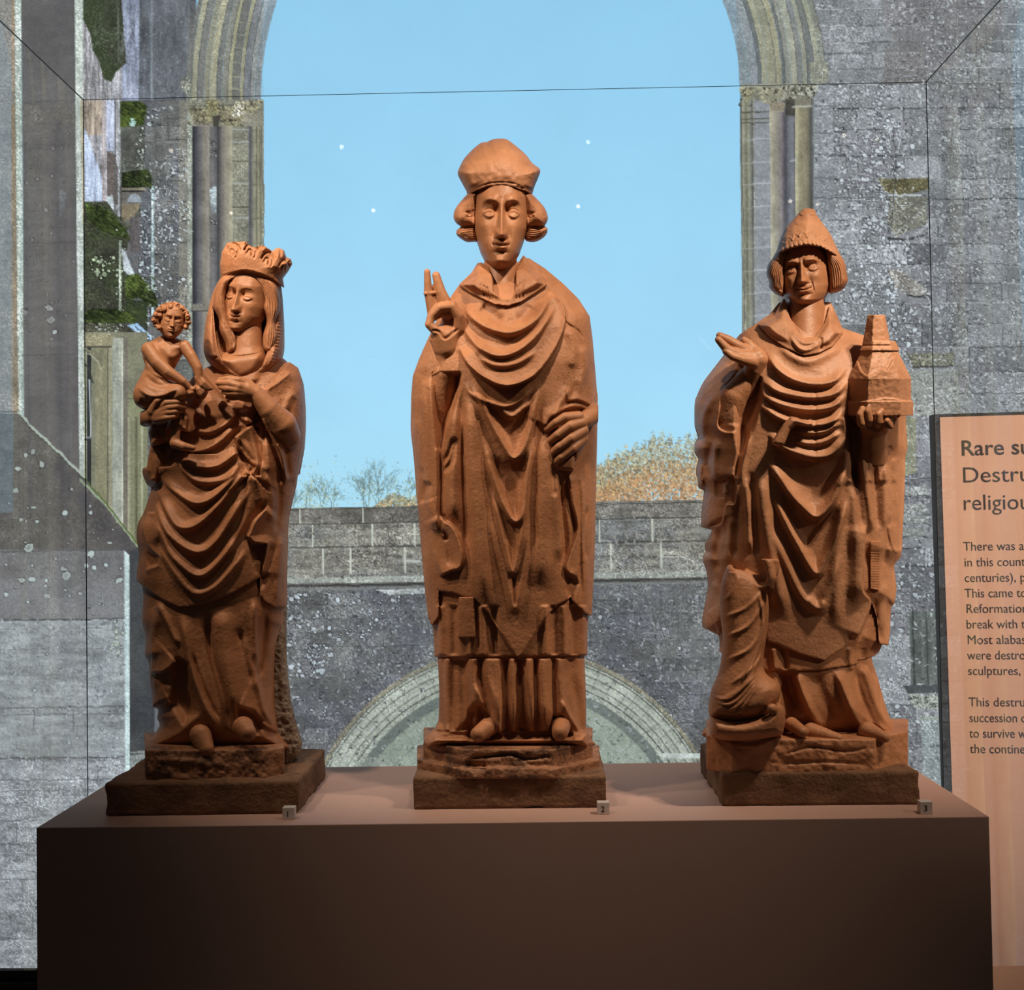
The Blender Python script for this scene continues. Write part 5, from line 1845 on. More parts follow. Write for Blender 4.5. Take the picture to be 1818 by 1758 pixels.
    for a, b in (((600, 1050), (630, 1150)), ((580, 1040), (612, 1140)), ((560, 1030), (595, 1130)), ((800, 1040), (795, 1150)), ((822, 1020), (815, 1150)), ((842, 1000), (838, 1145))):
        RA.fold(C(a, ((a[0] + b[0]) / 2 - 6, (a[1] + b[1]) / 2), b), -5, 1.6)
    RA.fold(C((545, 930), (540, 1000), (480, 1070)), 4, 5)
    carve('amice', fr, va.mesh(RA), M['alabaster'], root)
    # head and neck
    Hp, Hq = head_mesh(dict(jaw=0.97, open=0.55, arch=1.2, mouth_w=0.20, nose=1.0, nose_len=0.45, mouth_y=0.60, brow=0.06, furrow=0.012, eye_x=0.31, eye_s=1.0, chin=0.09))
    Rm = rot3(0.02, 0.10, 0.02)
    hp = place(Hp, Rm, (70, 99, 92), (889, 383, 2))
    vn = Vol(840, 940, 440, 560, -40, 90, 2.2)
    vn.F = vn.cone((888, 430, 4), (890, 545, 30), 27, 34)
    carve('head', fr, join([(hp, orient(hp, Hq)), vn.mesh(None)]), M['alabaster_smooth'], root)
    # hair at both sides
    RH = Relief(795, 330, 985, 440, 0.5)
    strands(RH, C((512, 455), (435, 505), (392, 570), (398, 630), (450, 655), (520, 650)), C((515, 560), (490, 565), (465, 580), (468, 598), (490, 606), (520, 600)), 11, -3.4, 1.0)
    strands(RH, C((520, 660), (470, 665), (420, 685), (412, 710)), C((530, 750), (500, 745), (465, 735), (450, 730)), 7, -3.0, 1.0)
    strands(RH, C((862, 462), (930, 500), (985, 570), (992, 640), (940, 660), (865, 655)), C((862, 560), (885, 570), (912, 582), (910, 600), (890, 610), (862, 604)), 11, -3.4, 1.0)
    strands(RH, C((862, 665), (920, 670), (975, 690), (985, 715)), C((856, 745), (890, 748), (925, 740), (945, 730)), 7, -3.0, 1.0)
    RH.area(C((470, 575), (525, 560), (525, 605), (480, 605)), -7, 3)
    RH.area(C((905, 578), (858, 565), (858, 610), (900, 605)), -7, 3)
    for nm, o1, o2 in (('hair', C((560, 420), (490, 445), (440, 495), (397, 552), (385, 608), (405, 648), (440, 668), (480, 672), (535, 660), (540, 540)), C((535, 640), (450, 662), (408, 690), (405, 720), (430, 745), (470, 768), (510, 768), (545, 755))),
                       ('hair', C((820, 420), (880, 445), (920, 480), (975, 542), (998, 600), (992, 640), (970, 665), (920, 672), (850, 660), (845, 540)), C((850, 640), (940, 660), (990, 672), (995, 705), (970, 740), (925, 765), (880, 768), (848, 745)))):
        vh = Vol(min(p[0] for p in o1 + o2) - 6, max(p[0] for p in o1 + o2) + 6, 332, 436, -50, 62, 0.85)
        vh.F = vh.inflate(o1, 17, 34, 40, 10, smooth=True)
        vh.add(vh.inflate(o2, 14, 28, 36, 4, smooth=True), 3)
        carve(nm, fr, vh.mesh(RH), M['alabaster'], root)
    # mitre
    mit = C((486, 470), (440, 385), (412, 325), (425, 280), (455, 225), (505, 170), (562, 124), (602, 117), (645, 99), (720, 97), (765, 122), (852, 196), (895, 252), (948, 296), (938, 345), (915, 400), (888, 462), (850, 436), (780, 412), (690, 400), (600, 410), (530, 436))
    mit = mit[:16] + C((905, 430), (880, 520), (490, 520), (465, 430))
    vm = Vol(806, 966, 240, 366, -70, 90, 1.5)
    vm.F = vm.inflate(catmull(mit[:16], 5).tolist() + mit[16:], 52, [(245, 44), (300, 62), (345, 63)], [(245, 46), (300, 60), (345, 66)], 4)
    rim = C((300, 560), (486, 462), (530, 436), (600, 410), (690, 400), (780, 412), (850, 436), (890, 462), (1000, 560), (1000, 700), (300, 700))
    vm.cut(vm.prism(rim), 1.5)
    RM_ = Relief(800, 235, 970, 360)
    RM_.fold(C((500, 440), (590, 395), (690, 380), (790, 392), (880, 438)), -2.2, 1.2)
    RM_.fold(C((445, 240), (470, 330), (520, 420)), 5, 9)
    RM_.fold(C((900, 262), (895, 340), (872, 430)), 6, 8)
    RM_.fold(C((790, 405), (830, 420), (845, 430)), -5, 1.5)
    RM_.edge(C((852, 196), (895, 252), (946, 298)), 5, L=8, side=-1)
    RM_.noise(1.0, 7, 4)
    carve('mitre', fr, vm.mesh(RM_), M['alabaster_pale'], root)
    # blessing hand
    vh = Vol(746, 828, 474, 686, 20, 118, 1.3)
    c3 = lambda pts, d: [(x, y, z) for (x, y), z in zip(C(*pts), d)]
    vh.F = vh.chain(c3([(214, 962), (220, 1090), (252, 1250)], (84, 84, 82)), (5.6, 7.4, 9.5))
    vh.add(vh.chain(c3([(272, 985), (300, 1090), (352, 1215)], (82, 83, 80)), (7.0, 9.5, 13.0)), 1.2)
    vh.add(vh.chain(c3([(268, 1060), (300, 1130), (350, 1215)], (80, 79, 76)), (6.5, 11, 17)), 2)
    vh.add(vh.chain(c3([(240, 1110), (275, 1230)], (80, 78)), (7, 11)), 2)
    vh.add(vh.cone(*[(*p, 88) for p in C((204, 1104), (255, 1100))], 4.0, 3.5), 1.5)
    vh.add(vh.chain(c3([(248, 1245), (300, 1192), (372, 1186), (420, 1250), (424, 1330), (380, 1380)], (88, 92, 90, 86, 80, 74)), (8, 8, 9, 10, 11, 13)), 2)
    vh.add(vh.chain(c3([(238, 1262), (226, 1305), (270, 1345), (335, 1380)], (88, 90, 88, 80)), (7.5, 7.5, 9, 13)), 2)
    vh.add(vh.chain(c3([(322, 1240), (348, 1285), (378, 1330)], (72, 76, 74)), (6.5, 7.5, 9)), 2)
    vh.add(vh.chain(c3([(330, 1390), (342, 1450), (340, 1540)], (72, 70, 64)), (25, 24, 18)), 5)
    vh.add(vh.chain(c3([(260, 1400), (300, 1450)], (74, 72)), (9, 14)), 4)
    cuff = vh.inflate(C((275, 1490), (410, 1490), (425, 1560), (445, 1625), (380, 1662), (330, 1670), (270, 1650), (235, 1640), (262, 1560)), 22, 24, 24, 62)
    vh.add(cuff, 4)
    RB = Relief(740, 470, 835, 690)
    RB.fold(C((235, 1345), (290, 1350), (330, 1395), (400, 1345), (430, 1335)), -4, 2.2)
    RB.fold(C((265, 1520), (300, 1600), (300, 1660)), -3, 2.5)
    RB.fold(C((380, 1560), (405, 1640)), -3, 2.5)
    carve('blessing_hand', fr, vh.mesh(RB), M['alabaster_smooth'], root)
    # the forearm sleeve running from cuff back to the body
    vs = Vol(732, 850, 640, 800, -10, 96, 2.0)
    vs.F = vs.chain([(790, 664, 60), (778, 720, 40), (772, 780, 20)], (24, 30, 28))
    carve('sleeve_lining', fr, vs.mesh(None), M['alabaster'], root)
    # lowered hand
    vg = Vol(956, 1062, 715, 850, 40, 142, 1.3)
    d3 = lambda pts, d: [(x, y, z) for (x, y), z in zip(D(*pts), d)]
    vg.F = vg.chain(d3([(1250, 305), (1160, 310), (1100, 345), (1035, 392)], (98, 112, 112, 104)), (10, 9, 8, 6))
    vg.add(vg.chain(d3([(1268, 345), (1190, 370), (1110, 430), (1062, 468)], (96, 114, 114, 104)), (11, 9, 8.2, 7)), 1)
    vg.add(vg.chain(d3([(1278, 400), (1200, 450), (1120, 510), (1072, 552)], (94, 113, 112, 102)), (11, 9, 8.2, 7)), 1)
    vg.add(vg.chain(d3([(1280, 455), (1210, 520), (1135, 580), (1082, 625)], (90, 109, 108, 98)), (10, 8.6, 7.8, 6.5)), 1)
    vg.add(vg.inflate(D((1230, 285), (1290, 300), (1310, 400), (1295, 500), (1230, 600), (1200, 500), (1190, 380)), 16, 22, 30, 82, smooth=True), 3)
    vg.add(vg.inflate(D((1085, 600), (1150, 590), (1225, 560), (1222, 670), (1180, 675), (1090, 668)), 8, 12, 20, 92), 2)
    vg.add(vg.chain(d3([(1290, 330), (1335, 300), (1345, 270)], (78, 58, 45)), (15, 17, 17)), 4)
    carve('lowered_hand', fr, vg.mesh(None), M['alabaster_smooth'], root)
    # shoes
    for pts in ([(868, 1290, 80), (849, 1304, 106)], [(996, 1290, 76), (994, 1302, 104)]):
        vf = Vol(825, 1030, 1262, 1330, 40, 128, 1.5)
        vf.F = vf.cone(pts[0], pts[1], 17, 14)
        carve('shoe', fr, vf.mesh(None), M['alabaster'], root)
    # octagonal carved ground
    vb = Vol(740, 1066, 1290, 1384, -90, 128, 2.0)
    dx = np.abs(vb.x - 902)
    f = np.maximum(dx - 150, vb.d - 112)
    f = np.maximum(f, (dx * 0.72 + vb.d * 0.69) - 136)
    f = np.maximum(f, -85 - vb.d)
    f = np.maximum(f, (1308 + 0.0 * vb.x) - vb.y + vb.d * 0.2)
    f = np.maximum(f, vb.y - 1358 - vb.d * 0.2)
    vb.F = f
    vb.add(np.maximum(np.maximum(dx * 0.72 + vb.d * 0.69 - 146, np.maximum(dx - 162, vb.d - 122)), np.maximum(1340 + vb.d * 0.2 - vb.y, np.maximum(vb.y - 1360 - vb.d * 0.2, -88 - vb.d))), 4)
    RG = Relief(735, 1285, 1070, 1390)
    RG.noise(2.4, 16, 3); RG.noise(1.2, 6, 5)
    RG.fold(E((225, 1130), (350, 1150), (500, 1190)), -4, 2.5)
    RG.fold(E((520, 1200), (700, 1185), (860, 1170), (1000, 1200), (1190, 1180)), -7, 3)
    RG.fold(E((510, 1240), (640, 1255), (700, 1250)), -7, 6)
    carve('carved_ground', fr, vb.mesh(RG), M['base_stone'], root)


build_bishop()
# ------------------------------------------------------------------ the crowned Virgin holding the Child (left)
def build_virgin():
    FL, FR = (186, 1450), (530, 1445)
    root, fr = statue_root('virgin_and_child_statue', FL, FR, 0.82)
    tag(root, 'left stone statue of a crowned veiled woman carrying a curly haired child', 'statue', 'medieval statues on the plinth')
    stone_slab(root, FL, FR, 58, 0.82, seed=8)
    A = lambda *p: rg(150, 380, 3.6617, p)
    B = lambda *p: rg(150, 820, 2.6638, p)
    outline = (A((900, 800), (880, 900), (860, 960), (770, 1005), (660, 1100), (560, 1250), (470, 1400), (430, 1490), (412, 1600), (402, 1670), (425, 1735))
               + B((300, 60), (312, 96), (340, 110), (325, 170), (298, 250), (272, 300), (268, 370), (278, 440), (266, 550), (275, 640), (268, 750), (285, 830), (283, 915), (300, 950), (306, 1040), (315, 1100), (318, 1160), (345, 1172), (340, 1215), (352, 1250), (335, 1375),
                    (935, 1375), (922, 1280), (905, 1150), (902, 1000), (908, 890), (925, 800), (940, 770), (945, 690), (938, 600), (940, 450), (946, 280), (962, 200), (985, 100), (1000, 40))
               + A((1355, 1758), (1372, 1680), (1396, 1560), (1412, 1450), (1410, 1300), (1396, 1130), (1380, 1040), (1330, 965), (1260, 900), (1180, 800)))
    Tf = [(598, 30), (640, 56), (700, 74), (800, 86), (900, 92), (1020, 90), (1150, 84), (1300, 88)]
    Tb = [(598, 40), (660, 62), (800, 72), (1320, 72)]
    R = Relief(235, 590, 550, 1330)
    # chest, cloak borders
    R.fold(A((870, 960), (930, 1020), (1010, 1060), (1100, 1040), (1170, 970)), 6, 8)
    R.fold(A((900, 1020), (960, 1085), (1060, 1090), (1150, 1060)), 5, 6, 4)
    for (x0, y0), (x1, y1), (x2, y2) in (((765, 1005), (835, 1095), (950, 1212)), ((1335, 1025), (1245, 1098), (1150, 1150))):
        pa = A((x0, y0), (x1, y1), (x2, y2))
        R.edge(pa, 6, L=12, side=1 if x0 < 1000 else -1, soft=1.5)
        P = catmull(pa, 12)
        for i in range(len(P) - 1):
            if i % 1 == 0:
                tx, ty = P[i + 1] - P[i]
                l = math.hypot(tx, ty) + 1e-6
                nx, ny = -ty / l, tx / l
                R.fold([(P[i][0] - nx * 4, P[i][1] - ny * 4), (P[i][0] + nx * 4, P[i][1] + ny * 4)], 1.8, 0.9, tap=0)
    # gown over the belly: folds fanning out of the hip
    R.area(A((660, 1300), (700, 1180), (800, 1140), (960, 1280), (960, 1300), (700, 1380)), 5, 8)
    R.fold(A((700, 1400), (800, 1420), (900, 1380), (1000, 1290)), 9, 7, 3.5)
    R.fold(A((640, 1540), (760, 1540), (880, 1480), (980, 1380)), 10, 7, 3.5)
    R.fold(A((610, 1580), (720, 1640), (860, 1640), (980, 1560), (1030, 1500)), 11, 8, 4)
    R.fold(A((600, 1600), (700, 1720), (830, 1745), (950, 1700), (1020, 1600)), 9, 8, 4)
    R.fold(A((560, 1600), (580, 1560), (640, 1520)), -14, 6)
    R.fold(A((720, 1240), (760, 1270), (770, 1290)), -3, 4)
    # zigzag cloak edge falling from the hand
    R.edge(A((1000, 1260), (1020, 1340), (1090, 1370), (1040, 1400), (980, 1450), (1000, 1520), (1050, 1590), (1110, 1640), (1080, 1690), (1040, 1640)), 15, L=30, side=-1, soft=2, under=6, smooth=False)
    R.fold(A((1050, 1270), (1060, 1400), (1120, 1560), (1120, 1700)), 8, 6)
    R.fold(A((1100, 1300), (1130, 1480), (1160, 1660)), -7, 5)
    R.area(A((1010, 1480), (1100, 1600), (1060, 1640), (990, 1540)), -10, 5)
    # her left arm and hanging sleeve
    R.fold(A((1370, 1080), (1380, 1250), (1350, 1400), (1290, 1500)), 8, 12)
    R.fold(A((1340, 1250), (1290, 1400), (1310, 1580), (1330, 1758)), -7, 5)
    R.edge(A((1120, 1230), (1170, 1360), (1225, 1475), (1260, 1560), (1290, 1700), (1300, 1758)), 16, L=26, side=-1, soft=2.4, under=9)
    R.fold(A((1180, 1440), (1190, 1560), (1200, 1700)), 7, 6)
    R.fold(A((1290, 1290), (1330, 1200), (1370, 1160)), 6, 7)
    # apron of the cloak: nested bowls
    R.fold(B((350, 60), (430, 140), (520, 195), (600, 175), (690, 90), (740, 20)), 13, 9, 4)
    R.fold(B((345, 110), (400, 250), (450, 310), (530, 300), (640, 200), (760, 40)), 13, 9, 4)
    R.fold(B((340, 180), (380, 310), (450, 390), (540, 428), (620, 380), (720, 230), (790, 110)), 13, 9, 4)
    R.fold(B((340, 260), (400, 420), (480, 510), (545, 540), (610, 500), (700, 390), (780, 220)), 12, 9, 4.5)
    R.fold(B((345, 380), (430, 530), (520, 622), (620, 590), (720, 480), (780, 390)), 8, 9, 6)
    R.fold(B((350, 100), (345, 250), (340, 400)), 9, 7)
    R.fold(B((770, 40), (740, 250), (700, 420)), -6, 7)
    # left edge of the apron
    R.edge(B((345, 245), (300, 240), (275, 320), (300, 400), (355, 450), (345, 490), (280, 515)), 9, L=12, side=-1, soft=2, smooth=False)
    R.area(B((300, 430), (335, 450), (345, 480), (300, 495)), -9, 4)
    # right falls
    R.edge(B((865, 205), (800, 280), (768, 355), (800, 385), (855, 390), (852, 440), (838, 545)), 14, L=24, side=-1, soft=2, under=6, smooth=False)
    R.area(B((785, 385), (850, 400), (845, 470), (800, 470)), -9, 5)
    R.fold(B((890, 380), (860, 500), (828, 610)), -11, 6)
    R.fold(B((930, 330), (915, 520), (900, 680)), 8, 7)
    R.fold(B((850, 40), (880, 150), (880, 300)), 7, 7)
    R.fold(B((920, 60), (925, 200), (905, 340)), -6, 5)
    R.fold(B((800, 60), (830, 160), (840, 200)), 8, 7)
    # lower gown
    R.fold(B((450, 700), (480, 850), (510, 1000), (580, 1180), (660, 1320)), 13, 11, 6)
    R.fold(B((570, 700), (600, 900), (650, 1080), (700, 1290)), -13, 7)
    R.fold(B((640, 680), (660, 850), (690, 1050), (720, 1200)), 12, 16)
    R.fold(B((740, 800), (780, 950), (820, 1080), (850, 1190), (915, 1270)), 10, 6, 5)
    R.fold(B((720, 780), (770, 920), (800, 1060)), -8, 6)
    R.fold(B((800, 640), (800, 800), (810, 960)), 9, 6)
    R.fold(B((860, 700), (850, 850), (830, 1030)), -9, 6)
    R.fold(B((510, 890), (520, 940), (560, 1060), (640, 1230)), -8, 3)
    R.area(B((440, 940), (480, 960), (520, 1120), (530, 1180), (470, 1230), (420, 1150), (410, 1020)), -26, 9)
    R.fold(B((340, 650), (400, 780), (450, 880)), 8, 7, 4)
    R.fold(B((360, 650), (330, 800), (320, 950)), 6, 8)
    R.edge(B((310, 1000), (360, 1000), (400, 980), (440, 945)), 13, L=30, side=-1, soft=2, under=6)
    R.edge(B((320, 1160), (370, 1160), (412, 1140)), 9, L=24, side=-1, soft=2, under=5)
    R.area(B((340, 1000), (390, 1010), (400, 1060), (350, 1070)), -9, 6)
    R.area(B((730, 1160), (800, 1180), (840, 1230), (830, 1290), (730, 1300)), -12, 5)
    R.edge(B((720, 1155), (790, 1190), (850, 1250), (920, 1285)), 8, L=20, side=-1, soft=2, under=4)
    # gown
    v = Vol(240, 546, 594, 1345, -84, 122, 2.1)
    body = v.inflate(catmull(list(outline) + [outline[0]], 4)[:-1], 92, Tf, Tb)
    v.F = body + 1
    carve('gown', fr, v.mesh(R), M['alabaster'], root)
    # mantle apron and side falls stand proud of the gown
    apron = (A((640, 1560), (560, 1640), (380, 1650), (360, 1758)) + B((260, 60), (240, 300), (240, 560), (290, 600), (330, 626), (385, 662), (450, 690), (520, 682), (600, 662), (700, 622), (780, 578), (832, 545),
             (828, 630), (850, 660), (900, 690), (950, 690), (975, 600), (980, 300), (1010, 60)) + A((1420, 1700), (1440, 1400), (1440, 1150), (1390, 1000), (1330, 960), (1200, 1120), (1130, 1230), (1180, 1400), (1140, 1700), (1020, 1700), (980, 1500), (860, 1560)))
    pm = v.prism(apron)
    v.F = np.maximum(body - 6, pm + 0.0)
    carve('mantle', fr, v.mesh(R), M['alabaster'], root)
    # head
    Hp, Hq = head_mesh(dict(jaw=1.10, round=0.96, flat=0.92, open=0.45, arch=1.5, mouth_w=0.15, nose=0.82, nose_len=0.42, mouth_y=0.58, brow=0.025, furrow=0.0, eye_x=0.30, eye_s=1.0, chin=0.05, cheek=0.70, crease=0.6))
    Rm = rot3(-0.40, 0.06, 0.10)
    hp = place(Hp, Rm, (57, 66, 60), (438, 529, 10))
    vn = Vol(385, 500, 560, 680, -40, 92, 2.0)
    vn.F = vn.cone((440, 560, 14), (436, 650, 30), 24, 32)
    vn.add(vn.inflate(A((880, 900), (1000, 880), (1150, 870), (1190, 960), (1120, 1070), (1010, 1110), (920, 1040), (850, 960)), 24, 66, 40, smooth=True), 10)
    RN = Relief(380, 555, 505, 690)
    RN.fold(A((880, 925), (1000, 925), (1100, 912), (1170, 895)), -4, 1.2)
    carve('head', fr, join([(hp, orient(hp, Hq)), vn.mesh(RN)]), M['alabaster_smooth'], root)
    # hair waves framing the face
    RH = Relief(370, 470, 510, 640, 0.5)
    strands(RH, A((1000, 372), (900, 420), (860, 520), (850, 620), (900, 720), (950, 820), (970, 880)), A((1000, 395), (930, 430), (905, 520), (900, 600), (930, 680), (965, 780), (985, 850)), 6, -2.8, 1.0)
    strands(RH, A((1030, 372), (1180, 420), (1250, 540), (1262, 620), (1235, 700), (1250, 800), (1215, 890)), A((1035, 398), (1120, 440), (1165, 540), (1175, 620), (1190, 700), (1170, 790), (1180, 880)), 6, -2.8, 1.0)
    for o in (A((1020, 362), (900, 405), (850, 500), (838, 600), (872, 680), (880, 760), (915, 840), (930, 905), (990, 890), (995, 800), (955, 710), (928, 620), (922, 530), (945, 450), (1020, 402)),
              A((1015, 362), (1150, 385), (1250, 460), (1275, 600), (1250, 700), (1262, 800), (1220, 900), (1165, 880), (1160, 790), (1182, 700), (1158, 610), (1160, 540), (1105, 440), (1015, 402))):
        vh = Vol(min(p[0] for p in o) - 6, max(p[0] for p in o) + 6, min(p[1] for p in o) - 6, max(p[1] for p in o) + 6, -30, 86, 0.9)
        dh = [(475, 18), (520, 18), (560, 20), (625, 26)] if o[1][0] < 420 else [(475, 22), (540, 16), (625, 26)]
        vh.F = vh.inflate(o, 10, 30, 40, dh, smooth=True)
        carve('hair', fr, vh.mesh(RH), M['alabaster'], root)
    # veil
    vv = Vol(352, 512, 478, 690, -64, 96, 1.7)
    veil = A((960, 365), (890, 410), (835, 510), (800, 640), (780, 760), (773, 860), (782, 920), (805, 965), (900, 1060), (1000, 1130), (1090, 1140), (1160, 1090), (1210, 1040), (1290, 930), (1300, 780), (1292, 600), (1278, 470), (1240, 410), (1100, 365))
    vv.F = vv.inflate(veil, 26, [(480, 34), (560, 40), (620, 52), (690, 70)], 48, 0, smooth=True)
    hole = A((1000, 360), (920, 410), (862, 520), (838, 620), (850, 760), (868, 870), (890, 925), (960, 1010), (1060, 1060), (1150, 990), (1195, 880), (1225, 780), (1250, 650), (1240, 500), (1160, 390))
    vv.cut(np.maximum(vv.prism(hole), -4 - vv.d), 5)
    RV = Relief(345, 470, 520, 700)
    RV.fold(A((840, 560), (840, 700), (850, 850), (880, 950)), -7, 3)
    RV.fold(A((810, 700), (815, 850), (840, 960)), 5, 4)
    for i in range(26):
        t = i / 25
        x, y = 1278 - 60 * t * t, 500 + 520 * t
        p = A((x - 14, y - 2), (x + 14, y + 4))
        RV.fold(p, 2.6, 1.1, tap=0)
    RV.fold(A((782, 915), (830, 935), (870, 928)), -6, 1.4)
    RV.fold(A((1190, 1040), (1215, 950), (1235, 855)), 6, 4)
    carve('veil', fr, vv.mesh(RV), M['alabaster'], root)
    # crown
    cr = A((886, 425), (880, 330), (892, 250), (925, 190), (962, 158), (1000, 140), (1040, 119), (1082, 138), (1112, 160), (1150, 150), (1196, 178), (1226, 232), (1262, 218), (1298, 236), (1312, 280), (1342, 292), (1352, 326), (1322, 378), (1290, 420), (1272, 468), (1200, 420), (1110, 384), (1030, 368), (950, 384))
    vc = Vol(386, 524, 408, 516, -62, 80, 1.3)
    big = cr[:19] + A((1300, 480), (1270, 560), (900, 560))
    vc.F = vc.inflate(big, 48, [(410, 58), (470, 48), (512, 40)], 56, 8)
    vc.cut(vc.prism(A((700, 600), (886, 428), (950, 386), (1030, 368), (1110, 382), (1200, 418), (1272, 466), (1500, 600), (1300, 800), (900, 800))), 1.2)
    vc.cut(vc.cone((449, 405, 4), (445, 452, 4), 46, 40), 2)
    vhb = Vol(386, 524, 474, 520, -40, 80, 1.2)
    fb = vhb.inflate(big, 48, [(410, 58), (470, 48), (512, 40)], 56, 8)
    vhb.F = np.maximum(fb + 2.5, vhb.prism(A((880, 428), (950, 382), (1030, 362), (1110, 376), (1200, 412), (1272, 460), (1268, 510), (1200, 450), (1130, 414), (1050, 394), (980, 402), (930, 430), (890, 480))))
    RHB = Relief(380, 470, 530, 525)
    strands(RHB, A((890, 440), (960, 396), (1030, 380), (1120, 396), (1260, 480)), A((890, 470), (950, 415), (1030, 392), (1120, 412), (1250, 505)), 3, -1.6, 0.9)
    carve('hair', fr, vhb.mesh(RHB), M['alabaster'], root)
    RC = Relief(380, 400, 530, 520)
    RC.edge(A((880, 400), (960, 378), (1040, 364), (1120, 378), (1210, 415), (1275, 462)), 3, L=9, side=-1, soft=1.2)
    for cx, cy, s in ((965, 205, 1.0), (1085, 205, 1.05), (1195, 260, 1.0), (1300, 310, 0.8)):
        k = 46 * s
        RC.fold(A((cx - k, cy + 34), (cx - k * 0.6, cy + 4), (cx, cy - 14), (cx + k * 0.6, cy), (cx + k, cy + 34)), -9, 1.9, tap=0.05)
        RC.fold(A((cx - k * 0.75, cy + 60), (cx - k * 0.3, cy + 26), (cx + k * 0.1, cy + 40), (cx, cy + 78)), -5, 1.5)
        RC.fold(A((cx + k * 0.6, cy + 30), (cx + k * 0.5, cy + 66), (cx + k * 0.2, cy + 86)), -4, 1.5)
        RC.dome(A((cx - k, cy - 14), (cx - k * 0.5, cy - 56), (cx + k * 0.2, cy - 70), (cx + k, cy - 40), (cx + k, cy - 5), (cx, cy - 24)), 6, 8)
    for x, y in ((915, 200), (1000, 160), (1045, 170), (1140, 190), (1160, 180), (1240, 260), (1270, 260), (1330, 320)):
        RC.fold(A((x, y - 30), (x + 6, y + 10), (x + 2, y + 40)), -4, 1.6)
    carve('crown', fr, vc.mesh(RC), M['alabaster'], root)
    # hand on the breast and forearm
    a3 = lambda pts, d: [(x, y, z) for (x, y), z in zip(A(*pts), d)]
    vg = Vol(376, 536, 656, 820, 20, 132, 1.3)
    vg.F = vg.chain(a3([(1060, 1140), (1000, 1120), (940, 1100), (868, 1098)], (96, 108, 108, 98)), (12, 7.5, 6.6, 5))
    vg.add(vg.chain(a3([(1060, 1155), (990, 1142), (930, 1135), (880, 1125)], (96, 109, 108, 98)), (12, 7, 6.2, 4.5)), 1)
    vg.add(vg.chain(a3([(1060, 1170), (990, 1166), (940, 1165), (905, 1158)], (95, 108, 106, 96)), (12, 6.6, 5.8, 4.5)), 1)
    vg.add(vg.chain(a3([(1060, 1185), (1000, 1190), (960, 1195), (930, 1190)], (94, 104, 102, 94)), (11, 6, 5.4, 4.4)), 1)
    vg.add(vg.chain(a3([(1070, 1110), (1000, 1080), (930, 1072), (880, 1078)], (94, 104, 104, 96)), (9, 6, 5.4, 4.4)), 1)
    vg.add(vg.chain(a3([(1060, 1140), (1110, 1165), (1200, 1270), (1285, 1370), (1310, 1440)], (96, 94, 92, 80, 56)), (14, 15, 20, 26, 26)), 5)
    carve('breast_hand', fr, vg.mesh(None), M['alabaster_smooth'], root)
    # hand under the Child
    vk = Vol(248, 340, 690, 776, 46, 146, 1.2)
    for p, r in (([(470, 1270), (530, 1225), (600, 1222), (655, 1230)], 5.6), ([(470, 1290), (540, 1258), (600, 1250), (648, 1258)], 5.6), ([(470, 1310), (540, 1290), (590, 1285), (640, 1280)], 5.2), ([(470, 1330), (530, 1325), (580, 1318), (612, 1308)], 4.8), ([(440, 1280), (470, 1215), (510, 1195), (560, 1190)], 5.2)):
        vk.add(vk.chain(a3(p, (112, 122, 122, 112)), (9, r + 1, r, r - 1)), 1)
    vk.add(vk.chain(a3([(490, 1290), (430, 1320), (400, 1330)], (108, 98, 84)), (15, 15, 15)), 4)
    carve('carrying_hand', fr, vk.mesh(None), M['alabaster_smooth'], root)
    # cloth hanging under that hand
    vs = Vol(250, 345, 732, 868, -20, 118, 1.6)
    vs.F = vs.inflate(A((395, 1320), (430, 1370), (415, 1420), (430, 1500), (440, 1510), (500, 1500), (570, 1480), (620, 1400), (560, 1330), (470, 1350)), 18, 30, 40, 66)
    vs.add(vs.inflate(A((430, 1490), (412, 1600), (400, 1670), (425, 1740), (470, 1758), (540, 1640), (560, 1560), (500, 1500)), 16, 26, 40, 40), 3)
    RS = Relief(245, 725, 350, 875)
    RS.fold(A((470, 1380), (500, 1450), (520, 1520)), -10, 6)
    RS.fold(A((560, 1380), (580, 1440), (570, 1500)), -12, 6)
    RS.fold(A((450, 1520), (430, 1620), (440, 1730)), -8, 5)
    RS.edge(A((430, 1505), (490, 1500), (560, 1470)), 8, L=14, side=-1, soft=1.5)
    carve('sleeve_drape', fr, vs.mesh(RS), M['alabaster'], root)
    # --- the Child
    vb = Vol(232, 350, 590, 745, 20, 148, 1.4)
    vb.F = vb.inflate(A((500, 790), (440, 820), (385, 865), (378, 930), (392, 990), (360, 1060), (326, 1130), (325, 1200), (345, 1245), (420, 1280), (520, 1260), (600, 1230), (640, 1160), (610, 1100), (560, 1060), (590, 1000), (630, 930), (668, 860), (620, 815)), 26, [(598, 22), (650, 30), (700, 44), (740, 36)], 34, 78, smooth=True)
    vb.add(vb.chain(a3([(400, 1180), (500, 1165), (600, 1165)], (92, 104, 112)), (22, 21, 18)), 8)
    RB = Relief(228, 585, 355, 750)
    RB.fold(A((385, 960), (430, 1010), (500, 1060), (570, 1080)), 4, 3)
    RB.fold(A((390, 920), (440, 1000), (520, 1050)), -6, 4)
    RB.fold(A((340, 1120), (420, 1180), (520, 1180), (610, 1130)), 5, 5, 3)
    RB.fold(A((340, 1200), (420, 1230), (520, 1200), (600, 1150)), -5, 5)
    RB.fold(A((380, 1040), (470, 1110), (580, 1110)), -5, 5)
    RB.fold(A((590, 1060), (560, 1020), (600, 980)), -9, 5)
    RB.fold(A((500, 840), (530, 900), (580, 930), (630, 900)), 3, 6)
    child = [vb.mesh(RB)]
    va = Vol(246, 380, 596, 720, 60, 150, 1.2)
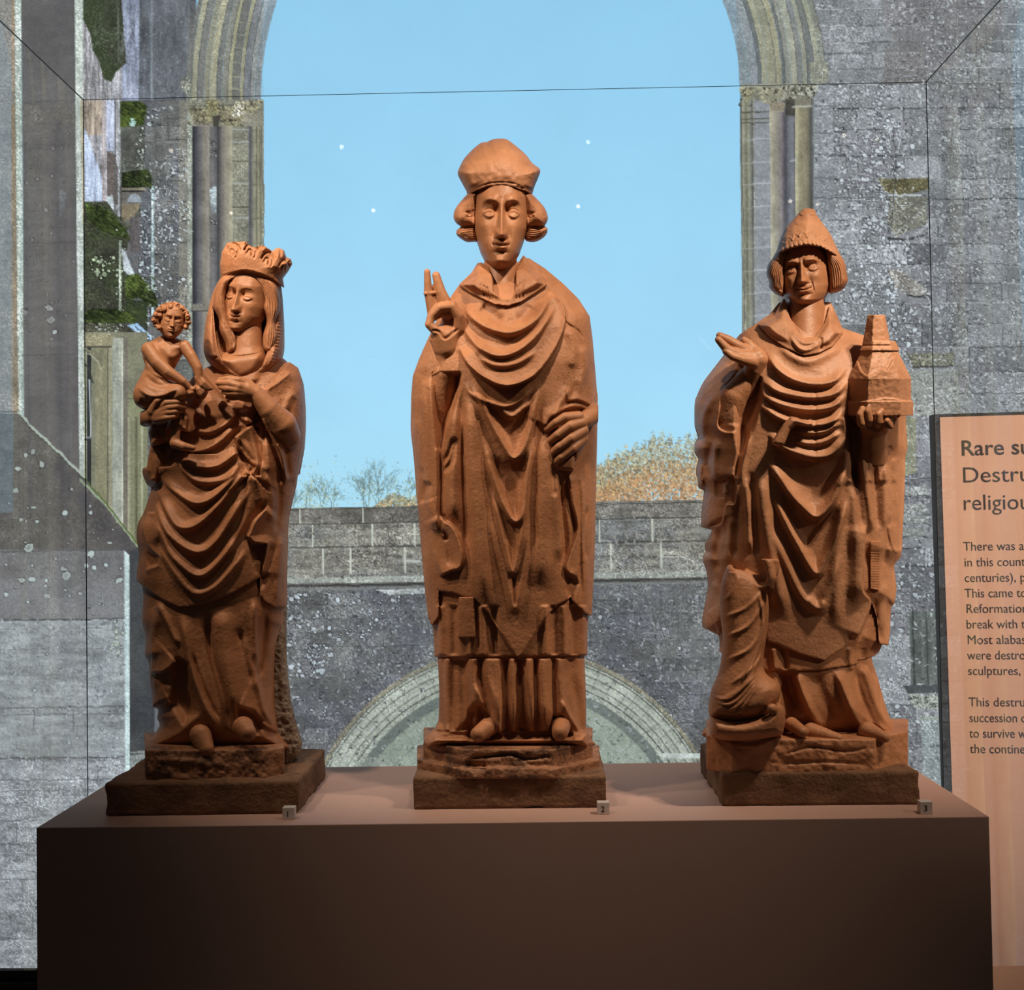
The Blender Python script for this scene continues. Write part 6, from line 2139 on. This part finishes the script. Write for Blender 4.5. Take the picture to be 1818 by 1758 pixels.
    va.F = va.chain(a3([(415, 880), (470, 960), (540, 1025), (640, 1090), (690, 1140)], (96, 108, 114, 116, 112)), (13, 12, 11, 7.5, 6))
    va.add(va.chain(a3([(650, 860), (690, 920), (735, 1000), (745, 1065)], (92, 98, 102, 104)), (11, 10, 9, 6.5)), 1)
    for p in ([(745, 1060), (780, 1095), (825, 1135)], [(745, 1070), (770, 1100), (810, 1140)], [(735, 1065), (760, 1110), (790, 1140)]):
        va.add(va.chain(a3(p, (104, 108, 106)), (5.5, 4.2, 3.2)), 1)
    for p in ([(680, 1130), (705, 1140), (715, 1130)], [(680, 1140), (700, 1160), (712, 1175)], [(670, 1140), (685, 1165), (690, 1185)]):
        va.add(va.chain(a3(p, (112, 116, 112)), (5.5, 4.2, 3.2)), 1)
    child.append(va.mesh(None))
    vo = Vol(330, 378, 668, 724, 70, 130, 1.1)
    vo.F = vo.inflate(A((690, 1150), (720, 1110), (770, 1100), (805, 1140), (790, 1190), (750, 1215), (710, 1190)), 12, 14, 14, 96, smooth=True)
    carve('held_bird', fr, vo.mesh(None), M['alabaster'], root)
    vl = Vol(288, 360, 690, 806, 40, 140, 1.4)
    vl.F = vl.inflate(A((590, 1180), (640, 1180), (650, 1260), (680, 1330), (670, 1420), (600, 1400), (520, 1410), (560, 1330), (600, 1290)), 12, 16, 24, 100)
    vl.add(vl.chain(a3([(600, 1380), (590, 1440), (590, 1490)], (104, 106, 106)), (9, 9, 9)), 2)
    vl.add(vl.chain(a3([(585, 1490), (640, 1510), (705, 1522)], (108, 114, 112)), (9, 8, 5)), 2)
    RL = Relief(284, 686, 365, 812)
    RL.fold(A((620, 1230), (640, 1310), (650, 1400)), -5, 3)
    RL.fold(A((580, 1350), (570, 1400)), -5, 3)
    child.append(vl.mesh(RL))
    Cp, Cq = head_mesh(dict(nu=130, nv=140, jaw=1.15, round=0.95, flat=0.9, open=0.2, arch=1.0, mouth_w=0.19, nose=0.75, nose_len=0.36, mouth_y=0.56, brow=0.03, furrow=0.0, eye_x=0.30, eye_s=1.2, chin=0.06, cheek=0.72, crease=0.5))
    cp = place(Cp, rot3(0.10, 0.02, 0.14), (32, 33, 31), (305, 568, 84))
    vn = Vol(285, 325, 585, 625, 60, 110, 1.5)
    vn.F = vn.cone((302, 590, 80), (300, 616, 82), 9.5, 13)
    child += [(cp, orient(cp, Cq)), vn.mesh(None)]
    cb = carve('child_figure', fr, join(child), M['alabaster_smooth'], root)
    cb['label'] = 'small curly haired child carried on the arm'
    # curls
    vr = Vol(264, 342, 532, 592, 46, 122, 1.0)
    vr.F = vr.inflate(A((560, 575), (500, 590), (460, 630), (440, 690), (470, 740), (500, 745), (495, 690), (520, 640), (570, 610), (625, 625), (650, 670), (645, 745), (675, 730), (690, 680), (670, 625), (630, 590)), 8, 18, 34, 84, smooth=True)
    kr = np.random.default_rng(5)
    for x, y in ((450, 690), (462, 655), (480, 625), (505, 605), (535, 592), (565, 588), (600, 595), (630, 612), (655, 640), (670, 670), (676, 705), (660, 735), (465, 720), (485, 740), (520, 620), (560, 605), (610, 615), (490, 660)):
        px, py = A((x, y))[0]
        vr.add(vr.sphere((px, py, 98 + kr.uniform(-4, 4)), 5.2), 1.0)
    RHc = Relief(260, 528, 346, 596, 0.5)
    for x, y in ((450, 690), (465, 650), (490, 615), (530, 595), (570, 590), (610, 602), (650, 640), (672, 680), (665, 725), (470, 725)):
        RHc.fold(A((x - 14, y), (x, y - 12), (x + 12, y), (x, y + 9)), -2.4, 1.0)
    carve('child_hair', fr, vr.mesh(RHc), M['alabaster'], root).parent = cb
    # feet, ground, rough back
    for p in ([(356, 1306, 84), (366, 1330, 96)], [(432, 1292, 84), (440, 1302, 100)]):
        vf = Vol(330, 470, 1262, 1350, 50, 122, 1.5)
        vf.F = vf.cone(p[0], p[1], 20, 15)
        carve('shoe', fr, vf.mesh(None), M['alabaster'], root)
    vq = Vol(244, 530, 1300, 1392, -92, 128, 2.0)
    f = np.maximum(np.maximum(256 - vq.x - (vq.y - 1312) * -0.04, vq.x - 505), np.maximum(vq.d - 104, -84 - vq.d))
    f = np.maximum(f, (vq.x - 505) * 0.6 + (vq.d - 104) * 0.8 + 22)
    f = np.maximum(f, np.maximum(1311 - vq.y + vq.d * 0.2, vq.y - 1364 - vq.d * 0.2))
    vq.F = f
    RG = Relief(240, 1295, 535, 1395)
    RG.noise(2.2, 15, 13); RG.noise(1.2, 6, 15)
    RG.fold(B((310, 1400), (500, 1420), (700, 1440)), 3, 6)
    RG.fold(B((440, 1430), (460, 1380), (440, 1350)), -4, 1.6)
    carve('carved_ground', fr, vq.mesh(RG), M['base_stone'], root)
    vz = Vol(430, 545, 1050, 1380, -84, 30, 2.2)
    vz.F = vz.inflate(B((820, 620), (935, 640), (958, 660), (955, 800), (957, 950), (975, 1120), (1000, 1230), (1032, 1330), (1020, 1380), (960, 1440), (800, 1440)), 16, 30, 60, -20)
    RZ = Relief(425, 1040, 550, 1390)
    RZ.noise(3.0, 7, 21); RZ.noise(2.0, 3.5, 22)
    carve('rough_back', fr, vz.mesh(RZ, relax_it=1), M['rough_back'], root)['label'] = 'rough pale unpolished stone at the back'


build_virgin()
# ------------------------------------------------------------------ the saint with cap holding a church model (right)
def build_peter():
    FL, FR = (1282, 1432), (1634, 1429)
    root, fr = statue_root('saint_with_church_statue', FL, FR, 0.80)
    tag(root, 'right stone statue of a saint in pointed cap holding a small church model', 'statue', 'medieval statues on the plinth')
    stone_slab(root, FL, FR, 58, 0.80, seed=14)
    F = lambda *p: rg(1200, 340, 3.381, p)
    G = lambda *p: rg(1200, 820, 2.6646, p)
    outline = (F((655, 640), (590, 745), (500, 790), (420, 838), (385, 890), (310, 1010), (200, 1150), (150, 1250), (135, 1300), (142, 1400), (165, 1480), (136, 1540), (168, 1610), (152, 1700), (160, 1758))
               + G((128, 10), (120, 60), (156, 130), (150, 200), (144, 300), (172, 318), (160, 380), (165, 430), (150, 460), (168, 510), (175, 600), (156, 700), (150, 780), (200, 820), (204, 900), (190, 1000), (165, 1100), (158, 1200), (172, 1330),
                   (1058, 1330), (1056, 1262), (1024, 1200), (1000, 1130), (970, 1020), (942, 930), (956, 905), (1000, 870), (990, 800), (996, 672), (1020, 650), (1015, 560), (1010, 480), (1048, 430), (1046, 380), (1056, 180), (1060, 0))
               + F((1345, 1700), (1345, 1600), (1358, 1530), (1350, 1400), (1345, 1250), (1300, 1050), (1220, 940), (1110, 895), (1000, 850), (955, 785), (920, 690)))
    Tf = [(540, 26), (575, 56), (620, 80), (680, 92), (760, 96), (900, 94), (1050, 92), (1170, 86), (1310, 96)]
    Tb = [(540, 40), (600, 60), (700, 74), (1310, 76)]
    R = Relief(1228, 530, 1625, 1330)
    # bowls across the chest
    R.fold(F((545, 960), (600, 1060), (700, 1130), (830, 1160), (950, 1140), (1030, 1050)), 12, 9, 3.5)
    R.fold(F((515, 1120), (590, 1190), (700, 1225), (830, 1240), (960, 1215), (1040, 1130)), 12, 9, 3.5)
    R.fold(F((500, 1200), (580, 1260), (700, 1300), (840, 1312), (960, 1285), (1030, 1200)), 12, 9, 3.5)
    R.fold(F((490, 1270), (600, 1350), (720, 1395), (850, 1405), (960, 1370), (1030, 1290)), 12, 9, 3.5)
    R.fold(F((700, 1430), (800, 1450), (900, 1440), (1000, 1380)), 9, 7, 3.5)
    R.fold(F((700, 1490), (800, 1515), (900, 1500), (1000, 1440)), 9, 7, 3.5)
    R.fold(F((550, 1440), (620, 1520), (720, 1570), (840, 1600), (950, 1570), (1030, 1450)), 15, 11, 4)
    R.fold(F((600, 900), (700, 990), (800, 1020), (920, 970), (1010, 900)), 6, 8)
    R.fold(F((840, 1160), (838, 1600)), -2, 2, tap=0.1)
    # V folds
    R.fold(G((430, -10), (480, 60), (540, 150), (600, 215), (660, 262), (720, 220), (770, 130), (815, -10)), 17, 10, 5)
    R.area(G((500, -10), (560, 90), (640, 190), (700, 180), (770, 40), (780, -20)), -7, 14)
    R.fold(G((455, 130), (510, 270), (580, 400), (660, 528), (705, 470), (770, 320), (820, 130)), 15, 9, 5)
    R.area(G((520, 200), (600, 260), (680, 300), (760, 240), (720, 380), (660, 480), (600, 400)), -7, 14)
    R.fold(G((450, 300), (520, 480), (600, 640), (680, 700), (720, 600), (790, 420)), 9, 10, 7)
    R.fold(G((620, 640), (680, 690), (700, 650)), 5, 6)
    R.fold(G((400, 20), (420, 250), (470, 520), (520, 760)), 12, 13)
    R.fold(G((360, 40), (370, 260), (385, 460)), -10, 6)
    R.fold(G((330, 60), (345, 250), (350, 440)), 10, 9)
    R.fold(G((300, 150), (285, 300), (275, 470)), -9, 6)
    R.fold(G((270, 250), (255, 380), (245, 480)), 8, 7)
    R.fold(G((840, 60), (850, 260), (860, 520), (850, 720)), 12, 14)
    R.fold(G((800, 150), (770, 350), (760, 600), (760, 800)), 8, 12)
    R.edge(G((900, 300), (885, 460), (880, 600), (920, 660), (900, 740), (850, 850)), 14, L=22, side=1, soft=2, under=8)
    # left sleeve and cloak fall
    R.area(F((385, 1050), (500, 1130), (500, 1250), (470, 1360), (430, 1480), (390, 1560), (370, 1400), (380, 1200)), -30, 8)
    R.edge(F((375, 1080), (290, 1190), (270, 1300), (255, 1400), (300, 1440), (370, 1440)), 11, L=18, side=1, soft=2, under=4)
    R.fold(F((260, 1200), (180, 1330), (170, 1440), (200, 1560)), 8, 7)
    R.fold(F((250, 1480), (240, 1600), (235, 1750)), 9, 6)
    R.fold(F((210, 1500), (185, 1620), (200, 1740)), -8, 5)
    R.edge(F((380, 1390), (370, 1560), (345, 1720)), 12, L=16, side=1, soft=2, under=6)
    R.fold(F((440, 1380), (430, 1520), (400, 1660), (390, 1758)), 8, 5)
    R.edge(G((180, 80), (275, 72), (280, 190), (240, 200), (215, 290), (150, 305)), 10, L=14, side=-1, soft=2, under=5)
    R.fold(G((225, 90), (235, 160)), 8, 5)
    R.area(G((185, 85), (235, 85), (225, 165), (190, 160)), -8, 4)
    R.fold(G((215, 300), (190, 420), (200, 530)), -10, 6)
    R.fold(G((175, 560), (215, 640), (205, 760)), 8, 7)
    R.edge(G((150, 705), (185, 760), (205, 815)), 6, L=12, side=-1)
    # right: cloak fall with fringed maniple
    R.area(F((1040, 1360), (1100, 1420), (1110, 1560), (1090, 1758), (1050, 1700), (1040, 1500)), -22, 8)
    R.edge(F((1010, 1340), (1040, 1500), (1060, 1700), (1070, 1758)), 10, L=16, side=1, soft=2, under=6)
    R.edge(F((1110, 1560), (1190, 1590), (1290, 1520)), 10, L=18, side=-1, soft=2, under=8)
    for x0, x1 in ((1120, 1130), (1170, 1165), (1210, 1220), (1260, 1255), (1310, 1310)):
        R.fold(F((x0, 1590), ((x0 + x1) / 2, 1680), (x1, 1758)), 7, 5)
    for x0, x1, a in ((840, 880, -9), (880, 930, 9), (940, 955, -8), (985, 990, 9), (1030, 1030, -6)):
        R.fold(G((x0, 0), ((x0 + x1) / 2, 150), (x1, 330)), a, 6)
    R.edge(G((1000, 300), (1020, 400), (1045, 440)), 6, L=12, side=-1)
    R.fold(G((1010, 250), (1000, 380), (985, 500)), -8, 5)
    R.fold(G((990, 560), (975, 680), (960, 820)), 7, 7)
    R.fold(G((940, 640), (955, 760), (985, 870)), -9, 5)
    # alb with folds running to the feet
    R.fold(G((560, 990), (600, 1100), (660, 1220), (720, 1270)), 13, 9, 6)
    R.fold(G((520, 990), (540, 1080), (580, 1180)), -16, 9)
    R.fold(G((650, 990), (700, 1120), (780, 1230)), -6, 12)
    R.fold(G((750, 980), (800, 1100), (860, 1230), (930, 1310)), 13, 8, 5)
    R.fold(G((850, 960), (870, 1080), (920, 1200), (980, 1300)), -13, 7)
    R.fold(G((880, 950), (920, 1080), (970, 1200), (1030, 1270)), 12, 7, 5)
    R.fold(G((935, 930), (970, 1060), (1020, 1180), (1075, 1250)), -9, 5)
    R.area(G((490, 1000), (560, 1000), (600, 1180), (560, 1200), (500, 1160)), -16, 8)
    for x, a in ((460, 7), (510, -6), (820, 6), (885, -7)):
        R.fold(G((x, 880), (x + 5, 940), (x + 10, 985)), a, 5, tap=0.05)
    v = Vol(1232, 1620, 536, 1332, -90, 126, 2.2)
    body = v.inflate(catmull(list(outline) + [outline[0]], 4)[:-1], 100, Tf, Tb)
    v.F = np.maximum(body + 5, 1150 - v.y)
    carve('alb', fr, v.mesh(R), M['alabaster'], root)
    dal = G((140, 0), (140, 800), (205, 900), (425, 985), (560, 992), (700, 985), (860, 958), (858, 942), (955, 915), (970, 880), (1100, 500), (1100, 0))
    v.F = np.maximum(np.maximum(body, v.prism(dal)), 990 - v.y)
    carve('dalmatic', fr, v.mesh(R), M['alabaster'], root)
    chas = (F((655, 620), (560, 740), (380, 860), (120, 1200), (100, 1400), (100, 1758)) + G((100, 60), (120, 310), (172, 322), (130, 400), (120, 780), (205, 822), (250, 700), (400, 700), (432, 852), (500, 872), (580, 908), (705, 942), (760, 902), (850, 850), (885, 790), (905, 740), (925, 660),
             (950, 740), (960, 860), (1004, 872), (1030, 700), (1060, 500), (1090, 200)) + F((1400, 1600), (1400, 1200), (1240, 900), (1000, 820), (920, 640)))
    v.F = np.maximum(body - 7, v.prism(chas))
    v.cut(v.cone((1426, 520, 16), (1426, 590, 26), 34, 26), 4)
    carve('chasuble', fr, v.mesh(R), M['alabaster_pale'], root)
    # maniple with fringe
    vm = Vol(1525, 1590, 960, 1056, 30, 128, 1.5)
    bm_ = vm.inflate(outline, 100, Tf, Tb)
    vm.F = np.maximum(bm_ - 13, vm.prism(G((918, 360), (968, 360), (962, 612), (920, 600))))
    RMn = Relief(1520, 950, 1595, 1060)
    for y in np.arange(425, 600, 12):
        RMn.fold(G((920, y), (966, y + 2)), -2, 1.1, tap=0)
    carve('maniple', fr, vm.mesh(RMn), M['alabaster'], root)
    # amice collar
    va = Vol(1340, 1502, 530, 640, -60, 124, 1.5)
    ba = va.inflate(outline, 100, Tf, Tb)
    coll = F((650, 640), (590, 745), (495, 800), (560, 870), (660, 940), (770, 985), (860, 970), (940, 930), (1000, 850), (955, 785), (920, 690), (900, 760), (830, 860), (760, 870), (700, 780))
    va.F = np.maximum(ba - 14, va.prism(coll))
    va.add(va.inflate(coll, 14, [(540, 34), (570, 62), (600, 84), (632, 96)], 46), 6)
    va.cut(np.maximum(va.prism(F((660, 600), (680, 740), (720, 820), (770, 880), (830, 870), (890, 790), (925, 640))), 30 - va.d), 4)
    va.cut(va.cone((1432, 515, 12), (1432, 582, 30), 30, 24), 4)
    RA = Relief(1335, 525, 1506, 645)
    RA.fold(F((690, 830), (750, 900), (800, 910), (850, 880)), 4, 3)
    RA.fold(F((680, 860), (740, 940), (800, 950), (860, 910)), 4, 3)
    RA.fold(F((870, 870), (870, 960)), -4, 3)
    carve('amice', fr, va.mesh(RA), M['alabaster_pale'], root)
    # head
    Hp, Hq = head_mesh(dict(jaw=1.14, open=0.95, arch=0.7, mouth_w=0.20, nose=0.95, nose_len=0.40, mouth_y=0.60, brow=0.09, furrow=0.035, eye_x=0.33, eye_s=0.95, chin=0.08, cheek=0.70, smile=-0.05, pupil=True, cheekbone=0.05))
    hp = place(Hp, rot3(-0.13, 0.14, -0.13), (61, 65, 62), (1430, 482, 8))
    vn = Vol(1370, 1500, 520, 620, -40, 96, 2.0)
    vn.F = vn.cone((1433, 510, 8), (1433, 612, 34), 30, 36)
    carve('head', fr, join([(hp, orient(hp, Hq)), vn.mesh(None)]), M['alabaster_smooth'], root)
    # hair rolls under the cap
    RH = Relief(1355, 435, 1512, 535, 0.5)
    strands(RH, F((600, 400), (558, 450), (545, 500), (565, 560), (590, 600)), F((640, 420), (625, 480), (620, 540), (630, 580), (640, 600)), 8, -2.4, 1.0)
    strands(RH, F((940, 370), (1000, 420), (1025, 470), (1020, 540), (990, 590)), F((915, 400), (930, 460), (935, 530), (940, 570), (945, 600)), 8, -2.4, 1.0)
    for o in (F((680, 335), (610, 360), (580, 400), (553, 440), (543, 495), (558, 540), (562, 580), (600, 618), (648, 628), (664, 560), (662, 460), (680, 370)),
              F((880, 320), (950, 350), (990, 385), (1015, 430), (1026, 490), (1032, 540), (1000, 590), (945, 612), (915, 600), (912, 500), (900, 420), (890, 350))):
        vh = Vol(min(p[0] for p in o) - 6, max(p[0] for p in o) + 6, 436, 532, -44, 66, 0.85)
        vh.F = vh.inflate(o, 13, 34, 44, 10, smooth=True)
        carve('hair', fr, vh.mesh(RH), M['alabaster'], root)
    # pointed cap with scalloped band
    cap = F((738, 128), (765, 104), (800, 100), (832, 106), (845, 140), (885, 195), (930, 260), (958, 320), (990, 385), (1000, 480), (580, 500), (585, 410), (608, 345), (628, 280), (660, 215), (705, 165))
    vc = Vol(1364, 1504, 364, 478, -70, 86, 1.4)
    vc.F = vc.inflate(cap, 48, [(370, 14), (390, 30), (420, 50), (450, 66), (478, 66)], [(370, 12), (400, 34), (450, 62)], 4)
    rim = F((300, 620), (560, 430), (620, 375), (700, 338), (790, 322), (870, 334), (940, 372), (1012, 420), (1300, 620), (1300, 800), (300, 800))
    vc.cut(vc.prism(rim), 1.5)
    rim_line = catmull(F((560, 432), (620, 377), (700, 340), (790, 324), (870, 336), (940, 374), (1010, 420)), 10)
    RC = Relief(1360, 360, 1508, 480)
    RC.fold([tuple(p + np.array([0, -4])) for p in rim_line], 7, 4)
    for i, p in enumerate(rim_line):
        if i % 3 == 0:
            RC.fold([(p[0] - 2, p[1] - 8), (p[0] + 1, p[1] + 1)], -3.5, 1.3, tap=0)
    up = F((600, 345), (660, 305), (700, 285), (740, 262), (790, 270), (840, 262), (890, 285), (930, 310))
    for i in range(len(up) - 1):
        (xa, ya), (xb, yb) = up[i], up[i + 1]
        RC.fold([(xa, ya + 3), ((xa * 3 + xb) / 4, (ya + yb) / 2 - 5), ((xa + 3 * xb) / 4, (ya + yb) / 2 - 5), (xb, yb + 3)], 2.4, 1.3, tap=0.02)
    RC.edge(F((735, 132), (760, 145), (800, 140), (845, 148)), 3, L=6, side=-1, soft=1.2)
    RC.noise(0.8, 6, 31)
    carve('pointed_cap', fr, vc.mesh(RC), M['alabaster_pale'], root)
    # open hand at left
    f3 = lambda pts, d: [(x, y, z) for (x, y), z in zip(F(*pts), d)]
    vh = Vol(1262, 1366, 586, 706, 30, 140, 1.3)
    vh.F = vh.chain(f3([(450, 1000), (390, 985), (310, 950), (255, 890)], (92, 104, 112, 116)), (15, 10, 9, 6.5))
    vh.add(vh.chain(f3([(440, 970), (380, 930), (310, 890), (262, 866)], (86, 96, 100, 104)), (13, 9, 8.5, 6.5)), 1.5)
    vh.add(vh.chain(f3([(455, 1020), (400, 1010), (340, 990), (300, 960)], (98, 110, 116, 116)), (13, 8.5, 7.5, 6.5)), 1.2)
    vh.add(vh.chain(f3([(470, 960), (440, 920), (410, 895)], (84, 82, 80)), (12, 9, 7)), 1.5)
    vh.add(vh.chain(f3([(490, 990), (500, 1010), (470, 1060), (450, 1120), (430, 1190)], (88, 88, 82, 74, 62)), (15, 16, 18, 17, 19)), 4)
    carve('open_hand', fr, vh.mesh(None), M['alabaster_smooth'], root)
    vs = Vol(1258, 1366, 650, 790, 0, 110, 1.6)
    vs.F = vs.chain(f3([(430, 1120), (345, 1230), (310, 1340), (300, 1400)], (70, 70, 62, 40)), (20, 26, 27, 22))
    vs.add(vs.inflate(F((385, 1120), (330, 1170), (285, 1260), (255, 1400), (290, 1440), (370, 1430), (385, 1300), (395, 1200)), 16, 22, 30, 64), 4)
    carve('sleeve', fr, vs.mesh(None), M['alabaster'], root)
    # broken stub on the chest
    vb = Vol(1364, 1450, 734, 800, 70, 156, 1.3)
    vb.F = vb.inflate(F((575, 1500), (640, 1400), (690, 1350), (720, 1355), (825, 1395), (790, 1412), (720, 1402), (690, 1430), (650, 1520), (620, 1535), (580, 1522)), 8, 16, 40, 118)
    carve('broken_stub', fr, vb.mesh(None), M['alabaster_pale'], root)
    # church model
    vt = Vol(1500, 1622, 552, 748, 30, 150, 1.3)
    cx, cd = 1562, 88
    ang = [math.radians(a) for a in (22, 82, 142, 202, 262, 322)]
    f = None
    for a in ang:
        p = (vt.x - cx) * math.cos(a) + (vt.d - cd) * math.sin(a) - 49
        f = p if f is None else np.maximum(f, p)
    wall = np.maximum(f, np.maximum(672 - vt.y, vt.y - 736))
    roof = np.maximum(f + (672 - vt.y) * 0.42 - 0, np.maximum(610 - vt.y, vt.y - 674))
    vt.F = np.minimum(wall, roof)
    base = np.maximum(f - 3.5, np.maximum(712 - vt.y, vt.y - 738))
    vt.add(base, 2)
    eave = np.maximum(f - 1 + (672 - vt.y) * 0.42, np.maximum(608 - vt.y, vt.y - 620))
    vt.add(eave - 2.5, 2)
    tw = None
    for a in (0.3, 1.35, 2.4, 3.44, 4.49, 5.54):
        p = (vt.x - 1556) * math.cos(a) + (vt.d - cd) * math.sin(a) - (14 + (vt.y - 558) * 0.16)
        tw = p if tw is None else np.maximum(tw, p)
    vt.add(np.maximum(tw, np.maximum(559 - vt.y, vt.y - 612)), 1)
    RT = Relief(1495, 548, 1628, 752)
    RT.edge(F((1085, 1005), (1120, 1085), (1170, 1105), (1240, 1065), (1265, 1075), (1320, 975)), 4, L=14, side=1, soft=1.4)
    RT.edge(F((1035, 1262), (1180, 1255), (1270, 1240), (1400, 1262)), 3, L=8, side=1, soft=1.2)
    RT.fold(F((1085, 925), (1310, 925)), -2.5, 1.2)
    RT.noise(0.7, 6, 41)
    carve('church_model', fr, vt.mesh(RT), M['alabaster_pale'], root)
    # hand beneath it
    vg = Vol(1508, 1600, 706, 826, 30, 160, 1.3)
    for pts, r in (([(1160, 1420), (1115, 1390), (1105, 1340), (1120, 1305)], 6.6), ([(1180, 1410), (1160, 1370), (1152, 1320), (1160, 1290)], 7.0), ([(1220, 1420), (1215, 1380), (1218, 1340), (1235, 1320)], 7.0), ([(1250, 1430), (1265, 1400), (1270, 1380), (1290, 1410)], 6.4)):
        vg.add(vg.chain(f3(pts, (112, 138, 142, 140)), (10, r + 1.5, r, r - 1)), 1)
    vg.add(vg.inflate(F((1090, 1380), (1130, 1360), (1290, 1370), (1300, 1410), (1260, 1450), (1200, 1470), (1120, 1440)), 14, 20, 26, 112, smooth=True), 4)
    vg.add(vg.chain(f3([(1190, 1430), (1185, 1520), (1180, 1600)], (100, 88, 70)), (24, 25, 27)), 5)
    vg.add(vg.chain(f3([(1300, 1300), (1330, 1340)], (128, 128)), (6, 6)), 2)
    carve('holding_hand', fr, vg.mesh(None), M['alabaster_smooth'], root)
    # kneeling headless donor
    kn = Vol(1252, 1402, 992, 1312, 30, 190, 1.6)
    kn.F = kn.inflate(G((238, 500), (255, 485), (290, 480), (350, 512), (412, 556), (432, 620), (440, 700), (432, 800), (415, 930), (425, 1000), (485, 1048), (492, 1110), (445, 1190), (330, 1225), (200, 1222), (155, 1195), (165, 1090), (205, 980), (222, 850), (208, 700), (214, 580)), 34,
                      [(1000, 26), (1060, 36), (1180, 40), (1280, 52)], 40, [(1000, 100), (1180, 104), (1280, 110)], smooth=True)
    kn.add(kn.chain([(*G((400, 600))[0], 118), (*G((440, 590))[0], 128), (*G((455, 550))[0], 132), (*G((440, 480))[0], 128), (*G((418, 455))[0], 124)], (10, 9, 8, 8, 7)), 4)
    kn.add(kn.inflate(G((415, 450), (450, 440), (480, 455), (490, 480), (480, 540), (440, 540)), 8, 10, 16, 120, smooth=True), 3)
    kn.cut(kn.inflate(G((255, 478), (290, 472), (335, 500), (320, 520), (270, 510)), 7, 14, 30, 110), 3)
    RK = Relief(1248, 988, 1406, 1316)
    for ln, am in (([(420, 600), (330, 690), (222, 735)], 3.5), ([(428, 640), (345, 770), (228, 830)], 4.5), ([(425, 720), (360, 870), (236, 940)], 4), ([(420, 800), (380, 950), (250, 1060)], 4.5), ([(415, 880), (330, 1050), (195, 1135)], 4), ([(300, 530), (260, 620), (220, 660)], 2.5)):
        RK.fold(G(*ln), am, 5, 2.4)
    RK.fold(G((390, 600), (410, 760), (380, 900), (300, 1080)), 7, 5, 3)
    RK.fold(G((430, 640), (425, 800), (405, 950)), -6, 4)
    for k in range(4):
        RK.fold(G((165 + 8 * k, 1110 + 28 * k), (260 + 12 * k, 1120 + 22 * k), (390, 1000 + 18 * k)), 4, 4, 2)
    RK.edge(G((245, 520), (300, 530), (380, 580), (410, 590)), 3, L=8, side=1, soft=1.3)
    RK.fold(G((160, 1195), (330, 1210), (440, 1170), (485, 1110)), -6, 3)
    kneeler = carve('kneeling_figure', fr, kn.mesh(RK), M['alabaster'], root)
    kneeler['label'] = 'small headless figure kneeling in prayer'
    ku = Vol(1246, 1402, 1228, 1318, 40, 190, 1.7)
    ku.F = ku.inflate(G((160, 1200), (300, 1225), (430, 1190), (480, 1140), (515, 1180), (512, 1260), (480, 1300), (300, 1320), (170, 1300)), 18, 44, 40, 112, smooth=True)
    ku.add(ku.sphere((*G((455, 1170))[0], 150), 10), 5)
    carve('cushion', fr, ku.mesh(None), M['alabaster'], root)
    # feet
    for pts in ([(1440, 1300, 84), (1490, 1312, 112)], [(1540, 1298, 84), (1572, 1310, 112)]):
        vf = Vol(1410, 1600, 1270, 1340, 50, 134, 1.6)
        vf.F = vf.cone(pts[0], pts[1], 17, 9)
        carve('shoe', fr, vf.mesh(None), M['alabaster'], root)
    for pts in ([(1405, 1286, 84), (1426, 1300, 118)],):
        vf = Vol(1380, 1450, 1264, 1330, 50, 136, 1.6)
        vf.F = vf.cone(pts[0], pts[1], 13, 10)
        carve('cushion_tassel', fr, vf.mesh(None), M['alabaster'], root)
    # carved ground
    vq = Vol(1244, 1624, 1276, 1384, -92, 138, 2.0)
    f = np.maximum(np.maximum(1254 - vq.x, vq.x - 1612), np.maximum(vq.d - 122, -84 - vq.d))
    f = np.maximum(f, (vq.x - 1560) * 0.75 + (vq.d - 112) * 0.66)
    f = np.maximum(f, (1300 - vq.x) * 0.6 + (vq.d - 122) * 0.8)
    f = np.maximum(f, np.maximum(1286 + vq.d * 0.22 - vq.y, vq.y - 1350 - vq.d * 0.2))
    vq.F = f
    vq.cut(vq.chain([(1556, 1300, 120), (1562, 1340, 108), (1558, 1370, 112)], (3, 5, 3)), 4)
    RG = Relief(1240, 1270, 1628, 1390)
    RG.noise(2.0, 17, 53); RG.noise(1.1, 6, 55)
    RG.fold(G((500, 1390), (640, 1350), (800, 1370), (920, 1350)), -5, 2.5)
    RG.fold(G((490, 1430), (700, 1420), (900, 1430)), -4, 3)
    RG.fold(G((190, 1290), (320, 1330), (470, 1310)), -6, 4)
    carve('carved_ground', fr, vq.mesh(RG), M['alabaster'], root)


build_peter()
